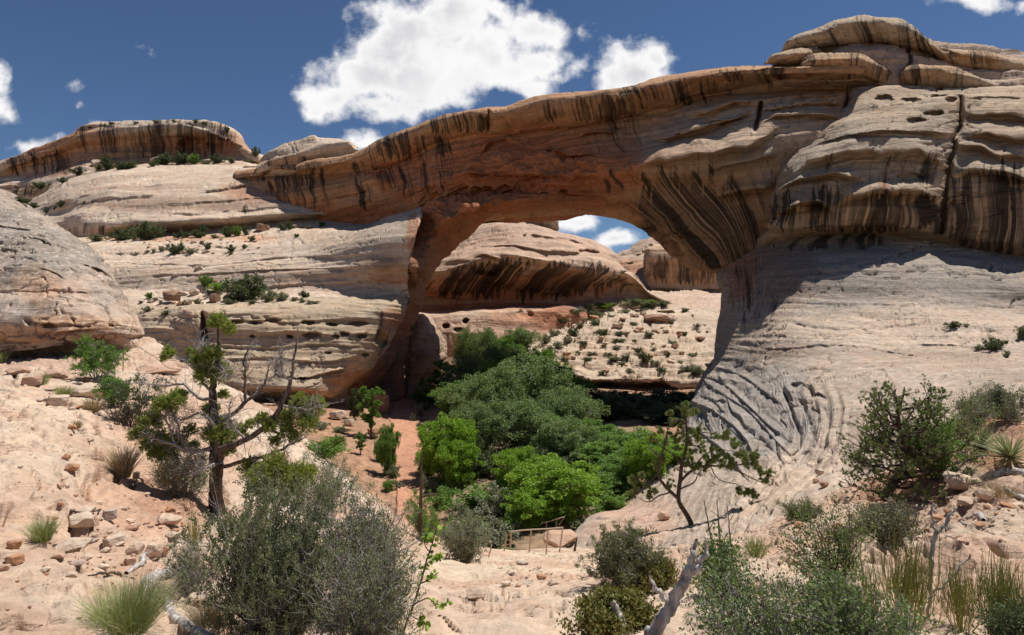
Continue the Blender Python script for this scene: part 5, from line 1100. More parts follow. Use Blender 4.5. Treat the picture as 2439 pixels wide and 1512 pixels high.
def mk_pine(seed, h, w, leafm, barkm, lobes=26, tufts=1500, nd=13, trunk=.07, needle=.055):
    rng = np.random.RandomState(seed); b = MBd(); l = MBd()
    tr = resample([(.12 * w, 0, -.1, trunk * 1.3), (.04 * w, 0, h * .15, trunk * 1.05), (-.05 * w, 0, h * .35, trunk * .8), (.02 * w, 0, h * .65, trunk * .45), (-.02 * w, 0, h * .95, trunk * .12)], 16, .012, rng)
    b.add(*tubes(tr[None, :, :3], tr[None, :, 3], 8))
    limb = []
    for i in range(lobes):
        t = (i + .3) / lobes; a = i * 2.4 + rng.uniform(-.5, .5); z = h * (.10 + .86 * t)
        rad = w * .5 * (1 - .55 * t ** 1.6) * rng.uniform(.65, 1.05)
        s = tr[int(np.interp(z * rng.uniform(.55, .9), tr[:, 2], np.arange(16))), :3]
        q = np.array([math.cos(a) * rad, math.sin(a) * rad, z])
        mid = s * .5 + q * .5 + np.array([0, 0, -.05 * h])
        limb.append(resample([tuple(s) + (trunk * .42,), tuple(mid) + (trunk * .25,), tuple(q) + (trunk * .08,)], 9, .025 * w * .4, rng))
    limb = np.array(limb); b.add(*tubes(limb[..., :3], limb[..., 3], 5))
    s2, d2 = sub(rng, limb[..., :3], lobes * 9, .35); S2, R2 = grow_twigs(rng, s2, d2, w * rng.uniform(.07, .17, len(s2)), trunk * .1, 5, .3, .1)
    b.add(*tubes(S2, R2, 4))
    s3, d3 = sub(rng, S2, lobes * 18, .3); S3, R3 = grow_twigs(rng, s3, d3, w * rng.uniform(.03, .07, len(s3)), trunk * .05, 4, .3, .2)
    b.add(*tubes(S3, R3, 3))
    c, d = sub(rng, np.concatenate([S2[:, -4:], S3]), tufts, .35)
    tuft(l, rng, c, d, nd, needle, needle * .085)
    return b.mesh('trunk', barkm), l.mesh('foliage', leafm)

def mk_grass(seed, h, w, mat, n=260, wd=.0025, bend=.5, lean=.34):
    rng = np.random.RandomState(seed)
    a = rng.uniform(0, 2 * np.pi, n); r_ = rng.uniform(0, 1, n) ** .8
    st = np.stack([np.cos(a) * w * .26 * r_, np.sin(a) * w * .26 * r_, np.full(n, -.02)], 1)
    d = np.stack([np.cos(a) * r_ * w * lean, np.sin(a) * r_ * w * lean, h * rng.uniform(.6, 1.05, n)], 1)
    Lh = np.linalg.norm(d, axis=1); k = 6; Pp = np.zeros((n, k, 3)); Pp[:, 0] = st; dd = unit(unit(d) + rng.normal(size=(n, 3)) * .12)
    out = np.stack([np.cos(a), np.sin(a), a * 0], 1)
    for i in range(1, k):
        dd = unit(dd + out * bend * .22 * (i / k) + rng.normal(size=(n, 3)) * .12 - np.array([0, 0, .02 * bend])); Pp[:, i] = Pp[:, i - 1] + dd * (Lh / (k - 1))[:, None]
    Rr = wd * np.array([1, 1, .9, .8, .55, .2])[None] * rng.uniform(.7, 1.3, (n, 1))
    V, F = tubes(Pp, Rr, 3)
    b = MBd(); b.add(V, F, np.repeat(rng.uniform(0, 1, n), k * 3)); return b.mesh('blades', mat)

def mk_stalks(seed, h, w, mat, n=60, wd=.003):
    """jointed upright broom of green stalks (joint fir)"""
    rng = np.random.RandomState(seed); a = rng.uniform(0, 2 * np.pi, n); r_ = rng.uniform(0, 1, n)
    st = np.stack([np.cos(a) * w * .12 * r_, np.sin(a) * w * .12 * r_, np.full(n, -.02)], 1)
    d = np.stack([np.cos(a) * r_ * w * .45, np.sin(a) * r_ * w * .45, h * rng.uniform(.5, .9, n)], 1)
    S1, R1 = grow_twigs(rng, st, d, np.linalg.norm(d, axis=1) * .75, wd * 1.2, 7, .09, .06)
    s2, d2 = sub(rng, S1, n * 7, .3); S2, R2 = grow_twigs(rng, s2, unit(d2 * .4 + np.array([0, 0, 1.])), h * rng.uniform(.15, .42, len(s2)), wd * .8, 6, .06, .16)
    b = MBd()
    V, F = tubes(S1, R1, 4); b.add(V, F, np.repeat(rng.uniform(.3, 1, n), 28))
    V, F = tubes(S2, R2 * 1.1, 3); b.add(V, F, np.repeat(rng.uniform(0, 1, len(s2)), 18))
    return b.mesh('stalks', mat)

def mk_yucca(seed, r=.36, n=120, mat=None):
    rng = np.random.RandomState(seed); b = MBd(); g = MBd()
    for lst, m_, lo, hi in ((b, n, .05, 1.25), (g, n // 2, -.75, .05)):
        a = rng.uniform(0, 2 * np.pi, m_); e = rng.uniform(lo, hi, m_)
        D = np.stack([np.cos(a) * np.cos(e), np.sin(a) * np.cos(e), np.sin(e)], 1); S = unit(np.cross(D, np.array([0, 0, 1.]))); N = np.cross(S, D)
        L = r * rng.uniform(.75, 1.1, m_); C = np.tile(np.array([0, 0, .14]), (m_, 1)); k = np.array([0, .25, .6, 1.0]); wd = np.array([.7, 1, .75, .05]) * .011
        up = C[:, None] + D[:, None] * (L[:, None] * k)[..., None] + np.array([0, 0, -.10]) * (k ** 2)[None, :, None] * L[:, None, None]
        A = up + S[:, None] * wd[None, :, None]; B = up - S[:, None] * wd[None, :, None]; M = up - N[:, None] * wd[None, :, None] * .5
        V = np.stack([A, M, B], 2).reshape(-1, 3); idx = np.arange(m_ * 12).reshape(m_, 4, 3)
        F = np.concatenate([np.stack([idx[:, :-1, j], idx[:, 1:, j], idx[:, 1:, j + 1], idx[:, :-1, j + 1]], -1).reshape(-1, 4) for j in (0, 1)])
        lst.add(V, F, np.repeat(rng.uniform(0, 1, m_), 12))
    return b.mesh('blades', L_yuc), g.mesh('dry_skirt', L_straw)

def make(name, parts, loc, label, cat, rz=0, sc=1.0, group=None, tilt=None):
    """a thing whose parts are (name, mesh)"""
    o = empty(name, loc, label, cat, group); o.rotation_euler = (0, 0, rz); o.scale = (sc, sc, sc) if np.ndim(sc) == 0 else sc
    for n_, me in parts:
        if me is not None: mobj(n_, me, o)
    return o
def copy_thing(o, loc, label, rz=0, sc=1.0, group=None, cat=None):
    c = o.copy(); COL.objects.link(c); c.location = loc; c.rotation_euler = (0, 0, rz); c.scale = (sc, sc, sc) if np.ndim(sc) == 0 else sc
    c['label'] = label
    if group: c['group'] = group
    if cat: c['category'] = cat
    for ch in o.children:
        k = ch.copy(); COL.objects.link(k); k.parent = c
    return c
ORD = 'first second third fourth fifth sixth seventh eighth ninth tenth eleventh twelfth thirteenth fourteenth fifteenth sixteenth seventeenth eighteenth nineteenth twentieth'.split()
for t_ in ('twenty', 'thirty', 'forty', 'fifty', 'sixty'):
    if t_ != 'twenty': ORD.append(t_[:-1] + 'ieth')
    ORD += [t_ + '-' + x for x in ORD[:9]]
# ================================================================ the wood in the canyon
TP = {}
def tproto(k):
    if k in TP: return TP[k]
    kind, i = k
    sd = {'bright': 100, 'cotton': 200, 'green': 300, 'dark': 400, 'slim': 500}[kind] + i
    if kind == 'bright': m = mk_tree(sd, 5.6, 6.6, L_bright, B_brown, 26, 14, 24000, .19, .12, .02, spread=1.05)
    elif kind == 'cotton': m = mk_tree(sd, 7.5, 10, L_cotton, B_grey, 34, 15, 30000, .23, .22, .06)
    elif kind == 'green': m = mk_tree(sd, 7, 7, L_mid, B_brown, 24, 14, 20000, .23, .14, .04)
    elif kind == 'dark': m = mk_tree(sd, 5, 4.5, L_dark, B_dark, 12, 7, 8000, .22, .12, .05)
    else: m = mk_tree(sd, 8, 4.2, L_mid, B_dark, 12, 6, 7000, .24, .12, .18)
    TP[k] = [(m, {'bright': (5.6, 6.6), 'cotton': (7.5, 10), 'green': (7, 7), 'dark': (5, 4.5), 'slim': (8, 4.2)}[kind]), None]
    return TP[k]
rngp = np.random.RandomState(99)
def canyon_tree(kind, u, vtop, wpx, Y, label, cat='tree', group='trees of the canyon wood', seat=None):
    x = (u - CU) / F_ * Y; ztop = (CV - vtop) / F_ * Y
    g = drop(x, Y, 0 if Y < 150 else 5) if seat is None else at(*seat)[0]
    if seat is not None:
        x, Y = g.x, g.y; ztop = (CV - vtop) / F_ * Y
    i = int(rngp.randint(0, 2)); e = tproto((kind, i)); (m, (h0, w0)) = e[0]
    H = max(1.2, ztop - g.z); Wd = wpx / F_ * Y
    sc = (Wd / w0, Wd / w0, H / h0); rz = rngp.uniform(0, 6.28)
    if e[1] is None: o = make('tree', [('trunk', m[0]), ('crown', m[1])], (x, Y, g.z), label, cat, rz, sc, group); e[1] = o
    else: o = copy_thing(e[1], (x, Y, g.z), label, rz, sc, group)
    return o
for a in [
    ('bright', 1062, 1008, 150, 63, 'round bright green tree at the edge of the creek bed'),
    ('bright', 1090, 1060, 120, 60, 'bright green tree in front of the round one beside the creek bed'),
    ('bright', 1330, 1112, 235, 49, 'broad yellow-green tree lowest in the wood, just above the pipe railings'),
    ('bright', 1232, 1082, 135, 55, 'yellow-green tree beside the broad one, grey-green crowns behind it'),
    ('bright', 1262, 1170, 150, 47, 'low yellow-green tree partly under the broad one, nearest the railings'),
    ('bright', 1545, 1052, 130, 54, 'bright green tree at the wood edge against the swirled pale slope'),
    ('bright', 1600, 1062, 110, 57, 'small bright green crown half hidden behind the leaning pine'),
    ('cotton', 1265, 868, 250, 88, 'largest grey-green cottonwood crown in the middle of the wood'),
    ('cotton', 1160, 900, 190, 82, 'grey-green cottonwood above the creek bed, beside the largest crown'),
    ('cotton', 1350, 935, 170, 79, 'wide grey-green cottonwood at the edge of the dark shadow under the arch'),
    ('cotton', 1240, 970, 210, 71, 'grey-green cottonwood in front of the largest crown'),
    ('cotton', 1345, 1010, 180, 66, 'grey-green cottonwood just behind the broad yellow-green tree'),
    ('cotton', 1135, 975, 150, 70, 'grey-green cottonwood right behind the round bright tree'),
    ('green', 1430, 1060, 150, 62, 'green tree between the cottonwoods and the bright tree by the slope'),
    ('green', 1490, 1092, 140, 57, 'low green tree below the shadow, beside the swirled slope'),
    ('green', 1420, 1130, 130, 54, 'green tree at the right flank of the broad yellow-green tree'),
    ('green', 1235, 850, 170, 108, 'green tree standing tall behind the largest cottonwood'),
    ('cotton', 1160, 802, 100, 140, 'spreading cottonwood with a visible trunk near the red wall'),
    ('cotton', 1240, 786, 90, 150, 'cottonwood farthest back under the red alcove wall'),
    ('cotton', 1115, 795, 80, 146, 'cottonwood farthest toward the arch foot under the red wall'),
    ('green', 1200, 812, 90, 138, 'darker green tree between the cottonwoods by the red wall'),
    ('slim', 1057, 862, 66, 122, 'slender green tree in front of the rounded rock behind the arch foot'),
    ('slim', 1022, 895, 56, 116, 'small slender tree at the bend of the creek bed behind the arch'),
    ('green', 1080, 915, 110, 98, 'leafy green tree between the cottonwoods and the creek bed, behind the round bright one'),
    ('cotton', 1110, 860, 120, 118, 'grey-green cottonwood near the creek bend, in front of the red wall trees'),
    ('cotton', 1190, 830, 130, 128, 'grey-green cottonwood standing over the middle of the far trees'),
    ('green', 1300, 990, 150, 74, 'green tree filling the hollow between the two largest cottonwoods'),
    ('bright', 1020, 1075, 70, 66, 'small bright tree right at the edge of the creek sand'),
    ('dark', 1325, 885, 110, 112, 'dark green thicket below the lip of the pale terrace'),
    ('green', 1290, 838, 90, 124, 'rounded green tree where the terrace begins, above the largest crown'),
    ('green', 1375, 905, 90, 106, 'green tree on the brink of the shadow below the terrace'),
    ('dark', 1445, 955, 140, 101, 'dark tree in the shadow of the arch, closest to the cottonwoods'),
    ('dark', 1530, 950, 140, 104, 'dark tree in the middle of the shadow under the terrace'),
    ('dark', 1605, 955, 120, 102, 'dark tree in the shadow against the foot of the swirled slope'),
    ('slim', 1508, 985, 42, 88, 'lone lit sapling crown standing out of the dark shadow'),
    ('dark', 1455, 1000, 130, 90, 'dark-leaved tree added to fill out the near edge of the shadow, left one of a pair'),  # this and the next: dark-leaved trees added to deepen the shadow pocket
    ('dark', 1535, 1000, 120, 92, 'dark-leaved tree added to fill out the near edge of the shadow, right one of a pair'),
    ('dark', 1580, 1010, 130, 84, 'dark tree in front of the shadow beside the swirled slope'),
    ('green', 1470, 1032, 140, 68, 'green tree at the front rim of the dark shadow'),
    ('green', 1405, 1005, 110, 72, 'green tree between the wide cottonwood and the shadow rim'),
]:
    canyon_tree(a[0], a[1], a[2], a[3], a[4], a[5])
for a in [('slim', 883, 926, 66, (884, 1045), 'tall slender tree with a bare dark trunk on the orange ledge beside the creek'),
          ('dark', 846, 930, 50, (848, 1000), 'small dark tree beside the slender one on the ledge'),
          ('green', 922, 1022, 58, (922, 1130), 'green shrub-like tree leaning over the creek bed'),
          ('slim', 856, 1032, 34, (858, 1082), 'small round green sapling under the slender tree')]:
    canyon_tree(a[0], a[1], a[2], a[3], 80, a[5], seat=a[4], group='trees on the bank beside the creek')

# ---- shrubs: willow thickets and bank shrubs on the canyon floor, dark shrubs on every bench
SB = {}
def sproto(kind, i):
    k = (kind, i)
    if k not in SB:
        mt = {'green': L_mid, 'dark': L_dark, 'sage': L_sage, 'olive': L_olive, 'bright': L_bright}[kind]
        b, l = mk_bush(700 + i * 7 + len(kind), 1.0, 1.5, mt, B_dark if kind in ('dark', 'green') else B_grey, 20, 130, 4200, .07, .026, .045, fine=0, stemr=.014, low=.05)
        # one mesh: too small in view for parts
        nb, nl_ = len(b.vertices), len(l.vertices)
        V = np.zeros((nb + nl_, 3), np.float32)
        t = np.zeros(nb * 3, np.float32); b.vertices.foreach_get('co', t); V[:nb] = t.reshape(-1, 3)
        t = np.zeros(nl_ * 3, np.float32); l.vertices.foreach_get('co', t); V[nb:] = t.reshape(-1, 3)
        f1 = np.array([p.vertices[:] for p in b.polygons]); f2 = np.array([p.vertices[:] for p in l.polygons]) + nb
        tn = np.zeros(nl_, np.float32); l.attributes['tint'].data.foreach_get('value', tn)
        me = mesh_np('shrub', V, np.concatenate([f1, f2]), b.materials[0], False, {'tint': np.r_[np.full(nb, .5), tn]})
        me.materials.append(mt); me.polygons.foreach_set('material_index', np.r_[np.zeros(len(f1), np.int32), np.ones(len(f2), np.int32)])
        bpy.data.meshes.remove(b); bpy.data.meshes.remove(l)
        SB[k] = me
    return SB[k]
def shrub_at(kind, u, v, wpx, hpx, label=None, group=None, Y=None):
    loc = at(u, v)[0] if Y is None else Vector(drop((u - CU) / F_ * Y, Y, 0))
    o = mobj('shrub', sproto(kind, int(rngp.randint(0, 3))), None, loc)
    w = wpx / F_ * loc.y / 1.5; h = hpx / F_ * loc.y
    o.scale = (w, w, h); o.rotation_euler = (0, 0, rngp.uniform(0, 6.28))
    return tag(o, label, 'shrub', group)
def shrub_row(lst, phrase, group):
    lst = [(a[0], a[1], a[2], a[3] * rngp.uniform(.75, 1.35), a[4] * rngp.uniform(.8, 1.25)) + tuple(a[5:]) for a in lst]
    lst = sorted(lst, key=lambda a: a[1])
    for i, a in enumerate(lst):
        k = {'green': 'green', 'dark': 'dark green', 'sage': 'grey-green', 'olive': 'olive', 'bright': 'bright green'}[a[0]]
        big = 'low ' if a[4] < 14 else ('tall ' if a[4] > 34 else '')
        shrub_at(a[0], a[1], a[2], a[3], a[4], '%s%s shrub, %s %s' % (big, k, (ORD[i] + ' from the left') if len(lst) > 1 else 'alone', phrase), group, a[5] if len(a) > 5 else None)
shrub_row([('dark', 188, 418, 44, 26), ('dark', 258, 405, 46, 32), ('dark', 306, 402, 36, 28), ('dark', 388, 392, 60, 34), ('dark', 432, 390, 30, 26), ('green', 466, 390, 26, 20), ('dark', 516, 389, 44, 24), ('olive', 552, 388, 24, 14), ('dark', 288, 404, 24, 18), ('dark', 362, 396, 26, 14), ('sage', 490, 391, 26, 12), ('olive', 235, 404, 18, 14), ('dark', 100, 448, 44, 18), ('dark', 150, 436, 30, 16), ('sage', 590, 386, 30, 9)],
          'below the far left cliff', 'shrubs below the far left cliff')
shrub_row([('dark', 264, 296, 18, 7), ('dark', 324, 294, 10, 7), ('olive', 372, 292, 22, 6), ('dark', 415, 291, 14, 7), ('dark', 466, 293, 16, 10), ('dark', 488, 297, 14, 8), ('dark', 540, 312, 16, 14), ('dark', 214, 306, 10, 6)],
          'on the rim of the far left cliff', 'shrubs on the far left rim')
shrub_row([('dark', 292, 572, 60, 26), ('dark', 350, 570, 64, 40), ('dark', 438, 566, 22, 24), ('dark', 470, 565, 32, 20), ('dark', 484, 562, 22, 28), ('dark', 540, 564, 40, 24), ('green', 566, 562, 36, 30), ('dark', 586, 560, 20, 24), ('olive', 228, 574, 36, 18), ('dark', 600, 575, 22, 18), ('dark', 690, 546, 34, 18), ('dark', 672, 548, 22, 14), ('olive', 735, 545, 14, 12), ('green', 765, 540, 18, 14), ('sage', 320, 572, 22, 14), ('olive', 510, 568, 22, 12), ('dark', 420, 568, 18, 14)],
          'on the bench under the long overhang', 'shrubs under the long overhang')
shrub_row([('dark', 420, 604, 34, 26), ('dark', 550, 600, 24, 22), ('sage', 386, 598, 22, 12), ('sage', 455, 602, 30, 14), ('dark', 495, 594, 18, 16), ('olive', 366, 602, 12, 12), ('sage', 400, 588, 14, 8), ('dark', 582, 592, 14, 14), ('sage', 350, 603, 14, 8), ('dark', 706, 564, 14, 10), ('dark', 550, 606, 14, 8), ('sage', 325, 606, 10, 7), ('olive', 480, 582, 12, 8)],
          'on the pale slickrock below the bench', 'shrubs on the pale slickrock')
shrub_row([('green', 490, 680, 46, 32), ('bright', 520, 690, 60, 22), ('dark', 590, 716, 90, 58), ('dark', 560, 716, 50, 44), ('sage', 640, 716, 60, 36), ('sage', 670, 716, 40, 26), ('dark', 725, 708, 28, 18), ('sage', 720, 720, 18, 10), ('sage', 745, 722, 28, 8), ('green', 356, 712, 16, 16), ('sage', 370, 716, 16, 10), ('sage', 470, 724, 22, 14), ('sage', 545, 724, 34, 12), ('sage', 600, 722, 30, 12), ('dark', 500, 700, 24, 14), ('sage', 352, 742, 24, 14), ('dark', 394, 750, 24, 12), ('sage', 700, 716, 20, 10), ('sage', 335, 722, 12, 8)],
          'among the boulders on the rubble ledge', 'shrubs on the rubble ledge')
shrub_row([('dark', 50, 482, 40, 14), ('dark', 78, 494, 30, 14), ('dark', 112, 506, 16, 18), ('dark', 145, 494, 18, 18), ('olive', 130, 500, 12, 10), ('sage', 200, 486, 10, 8), ('sage', 222, 484, 8, 10)],
          'behind the grey rock dome', 'shrubs behind the rock dome')
shrub_row([('sage', 1370, 745, 40, 14), ('olive', 1400, 738, 50, 16), ('green', 1440, 735, 60, 16), ('olive', 1500, 728, 60, 14), ('green', 1540, 726, 56, 14), ('olive', 1580, 728, 40, 12), ('dark', 1340, 770, 30, 14), ('dark', 1365, 800, 34, 20), ('olive', 1420, 775, 26, 14), ('olive', 1435, 800, 34, 20), ('dark', 1475, 800, 26, 14), ('sage', 1510, 775, 22, 10), ('dark', 1545, 800, 22, 12), ('sage', 1600, 772, 20, 12), ('dark', 1630, 742, 20, 12),
           ('sage', 1470, 830, 20, 10), ('dark', 1520, 838, 26, 14), ('sage', 1555, 836, 18, 10), ('olive', 1445, 850, 34, 14), ('dark', 1535, 862, 30, 26), ('sage', 1560, 868, 26, 12), ('dark', 1400, 860, 22, 10), ('sage', 1375, 845, 22, 12), ('dark', 1345, 862, 18, 12), ('sage', 1600, 820, 24, 12), ('olive', 1630, 800, 22, 12), ('sage', 1650, 850, 22, 14), ('dark', 1660, 890, 30, 20), ('olive', 1430, 892, 26, 10), ('sage', 1500, 888, 24, 12), ('dark', 1575, 885, 26, 14), ('sage', 1480, 868, 18, 9), ('olive', 1390, 820, 22, 12), ('sage', 1560, 760, 20, 8), ('sage', 1660, 780, 20, 10), ('dark', 1590, 850, 20, 12), ('sage', 1330, 830, 30, 14), ('olive', 1310, 838, 24, 14), ('sage', 1620, 865, 16, 9), ('olive', 1510, 815, 18, 9), ('sage', 1640, 880, 40, 12), ('olive', 1470, 815, 40, 10), ('sage', 1455, 755, 18, 8), ('sage', 1395, 765, 40, 16), ('olive', 1415, 758, 46, 18), ('sage', 1380, 780, 24, 12), ('sage', 1490, 745, 30, 10), ('sage', 1530, 742, 40, 10), ('olive', 1555, 730, 46, 12), ('sage', 1350, 815, 30, 14), ('sage', 1410, 845, 30, 10), ('olive', 1460, 858, 44, 12), ('sage', 1490, 852, 26, 10), ('sage', 1320, 800, 30, 16), ('olive', 1300, 815, 34, 18)],
          'on the pale terrace', 'shrubs on the pale terrace')
shrub_row([('green', 770, 1090, 100, 50), ('green', 800, 1075, 70, 36), ('sage', 765, 1020, 60, 20), ('dark', 740, 1000, 50, 24), ('olive', 810, 1030, 40, 16), ('green', 905, 1100, 50, 60), ('olive', 940, 1135, 40, 34), ('green', 925, 1170, 46, 36), ('sage', 948, 1160, 22, 22), ('green', 870, 1000, 30, 20), ('sage', 830, 1005, 30, 12), ('olive', 890, 1045, 24, 16)],
          'on the left bank of the creek', 'shrubs on the left creek bank')
shrub_row([('sage', 998, 1000, 24, 24, 104), ('olive', 1010, 960, 40, 22, 112), ('sage', 1040, 930, 60, 18, 122), ('green', 1005, 935, 50, 40, 120), ('olive', 1030, 1040, 50, 26, 90), ('sage', 1010, 1060, 30, 18, 86), ('sage', 985, 1010, 16, 14, 100), ('olive', 1080, 905, 60, 18, 130), ('green', 1120, 890, 50, 20, 132), ('sage', 1000, 1035, 20, 14, 92), ('olive', 1055, 965, 40, 14, 110), ('green', 975, 930, 24, 16, 126)],
          'on the sandy right bank of the creek', 'shrubs on the right creek bank')
shrub_row([('green', 1140, 1170, 130, 50, 53), ('sage', 1180, 1190, 110, 60, 50), ('sage', 1100, 1205, 90, 48, 49), ('green', 1060, 1180, 80, 50, 55), ('green', 1120, 1230, 110, 50, 46), ('sage', 1180, 1240, 110, 50, 44), ('olive', 1060, 1240, 80, 46, 45), ('green', 1220, 1230, 90, 60, 46), ('olive', 1150, 1280, 110, 40, 41), ('green', 1090, 1270, 90, 40, 42), ('sage', 1020, 1225, 50, 40, 48), ('green', 1210, 1280, 80, 40, 40), ('olive', 1400, 1200, 80, 40, 45), ('green', 1450, 1180, 90, 40, 50), ('green', 1500, 1150, 80, 36, 54), ('sage', 1020, 1140, 50, 40, 60), ('olive', 1360, 1230, 70, 30, 42)],
          'in the near thicket of the wood', 'shrubs at the near end of the wood')
shrub_row([('dark', 1140, 925, 120, 30, 118), ('dark', 1240, 915, 120, 30, 120), ('olive', 1180, 900, 90, 24, 128), ('dark', 1330, 940, 140, 34, 112), ('dark', 1420, 960, 140, 34, 106), ('dark', 1500, 965, 140, 34, 104), ('dark', 1590, 970, 140, 34, 102), ('dark', 1460, 1010, 140, 44, 92), ('dark', 1550, 1020, 140, 44, 90), ('dark', 1620, 1030, 120, 40, 84), ('green', 1540, 1060, 140, 40, 72), ('green', 1440, 1090, 140, 40, 68), ('dark', 1250, 1090, 160, 60, 62), ('dark', 1150, 1110, 120, 60, 62), ('dark', 1100, 1130, 90, 50, 60), ('dark', 1350, 1090, 150, 60, 62), ('dark', 1200, 1140, 120, 60, 56), ('olive', 1080, 880, 60, 24, 136), ('olive', 1280, 880, 80, 26, 126)],
          'below the cottonwoods', 'undergrowth shrubs of the wood')
shrub_row([('dark', 2270, 780, 34, 20), ('dark', 2366, 832, 50, 40), ('sage', 2396, 850, 26, 16), ('olive', 2438, 808, 60, 40), ('sage', 2330, 832, 20, 8), ('sage', 2300, 778, 16, 8)],
          'high on the right slope', 'shrubs high on the right slope')
shrub_row([('dark', 1330, 632, 5, 6), ('dark', 1302, 610, 7, 6), ('dark', 1250, 560, 8, 4), ('sage', 1480, 650, 26, 8), ('sage', 1500, 628, 26, 5), ('dark', 1520, 608, 20, 5), ('dark', 1550, 585, 14, 5)], 'on the far cliffs', 'shrubs on the far cliffs')
x_ = shrub_at('dark', 609, 372, 22, 26, 'lone small tree on the skyline in the saddle beside the far left cliff', None); x_['category'] = 'tree'; x_.name = 'juniper_tree'
print('THINGS', len(SC.objects))
# ================================================================ near plants
def px3(u, v, Y): return tuple(float(t) for t in P(u, v, Y))
# ---- the old juniper
def juniper():
    rng = np.random.RandomState(5)
    g = at(518, 1222)[0]; Y0 = g.y; k = Y0 / F_
    root = empty('juniper_tree', g, 'old twisted juniper with dark shaggy trunk and bare silver twigs on the left slope', 'tree')
    def W(u, v, dy): p = P(u, v, Y0 + dy); return p - np.array(g)
    tr = [(518, 1236, 0, 17), (516, 1190, .02, 15), (515, 1150, 0, 14), (516, 1110, -.02, 14), (517, 1075, 0, 16), (512, 1040, .02, 12), (509, 1005, .04, 10), (506, 941, .05, 8), (509, 888, .05, 6.5), (520, 835, .02, 5), (519, 770, 0, 1.6)]
    p = resample([tuple(W(u, v, d)) + (r * k,) for u, v, d, r in tr], 60, .006, rng)
    b = MBd(); V, F = tubes(p[None, :, :3], p[None, :, 3], 16)
    c = np.repeat(p[:, :3], 16, 0); d = V - c
    th = np.tile(np.arange(16), 60)
    flut = 1 + .16 * np.sin(th * 2 * np.pi / 16 * 3 + np.repeat(np.arange(60), 16) * .08) + .14 * pn(np.stack([th * 1.7, np.repeat(np.arange(60), 16) * .12, th * 0], -1)) + .05 * rng.normal(size=len(th))
    b.add(c + d * flut[:, None], F)
    # root flare
    fl = []
    for a in np.linspace(0, 6.28, 8)[:-1]:
        fl.append(resample([(math.cos(a) * .05, math.sin(a) * .05, .22, .06), (math.cos(a) * .11, math.sin(a) * .11, .04, .05), (math.cos(a) * .22, math.sin(a) * .22, -.05, .025)], 6))
    fl = np.array(fl); b.add(*tubes(fl[..., :3], fl[..., 3], 7))
    mobj('trunk', b.mesh('trunk', B_jun, True), root)
    # strips of loose bark
    limbs = [
        [(517, 1075, 0, 9), (533, 1067, -.15, 9), (560, 1058, -.25, 8.5), (585, 1046, -.3, 8), (615, 1032, -.4, 7.5), (638, 1015, -.4, 7.5), (655, 990, -.4, 7), (670, 965, -.35, 6.5), (691, 914, -.3, 5), (701, 846, -.3, 3), (709, 783, -.3, 1.2)],
        [(512, 1012, 0, 6), (530, 1000, .1, 6), (559, 983, .2, 5.5), (585, 957, .3, 5.5), (606, 941, .3, 4), (633, 909, .4, 3), (638, 872, .4, 1.2)],
        [(585, 957, .3, 4), (583, 914, .35, 3.5), (580, 856, .3, 2.5), (596, 825, .3, 1)],
        [(510, 1066, 0, 7), (495, 1070, -.1, 6), (475, 1074, -.25, 5.5), (448, 1076, -.4, 5), (417, 1060, -.5, 4), (380, 1050, -.6, 3), (337, 1028, -.7, 1.5)],
        [(506, 950, 0, 5), (480, 950, .1, 4.5), (459, 935, .2, 4), (438, 914, .3, 3.5), (401, 918, .4, 2.5), (353, 914, .5, 2), (327, 888, .6, .8)],
        [(522, 1112, 0, 6), (545, 1108, -.2, 5.5), (580, 1096, -.4, 5), (622, 1088, -.6, 4), (686, 1062, -.7, 3), (728, 1041, -.8, 1.2)],
        [(622, 1088, -.6, 3), (650, 1110, -.6, 3), (680, 1130, -.7, 2.5), (710, 1150, -.7, 1.5)],
        [(506, 941, 0, 4), (480, 905, -.1, 3.5), (465, 880, -.2, 2.5), (450, 860, -.2, 1.5), (400, 850, -.2, .8)],
        [(509, 888, 0, 4), (525, 870, -.1, 3), (540, 890, -.2, 2), (548, 905, -.25, 1)],
        [(515, 1040, 0, 5), (500, 1000, -.2, 4), (470, 985, -.35, 3), (440, 1000, -.4, 2.5), (410, 990, -.45, 1)],
        [(670, 965, -.35, 4), (700, 970, -.4, 3.5), (730, 975, -.45, 2.5), (765, 965, -.5, 1)],
        [(640, 1012, -.4, 4), (665, 1030, -.3, 3), (695, 1020, -.2, 2), (720, 1000, -.2, 1)],
        [(508, 920, 0, 3), (495, 880, .1, 2.5), (488, 840, .1, 1.8), (470, 800, .1, .7)],
        [(585, 1046, -.3, 3.5), (560, 1020, -.45, 3), (545, 985, -.5, 2), (550, 950, -.5, .8)],
        [(691, 914, -.3, 2.5), (675, 890, -.3, 2), (668, 860, -.3, 1.5), (672, 832, -.3, .7)],
        [(633, 909, .4, 2), (655, 890, .4, 1.6), (662, 860, .4, .7)],
        [(417, 1060, -.5, 2.5), (400, 1010, -.5, 2.2), (380, 980, -.5, 1.6), (350, 960, -.5, .7)],
        [(448, 1076, -.4, 2.5), (430, 1040, -.4, 2.2), (420, 1000, -.45, 1.5), (405, 970, -.45, .6)],
        [(530, 1100, 0, 4), (500, 1110, -.3, 3), (470, 1120, -.4, 2), (440, 1110, -.5, .8)]]
    LP = []
    for i, lm in enumerate(limbs):
        q = resample([tuple(W(u, v, d)) + (r * k * .88,) for u, v, d, r in lm], 18, .010, rng); LP.append(q)
        m = MBd(); m.add(*tubes(q[None, :, :3], q[None, :, 3], 7)); mobj('branch', m.mesh('branch', B_jun if i in (0, 1, 2, 5) else B_grey, True), root)
    LA = np.array(LP)[..., :3]
    t = MBd()
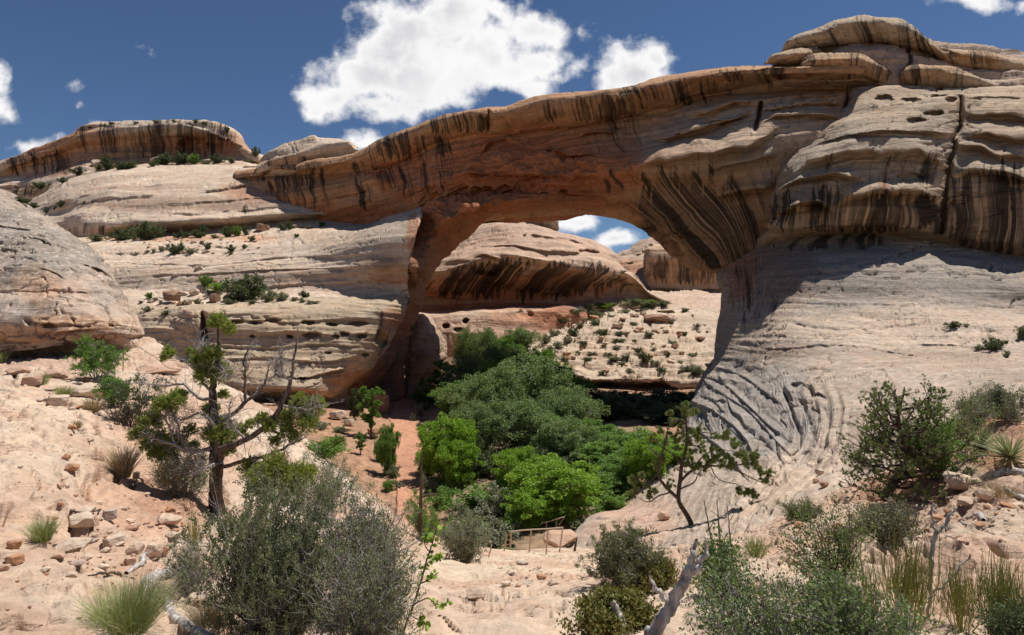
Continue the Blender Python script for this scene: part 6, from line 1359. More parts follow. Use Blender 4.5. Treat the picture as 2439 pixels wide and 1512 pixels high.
    s, d = sub(rng, LA, 820, .2); S1, R1 = grow_twigs(rng, s, d, rng.uniform(.10, .46, 820), .0062, 6, .33, .10); t.add(*tubes(S1, R1, 4))
    s, d = sub(rng, S1, 2200, .2); S2, R2 = grow_twigs(rng, s, d, rng.uniform(.04, .19, 2200), .0032, 5, .35, .08); t.add(*tubes(S2, R2, 3))
    mobj('twigs', t.mesh('twigs', B_grey), root)
    cl = [(985, 95, 35), (1030, 130, 32), (955, 110, 18), (760, 240, 27), (740, 265, 14), (960, 250, 45), (890, 280, 35), (1000, 330, 45), (930, 340, 50), (1010, 430, 25), (790, 450, 42), (740, 490, 50), (680, 560, 50), (630, 610, 40), (720, 640, 50), (760, 690, 45), (800, 640, 40), (860, 590, 30), (950, 500, 40), (1010, 560, 40), (1000, 620, 55), (950, 600, 40), (1080, 600, 40), (1130, 560, 22), (1190, 540, 32), (1220, 570, 36), (1290, 540, 42), (1300, 590, 36), (1360, 500, 52), (1430, 480, 42), (1390, 560, 44), (1350, 460, 36), (1330, 620, 30), (1240, 640, 26), (1130, 760, 46), (1180, 800, 52), (1240, 740, 46), (1290, 800, 55), (1350, 790, 52), (1400, 780, 30), (1310, 860, 52), (1200, 860, 36), (1150, 850, 36), (660, 660, 26), (700, 700, 30), (820, 430, 24), (860, 240, 22), (1040, 680, 26), (870, 660, 26)]
    l = MBd(); tw = MBd()
    for cx, cy, r in cl:
        u, v = cx * .5274, 714 + cy * .5274; rr = r * .5274 * k
        dy = -.55 * (u > 560) * (v > 1080) - .35 * (u < 430) + rng.uniform(-.15, .15) - .3 * (u > 600)
        c0 = W(u, v, dy); r = r * .98; rr = r * .5274 * k; n = int(190 * (r / 40) ** 2) + 40
        # twiglets within the clump, then scale sprays on each
        st = c0 + rdir(rng, n) * rr * rng.uniform(.1, .95, (n, 1)); gd = unit(st - c0 + np.array([0, 0, .3 * rr]))
        S, Rr = grow_twigs(rng, st, gd, rr * .42, .0018, 4, .25, .15); tw.add(*tubes(S, Rr, 3))
        s, d = sub(rng, S, n * 17, .05); s += rng.normal(size=s.shape) * .006
        tn = np.clip(.45 + .5 * pn(s / .10 + 3) + rng.uniform(-.3, .3, len(s)), 0, 1)
        l.add(*leaves(s, unit(d + np.array([0, 0, .3])), rng.uniform(.018, .040, len(s)), rng.uniform(.0045, .0075, len(s)), rng), np.repeat(tn, 4))
    mobj('foliage', l.mesh('foliage', L_jun), root); mobj('twigs', tw.mesh('twigs', B_brown), root)
juniper()

# ---- two pinyon pines on the right
def leaning_pine():
    rng = np.random.RandomState(8); g = at(1646, 1250)[0]; Y0 = g.y; k = Y0 / F_
    root = empty('pine_tree', g, 'small open pinyon pine with dark forked trunk, leaning in front of the swirled slope', 'tree')
    def W(u, v, dy): return P(u, v, Y0 + dy) - np.array(g)
    trunk = [[(1652, 1262, 0, 6.5), (1640, 1235, 0, 6), (1622, 1205, 0, 5.5), (1615, 1188, 0, 5), (1619, 1145, .1, 5), (1623, 1106, .1, 4.5), (1636, 1050, .15, 3.5), (1632, 985, .1, 1.5)],
             [(1617, 1190, 0, 4), (1598, 1172, -.1, 4), (1580, 1153, -.2, 3.6), (1567, 1127, -.3, 3), (1574, 1088, -.3, 3), (1585, 1050, -.3, 2), (1590, 1020, -.3, 1)]]
    limbs = [[(1619, 1148, .1, 3.2), (1650, 1118, .2, 3), (1690, 1108, .3, 2.6), (1732, 1110, .3, 2.2), (1775, 1104, .3, 1.8), (1815, 1120, .3, 1)],
             [(1732, 1110, .3, 1.6), (1770, 1128, .3, 1.4), (1805, 1145, .25, 1.2), (1822, 1150, .2, .6)], [(1623, 1106, .1, 2.2), (1600, 1080, .2, 2), (1570, 1060, .3, 1.6), (1552, 1040, .3, .8)],
             [(1567, 1127, -.3, 2), (1545, 1150, -.4, 1.6), (1520, 1170, -.5, 1.2), (1500, 1165, -.5, .6)], [(1598, 1172, -.1, 2), (1570, 1180, -.2, 1.6), (1545, 1195, -.3, 1.2), (1520, 1185, -.3, .6)],
             [(1636, 1050, .15, 2), (1655, 1035, .2, 1.6), (1680, 1030, .3, 1.2), (1735, 1042, .3, .6)], [(1650, 1118, .2, 2), (1675, 1085, .25, 1.6), (1710, 1070, .3, 1.2), (1760, 1078, .3, .6)],
             [(1634, 1010, .1, 1.6), (1615, 1000, 0, 1.3), (1595, 1005, 0, .7)], [(1690, 1108, .3, 1.5), (1710, 1140, .3, 1.2), (1760, 1155, .3, .9), (1795, 1170, .3, .5)], [(1574, 1088, -.3, 1.6), (1555, 1075, -.4, 1.2), (1545, 1060, -.4, .6)],
             [(1636, 1060, .15, 1.6), (1660, 1062, 0, 1.3), (1690, 1090, -.1, .7)], [(1619, 1165, .05, 2), (1650, 1150, -.1, 1.6), (1672, 1112, -.2, .8)]]
    for t in trunk:
        q = resample([tuple(W(u, v, d)) + (r * k,) for u, v, d, r in t], 24, .006, rng); m = MBd(); m.add(*tubes(q[None, :, :3], q[None, :, 3], 8)); mobj('trunk', m.mesh('trunk', B_dark, True), root)
    LP = []
    for t in limbs:
        q = resample([tuple(W(u, v, d)) + (r * k,) for u, v, d, r in t], 14, .010, rng); LP.append(q)
        m = MBd(); m.add(*tubes(q[None, :, :3], q[None, :, 3], 5)); mobj('branch', m.mesh('branch', B_dark, True), root)
    LA = np.array(LP)[..., :3]; t = MBd()
    s, d = sub(rng, LA, 230, .2); S1, R1 = grow_twigs(rng, s, d, rng.uniform(.08, .40, 230), .35 * k, 6, .33, .06); t.add(*tubes(S1, R1, 3))
    mobj('twigs', t.mesh('twigs', B_grey), root)
    T = [(470, 850), (465, 880), (490, 900), (400, 940), (440, 965), (330, 990), (290, 1040), (380, 1010), (500, 1000), (540, 990), (480, 1060), (430, 1090), (560, 1100), (620, 1090), (700, 1010), (690, 1030), (750, 1080), (740, 1060), (640, 1140), (700, 1140), (760, 1130), (800, 1150), (850, 1180), (890, 1230), (910, 1270), (925, 1230), (830, 1330), (850, 1345), (810, 1335), (765, 1325), (600, 1170), (540, 1180), (580, 1200), (380, 1290), (250, 1300), (200, 1330), (170, 1345), (180, 1270), (230, 1240), (520, 1200), (640, 1030), (670, 1170), (730, 1160), (790, 1120), (800, 1180), (840, 1140), (870, 1200), (850, 1130), (350, 1150), (300, 1180), (540, 1030), (510, 1110), (590, 1140), (620, 1160), (480, 1180), (450, 1030), (420, 1040), (360, 1060), (520, 880), (380, 900), (300, 1330), (270, 1355), (660, 1110), (720, 1190), (500, 1150), (560, 1060)]
    c = []; 
    for cx, cy in T:
        n = rng.randint(10, 17); c.append(W(1428.6 + cx * .4329, 595 + cy * .4329, rng.uniform(-.2, .3)) + rng.normal(size=(n, 3)) * 4.4 * k)
    c = np.concatenate(c); l = MBd(); tuft(l, rng, c, rdir(rng, len(c), .6), 60, 7.2 * k, .50 * k, .95)
    mobj('foliage', l.mesh('foliage', L_pin2), root)
leaning_pine()
g = at(2146, 1182)[0]; k = g.y / F_
m = mk_pine(31, 275 * k, 310 * k, L_pin, B_dark, 54, 4300, 22, 9 * k, 5.2 * k)
make('pine_tree', [('trunk', m[0]), ('foliage', m[1])], g, 'large bushy pinyon pine, dense and dark green, on the red soil at the right', 'tree', 2.5)

# ---- leafy and twiggy shrubs, one builder, each with its own habit
def near_shrub(name, u, v, wpx, hpx, leafm, barkm, label, seed, cat='shrub', **kw):
    g = at(u, v)[0]; k = g.y / F_
    m = mk_bush(seed, hpx * k, wpx * k, leafm, barkm, **kw)
    return make(name, [('branches', m[0]), ('foliage', m[1])], g, label, cat, 0)
near_shrub('shrub', 2215, 1140, 120, 180, L_mid, B_grey, 'upright leafy green shrub growing against the bushy pine', 41, nl=9000, ll=.04, lw=.012, stems=24, twigs=260)
near_shrub('shrub', 2288, 1095, 110, 170, L_serv, B_grey, 'thin leafy shrub with open twigs between the bushy pine and the yuccas', 42, nl=2600, ll=.035, lw=.011, stems=12, twigs=110)
near_shrub('blackbrush', 650, 1540, 300, 410, L_olive, B_grey, 'big dark grey-green blackbrush in the foreground below the juniper', 43, nl=105000, ll=.014, lw=.0046, stems=70, twigs=1700, clump=.007, leafup=.8, stemr=.005, up=.34, plume=1)
near_shrub('blackbrush', 850, 1450, 210, 320, L_olive, B_grey, 'half dead silvery blackbrush with bare twigs beside the big green one', 44, nl=18000, ll=.016, lw=.005, stems=70, twigs=1300, clump=.010, bare=.45, stemr=.006, up=.22, plume=.7)
near_shrub('blackbrush', 880, 1580, 240, 330, L_olive, B_grey, 'grey twiggy blackbrush at the lower frame edge, in front of the silvery one', 45, nl=26000, ll=.013, lw=.004, stems=60, twigs=1200, clump=.007, bare=.25, stemr=.004, up=.25, plume=.8)
near_shrub('shrub', 760, 1230, 200, 170, L_olive, B_grey, 'olive shrub behind the blackbrush, under the right limb of the juniper', 46, nl=12000, ll=.03, lw=.009, stems=40, twigs=500)
near_shrub('shrub', 232, 905, 120, 110, L_mid, B_grey, 'leafy green shrub with pale forked stems under the rock dome', 47, nl=9000, ll=.055, lw=.017, stems=16, twigs=200, low=.3, stemr=.016)
near_shrub('shrub', 270, 965, 80, 80, L_mid, B_dark, 'dark green shrub trailing downhill from the pale forked one', 48, nl=5000, ll=.05, lw=.016, stems=14, twigs=150, low=.2)
near_shrub('shrub', 325, 1010, 90, 140, L_dark, B_dark, 'slim dark leafy shrub rising behind the left arm of the juniper', 49, nl=3600, ll=.05, lw=.017, stems=10, twigs=90, low=.2)
near_shrub('shrub', 290, 1010, 110, 70, None, B_dark, 'bare dark twiggy shrub on the dirt below the slim leafy one', 50, nl=0, stems=30, twigs=260)
near_shrub('shrub', 440, 1180, 190, 120, L_sage, B_grey, 'tangled grey-green shrub in the shade at the foot of the juniper', 51, nl=9000, ll=.03, lw=.007, stems=40, twigs=500)
near_shrub('shrub', 1110, 1338, 120, 120, L_sage, B_grey, 'rounded grey-green shrub beside the leaning pipe rail', 52, nl=16000, ll=.04, lw=.011, stems=40, twigs=500)
near_shrub('shrub', 1010, 1290, 130, 130, L_mid, B_dark, 'leafy shrub around the base of the charred snag', 53, nl=7000, ll=.05, lw=.016, stems=16, twigs=160)
near_shrub('shrub', 1490, 1392, 170, 150, L_olive, B_grey, 'spreading grey-green shrub right of the pipe railings', 54, nl=24000, ll=.024, lw=.006, stems=44, twigs=650, clump=.012)
near_shrub('shrub', 1905, 1238, 90, 60, L_olive, B_brown, 'small rounded olive shrub on the pale rock near the gully end', 55, nl=8000, ll=.03, lw=.009, stems=26, twigs=300)
near_shrub('serviceberry', 1830, 1600, 390, 270, L_serv, B_grey, 'wide serviceberry with round leaves and pinkish berries filling the lower right', 56, nl=8000, ll=.019, lw=.0075, stems=60, twigs=900, stemr=.005, leafup=0)
near_shrub('serviceberry', 1985, 1400, 190, 220, L_serv, B_dark, 'taller open serviceberry with dark upright stems behind the wide one', 57, nl=3800, ll=.024, lw=.009, stems=20, twigs=260, stemr=.006)
near_shrub('serviceberry', 1720, 1420, 130, 150, L_serv, B_dark, 'leafy serviceberry under the small open pine', 58, nl=3600, ll=.028, lw=.010, stems=24, twigs=300, stemr=.005)
near_shrub('serviceberry', 2030, 1590, 260, 260, L_serv, B_grey, 'low serviceberry tangle between the wide one and the green brooms', 59, nl=6500, ll=.020, lw=.0078, stems=40, twigs=700, stemr=.004)
near_shrub('barberry', 1465, 1500, 190, 95, L_red, B_brown, 'low barberry with yellow-green and reddish leaves left of the silvered log', 60, nl=13000, ll=.028, lw=.010, stems=36, twigs=420)
near_shrub('barberry', 1560, 1400, 120, 80, L_red, B_brown, 'small reddish barberry behind the silvered log', 61, nl=6000, ll=.03, lw=.010, stems=24, twigs=260)
near_shrub('shrub', 2110, 1290, 190, 100, L_sage, B_brown, 'half bare brown shrub in the shade below the bushy pine', 62, nl=5000, ll=.028, lw=.007, stems=40, twigs=420)
near_shrub('shrub', 2330, 1010, 90, 90, L_sage, B_brown, 'brownish open shrub behind the yuccas', 63, nl=4000, ll=.035, lw=.008, stems=22, twigs=200)
near_shrub('shrub', 2400, 1000, 130, 90, L_sage, B_grey, 'grey-green shrub behind the larger yucca at the right edge', 64, nl=12000, ll=.035, lw=.009, stems=30, twigs=350)
near_shrub('shrub', 455, 1420, 130, 170, L_sage, B_grey, 'thin sprawling shrub with tiny yellow flowers at the left foot of the blackbrush', 65, nl=6500, ll=.014, lw=.003, stems=44, twigs=420, stemr=.003)
near_shrub('shrub', 2430, 1560, 190, 130, L_dark, B_brown, 'dark low shrub in the lower right corner under the green broom', 66, nl=7000, ll=.016, lw=.005, stems=30, twigs=400, stemr=.004)

# sapling with round leaves
def sapling():
    rng = np.random.RandomState(3); g = at(962, 1508)[0]; Y0 = g.y; k = Y0 / F_
    root = empty('ash_sapling', g, 'single leaning sapling with round glossy leaves in front of the pale rock', 'sapling')
    def W(u, v, dy=0): return P(u, v, Y0 + dy) - np.array(g)
    ls = [[(955, 1515, 0, 3), (985, 1440, 0, 3), (1000, 1390, 0, 2.5), (1015, 1340, 0, 2.2), (1030, 1290, 0, 1.6), (1040, 1255, 0, .8)], [(985, 1440, 0, 2), (1015, 1425, .02, 1.7), (1045, 1440, .04, 1.2), (1068, 1433, .04, .7)], [(1000, 1390, 0, 2), (1020, 1380, -.03, 1.4), (1040, 1365, -.04, .7)],
          [(1013, 1345, 0, 1.6), (1035, 1330, .03, 1.1), (1052, 1322, .03, .6)], [(975, 1465, 0, 1.8), (1005, 1480, -.03, 1.2), (1020, 1500, -.03, .6)], [(1022, 1315, 0, 1.4), (1010, 1290, .02, 1), (1018, 1270, .02, .5)]]
    l = MBd(); Q = []
    for i, t in enumerate(ls):
        q = resample([tuple(W(*a[:3])) + (a[3] * k,) for a in t], 14, .002, rng); Q.append(q); m = MBd(); m.add(*tubes(q[None, :, :3], q[None, :, 3], 5)); mobj('stem' if i == 0 else 'branch', m.mesh('stem', B_dark, True), root)
    Q = np.array(Q)[..., :3]; s, d = sub(rng, Q, 150, .35)
    ang = np.arange(8) * math.pi / 4
    for i in range(len(s)):
        D = unit(d[i] + rng.normal(size=3) * .5); S = unit(np.cross(D, rng.normal(size=3))); r = rng.uniform(.012, .021)
        c = s[i] + D * r * 1.5
        V = np.array([c + (D * math.cos(a) + S * math.sin(a) * .9) * r for a in ang]); l.add(V, np.array([[0, 1, 2, 3], [0, 3, 4, 7], [4, 5, 6, 7]]), float(rng.uniform(0, 1)))
    mobj('foliage', l.mesh('foliage', L_bright), root)
sapling()

# ---- grasses, brooms, yuccas
def near_clump(kind, name, u, v, wpx, hpx, label, seed, cat, mat=None, **kw):
    g = at(u, v)[0]; k = g.y / F_
    if kind == 'grass': me = mk_grass(seed, hpx * k, wpx * k, mat, **kw)
    else: me = mk_stalks(seed, hpx * k, wpx * k, mat, **kw)
    o = mobj(name, me, None, g); return tag(o, label, cat)
near_clump('grass', 'grass_tuft', 300, 1500, 170, 130, 'large green and straw grass tuft at the lower left', 70, 'grass tuft', L_grass, n=800, wd=.0013)
near_clump('grass', 'grass_tuft', 330, 1470, 150, 110, 'straw-coloured grass tuft just behind the large green one', 71, 'grass tuft', L_straw, n=500, wd=.0014)
near_clump('grass', 'grass_tuft', 102, 1285, 60, 62, 'green grass tuft alone on the sandy ground at the left', 72, 'grass tuft', L_grass, n=330, wd=.0020)
near_clump('grass', 'grass_tuft', 292, 1135, 58, 85, 'tall dry straw grass tuft beside the shade of the juniper', 73, 'grass tuft', L_straw, n=420, wd=.0030)
near_clump('grass', 'grass_tuft', 222, 980, 42, 42, 'dry grass tuft on the stony slope below the forked shrub', 74, 'grass tuft', L_straw, n=220, wd=.0040)
near_clump('grass', 'grass_tuft', 152, 942, 40, 28, 'pale green grass tuft by the round pink boulder', 75, 'grass tuft', L_grass, n=200, wd=.0040)
near_clump('grass', 'grass_tuft', 98, 916, 30, 34, 'grass tuft squeezed between two pink boulders', 76, 'grass tuft', L_grass, n=160, wd=.0042)
near_clump('grass', 'grass_tuft', 183, 1018, 26, 24, 'small yellowish grass tuft on the dirt chute', 77, 'grass tuft', L_straw, n=120, wd=.0034)
near_clump('grass', 'grass_tuft', 4, 862, 26, 30, 'green grass tuft at the foot of the rock dome, cut by the frame', 78, 'grass tuft', L_grass, n=120, wd=.0060)
near_clump('grass', 'grass_tuft', 1800, 1322, 60, 50, 'yellow-green grass tuft on the pink sand right of the small pine', 79, 'grass tuft', L_grass, n=260, wd=.0024)
near_clump('grass', 'grass_tuft', 2380, 1180, 90, 40, 'fine dry grass tuft below the larger yucca', 80, 'grass tuft', L_straw, n=220, wd=.0016)
near_clump('grass', 'grass_tuft', 395, 1150, 60, 70, 'dark dry grass tuft in the shade left of the juniper trunk', 81, 'grass tuft', L_straw, n=260, wd=.0026)
near_clump('grass', 'grass_tuft', 500, 1490, 110, 90, 'dry grass tuft between the twisted logs and the blackbrush', 82, 'grass tuft', L_straw, n=380, wd=.0014)
near_clump('stalk', 'joint_fir', 462, 1310, 46, 100, 'slender green broom of leafless stalks beside the juniper base', 83, 'shrub', L_eph, n=26, wd=.0026)
near_clump('stalk', 'joint_fir', 545, 1290, 50, 80, 'short green broom of stalks in front of the juniper trunk', 84, 'shrub', L_eph, n=24, wd=.0026)
near_clump('stalk', 'joint_fir', 2165, 1500, 220, 270, 'tall yellow-green broom of leafless stalks by the forked dead branch', 85, 'shrub', L_eph, n=60, wd=.0024)
near_clump('stalk', 'joint_fir', 2290, 1500, 130, 190, 'thinner green broom of stalks right beside the tall one', 86, 'shrub', L_eph, n=40, wd=.0022)
near_clump('stalk', 'joint_fir', 2400, 1540, 200, 270, 'dense green broom of stalks in the lower right corner', 87, 'shrub', L_eph, n=80, wd=.0022)
near_clump('stalk', 'joint_fir', 2070, 1500, 70, 200, 'sparse yellow-green broom of stalks left of the tall one', 88, 'shrub', L_eph, n=14, wd=.0024)
for u, v, r, sd, lb in [(2338, 1085, 62, 1, 'smaller yucca with spiky leaves and a dry skirt on the red bank'), (2405, 1110, 82, 2, 'larger yucca with spiky leaves at the right edge'), (1790, 1322, 30, 3, 'tiny yucca half hidden in the pink sand')][:2]:
    g = at(u, v)[0]; me, me2 = mk_yucca(sd, r * g.y / F_); make('yucca', [('blades', me), ('dry_skirt', me2)], g, lb, 'yucca')

# ---- dead wood
def log(name, pts, label, mat=None, sides=12, k_=30, rough=.012, branches=(), cat='dead wood', base=None, flute=.22, n=None):
    """pts (u, v, lift above the ground or None, radius in px)"""
    rng = np.random.RandomState(n or int(pts[0][0])); Q = []
    Y0 = at(base[0], base[1])[0].y if base else None
    for u, v, r in pts:
        if Y0 is None: p = at(u, v)[0]; Q.append((p.x, p.y, p.z + r * p.y / F_ * .5, r * p.y / F_))
        else: p = P(u, v, Y0); Q.append((p[0], p[1], p[2], r * Y0 / F_))
    o0 = np.array(Q[0][:3])
    def tub(Q, sides, k_):
        q = resample([(a[0] - o0[0], a[1] - o0[1], a[2] - o0[2], a[3]) for a in Q], k_, rough * .5, rng)
        V, F = tubes(q[None, :, :3], q[None, :, 3], sides); c = np.repeat(q[:, :3], sides, 0); th = np.tile(np.arange(sides), k_); al = np.repeat(np.arange(k_), sides)
        fl = 1 + flute * pn(np.stack([np.cos(th * 2 * np.pi / sides + al * .05) * 2.2, np.sin(th * 2 * np.pi / sides + al * .05) * 2.2, al * .12], -1)) + .05 * rng.normal(size=len(th))
        return c + (V - c) * fl[:, None], F
    root = empty(name, o0, label, cat); b = MBd(); b.add(*tub(Q, sides, k_)); mobj('trunk', b.mesh('trunk', mat or B_dead, True), root)
    for br in branches:
        q = []
        for u, v, r in br:
            if Y0 is None: p = at(u, v)[0]; q.append((p.x, p.y, p.z + r * p.y / F_ * 1.5, r * p.y / F_))
            else: p = P(u, v, Y0); q.append((p[0], p[1], p[2], r * Y0 / F_))
        b = MBd(); b.add(*tub(q, 7, 16)); mobj('branch', b.mesh('branch', mat or B_dead, True), root)
    return root
log('dead_log', [(345, 1450, 7), (352, 1410, 12), (375, 1380, 15), (410, 1368, 13), (440, 1355, 7)], 'silvered juniper log with twisted grain, lying behind the large grass tuft', sides=18)
log('dead_log', [(395, 1420, 6), (400, 1450, 10), (415, 1475, 11), (450, 1500, 12), (500, 1530, 12)], 'grey log curving out of the lower frame edge, below the twisted one', sides=16)
log('dead_branch', [(300, 1368, 5), (325, 1352, 6), (340, 1330, 5), (345, 1318, 3)], 'short pale hooked branch above the twisted log')
log('dead_branch', [(210, 1372, 2), (240, 1366, 3), (290, 1372, 3), (320, 1380, 2)], 'thin dark stick lying on the sand at the left', B_brown)
log('dead_branch', [(134, 1214, 2), (170, 1218, 4), (205, 1222, 3), (240, 1214, 1.5)], 'dark stick lying across the flat stones', B_brown)
log('dead_log', [(1480, 1720, 17), (1535, 1540, 17), (1590, 1455, 15), (1622, 1395, 12), (1640, 1350, 9), (1652, 1310, 6), (1658, 1285, 3)], 'silvered dead juniper trunk leaning up through the serviceberries', base=(1575, 1640), sides=18, k_=50, branches=[[(1625, 1380, 10), (1665, 1345, 8), (1684, 1310, 5), (1680, 1280, 2.5)], [(1600, 1440, 8), (1560, 1400, 5), (1548, 1370, 2.5)]])
log('dead_stump', [(1470, 1530, 12), (1478, 1490, 13), (1466, 1455, 9), (1458, 1432, 4)], 'short splintered grey stump beside the barberry', base=(1470, 1511), sides=14)
log('dead_branch', [(2210, 1490, 3.5), (2215, 1400, 4), (2218, 1330, 5), (2228, 1282, 5), (2248, 1250, 4), (2262, 1222, 3), (2272, 1203, 2)], 'forked bleached dead branch standing in the tall green broom', base=(2210, 1470), sides=9, branches=[[(2230, 1280, 4), (2222, 1245, 3.5), (2218, 1200, 3)], [(2248, 1250, 3), (2275, 1215, 1.5)], [(2216, 1420, 3), (2260, 1380, 3), (2310, 1320, 2)]])
log('dead_branch', [(2285, 1243, 4), (2310, 1234, 5), (2335, 1232, 6), (2342, 1240, 4)], 'crooked bleached branch lying on the bare rock at the right', branches=[[(2290, 1248, 3), (2300, 1252, 2)]])
log('dead_log', [(2340, 1140, 7), (2370, 1132, 8), (2405, 1128, 9), (2440, 1132, 10), (2500, 1138, 10)], 'weathered log lying below the yuccas, running out of the frame', sides=16)
log('dead_branch', [(2395, 1165, 3), (2415, 1180, 5), (2440, 1190, 5), (2460, 1200, 4)], 'knotted broken branch below the weathered log')
def snag(u, v, top, lean, r, label, n, br=()):
    return log('snag', [(u, v + 8, r), (u + lean * .3, v - (v - top) * .3, r * .9), (u + lean * .7, v - (v - top) * .7, r * .6), (u + lean, top, r * .35)], label, B_dark, 8, 20, .006, br, 'dead tree', (u, v), n=n)
snag(1000, 1290, 1078, 4, 5, 'thin charred dead tree standing above the creek bed', 1, [[(1004, 1185, 2.5), (1020, 1178, 2.5), (1034, 1176, 2), (1042, 1180, 1)], [(1002, 1110, 1.2), (992, 1098, .8), (988, 1090, .5)], [(1000, 1150, 1.2), (1014, 1140, .6)], [(1003, 1130, 1.2), (995, 1122, .6)]])
snag(1702, 1330, 1190, -26, 2.6, 'thin dark dead pole behind the serviceberries, closest to the small pine', 2, [[(1690, 1260, 1.2), (1700, 1240, .6)]])
snag(1716, 1320, 1188, -9, 2.6, 'thin dark dead pole in the middle of the three behind the serviceberries', 3, [[(1712, 1230, 1), (1690, 1215, .5)]])
snag(1742, 1330, 1205, -10, 2.2, 'thin broken dead pole farthest from the small pine', 4, [[(1738, 1240, 1), (1746, 1225, .5)]])
snag(1240, 1312, 1312, 0, 1, '', 9) if False else None
snag(1368, 1312, 1278, 6, 3.2, 'short leaning dead post at the right end of the railings', 5)

# ---- pipe railings on the trail
M_rail = bpy.data.materials.new('painted_pipe'); M_rail.use_nodes = True
_b = M_rail.node_tree.nodes['Principled BSDF']; _n = noise(M_rail.node_tree, None, 9.0, 6, .6)
M_rail.node_tree.links.new(mixc(M_rail.node_tree, smooth(M_rail.node_tree, _n, .4, .7), (.50, .38, .27), (.30, .20, .13)), _b.inputs['Base Color']); _b.inputs['Roughness'].default_value = .5
def railing(posts, rails, label, Yb, r=1.7):
    Y0 = at(*Yb)[0].y; o0 = P(posts[0][0], posts[0][1], Y0); k = Y0 / F_
    root = empty('pipe_railing', o0, label, 'railing')
    for nm, lst in (('post', posts), ('rail', rails)):
        for a in lst:
            q = np.array([P(a[i], a[i + 1], Y0 + (a[-1] if len(a) % 2 else 0)) for i in range(0, len(a) // 2 * 2, 2)]) - o0
            q = resample([tuple(t) + (r * k,) for t in q], 6 if len(a) < 6 else 16); b = MBd(); b.add(*tubes(q[None, :, :3], q[None, :, 3], 10)); mobj(nm, b.mesh(nm, M_rail, True), root)
    return root
railing([(1200, 1312, 1207, 1272, 0.0), (1215, 1308, 1217, 1266), (1260, 1316, 1265, 1261), (1300, 1320, 1305, 1259), (1332, 1314, 1340, 1256)], [(1216, 1266, 1240, 1263, 1265, 1261, 1305, 1259, 1341, 1256)], 'rusty cream pipe railing with several posts at the trail brink', (1270, 1316))
railing([(1160, 1342, 1171, 1294)], [(1075, 1242, 1085, 1240, 1110, 1260, 1145, 1286, 1171, 1290)], 'sloping pipe handrail half hidden by the rounded grey shrub', (1168, 1325))
railing([(1300, 1256, 1302, 1243), (1324, 1255, 1325, 1240), (1331, 1250, 1345, 1230)], [(1288, 1246, 1320, 1238, 1345, 1230)], 'farther short pipe rail above the pink rock', (1330, 1262), 1.4)
railing([(292, 890, 296, 822)], [(296, 822, 318, 822, 350, 838, 380, 858, 402, 876, 432, 880)], 'thin bent pipe handrail above the flat slab near the rock dome', (292, 885), 1.2)

# ================================================================ loose stones
def stone_mesh(seed, flat=.5):
    rng = np.random.RandomState(seed); bm_ = __import__('bmesh').new(); __import__('bmesh').ops.create_icosphere(bm_, subdivisions=4, radius=1)
    V = np.array([v.co[:] for v in bm_.verts]); F = np.array([[v.index for v in f.verts] for f in bm_.faces]); bm_.free()
    ax = np.array([1, .75, flat]) * rng.uniform(.85, 1.15, 3); V = V * ax
    N_ = unit(rng.normal(size=(15, 3))); N_[0] = (.1, .05, 1); N_[1] = (0, .1, -1); N_ = unit(N_)
    for n in N_:        # flat broken faces
        d = rng.uniform(.52, .78) * np.sqrt(((n * ax) ** 2).sum())
        s = V @ n - d; V = V - np.outer(np.maximum(s, 0), n) * .97
    V = V + unit(V) * (.05 * fbm(V * 1.5 + seed, 4) + .018 * fbm(V * 7 + seed, 3))[:, None]
    z = V[:, 2]; lay = np.sign(np.sin(z * 30 + 2 * pn(V * 1.2 + seed))) * .012
    V[:, :2] *= (1 + lay)[:, None]
    C = np.ones_like(V)
    return V, F
_st = {}
STC = {'pale': (.58, .45, .34), 'pink': (.50, .33, .235), 'orange': (.46, .25, .14), 'brown': (.34, .205, .135), 'grey': (.44, .36, .30)}
M_stone = rock_mat('stone', gs=9, bump=.5, strata=(1, 1, 14), sf=(.9, 1.08), grain=(.75, 1.2))
M_stone2 = rock_mat('boulder_stone', gs=1.5, bump=.5, strata=(.2, .2, 4), sf=(.85, 1.1), grain=(.7, 1.25))
def stone(u, v, wpx, hpx, col, label, big=False, cat=None, group=None, sink=.42, rz=None, name=None, Y=None, seed=None):
    i = int(rngp.randint(0, 6)) if seed is None else seed
    key = (i, col, big)
    if key not in _st:
        V, F = stone_mesh(900 + i * 3, .62)
        C = np.tile(np.array(STC[col]), (len(V), 1)) * (1 + .12 * fbm(V * 3 + i, 3)[:, None])
        _st[key] = mesh_np('stone', V, F, M_stone2 if big else M_stone, True, {'Col': C, 'varn': V[:, 0] * 0, 'lich': np.full(len(V), .35)}, V[:, :2])
    g = at(u, v)[0] if Y is None else Vector(P(u, v, Y)); k = g.y / F_
    w = wpx * .5 * k; h = hpx * .5 * k / .62 * 1.05
    nm = name or ('boulder' if big or wpx > 60 else 'stone')
    o = mobj(nm, _st[key], None, (g.x, g.y + w * .4, g.z + hpx * .5 * k * (1 - sink)))
    o.scale = (w, w, h); o.rotation_euler = (rngp.uniform(-.15, .15), rngp.uniform(-.15, .15), rngp.uniform(-.5, .5) if rz is None else rz)
    return tag(o, label, cat or nm, group)
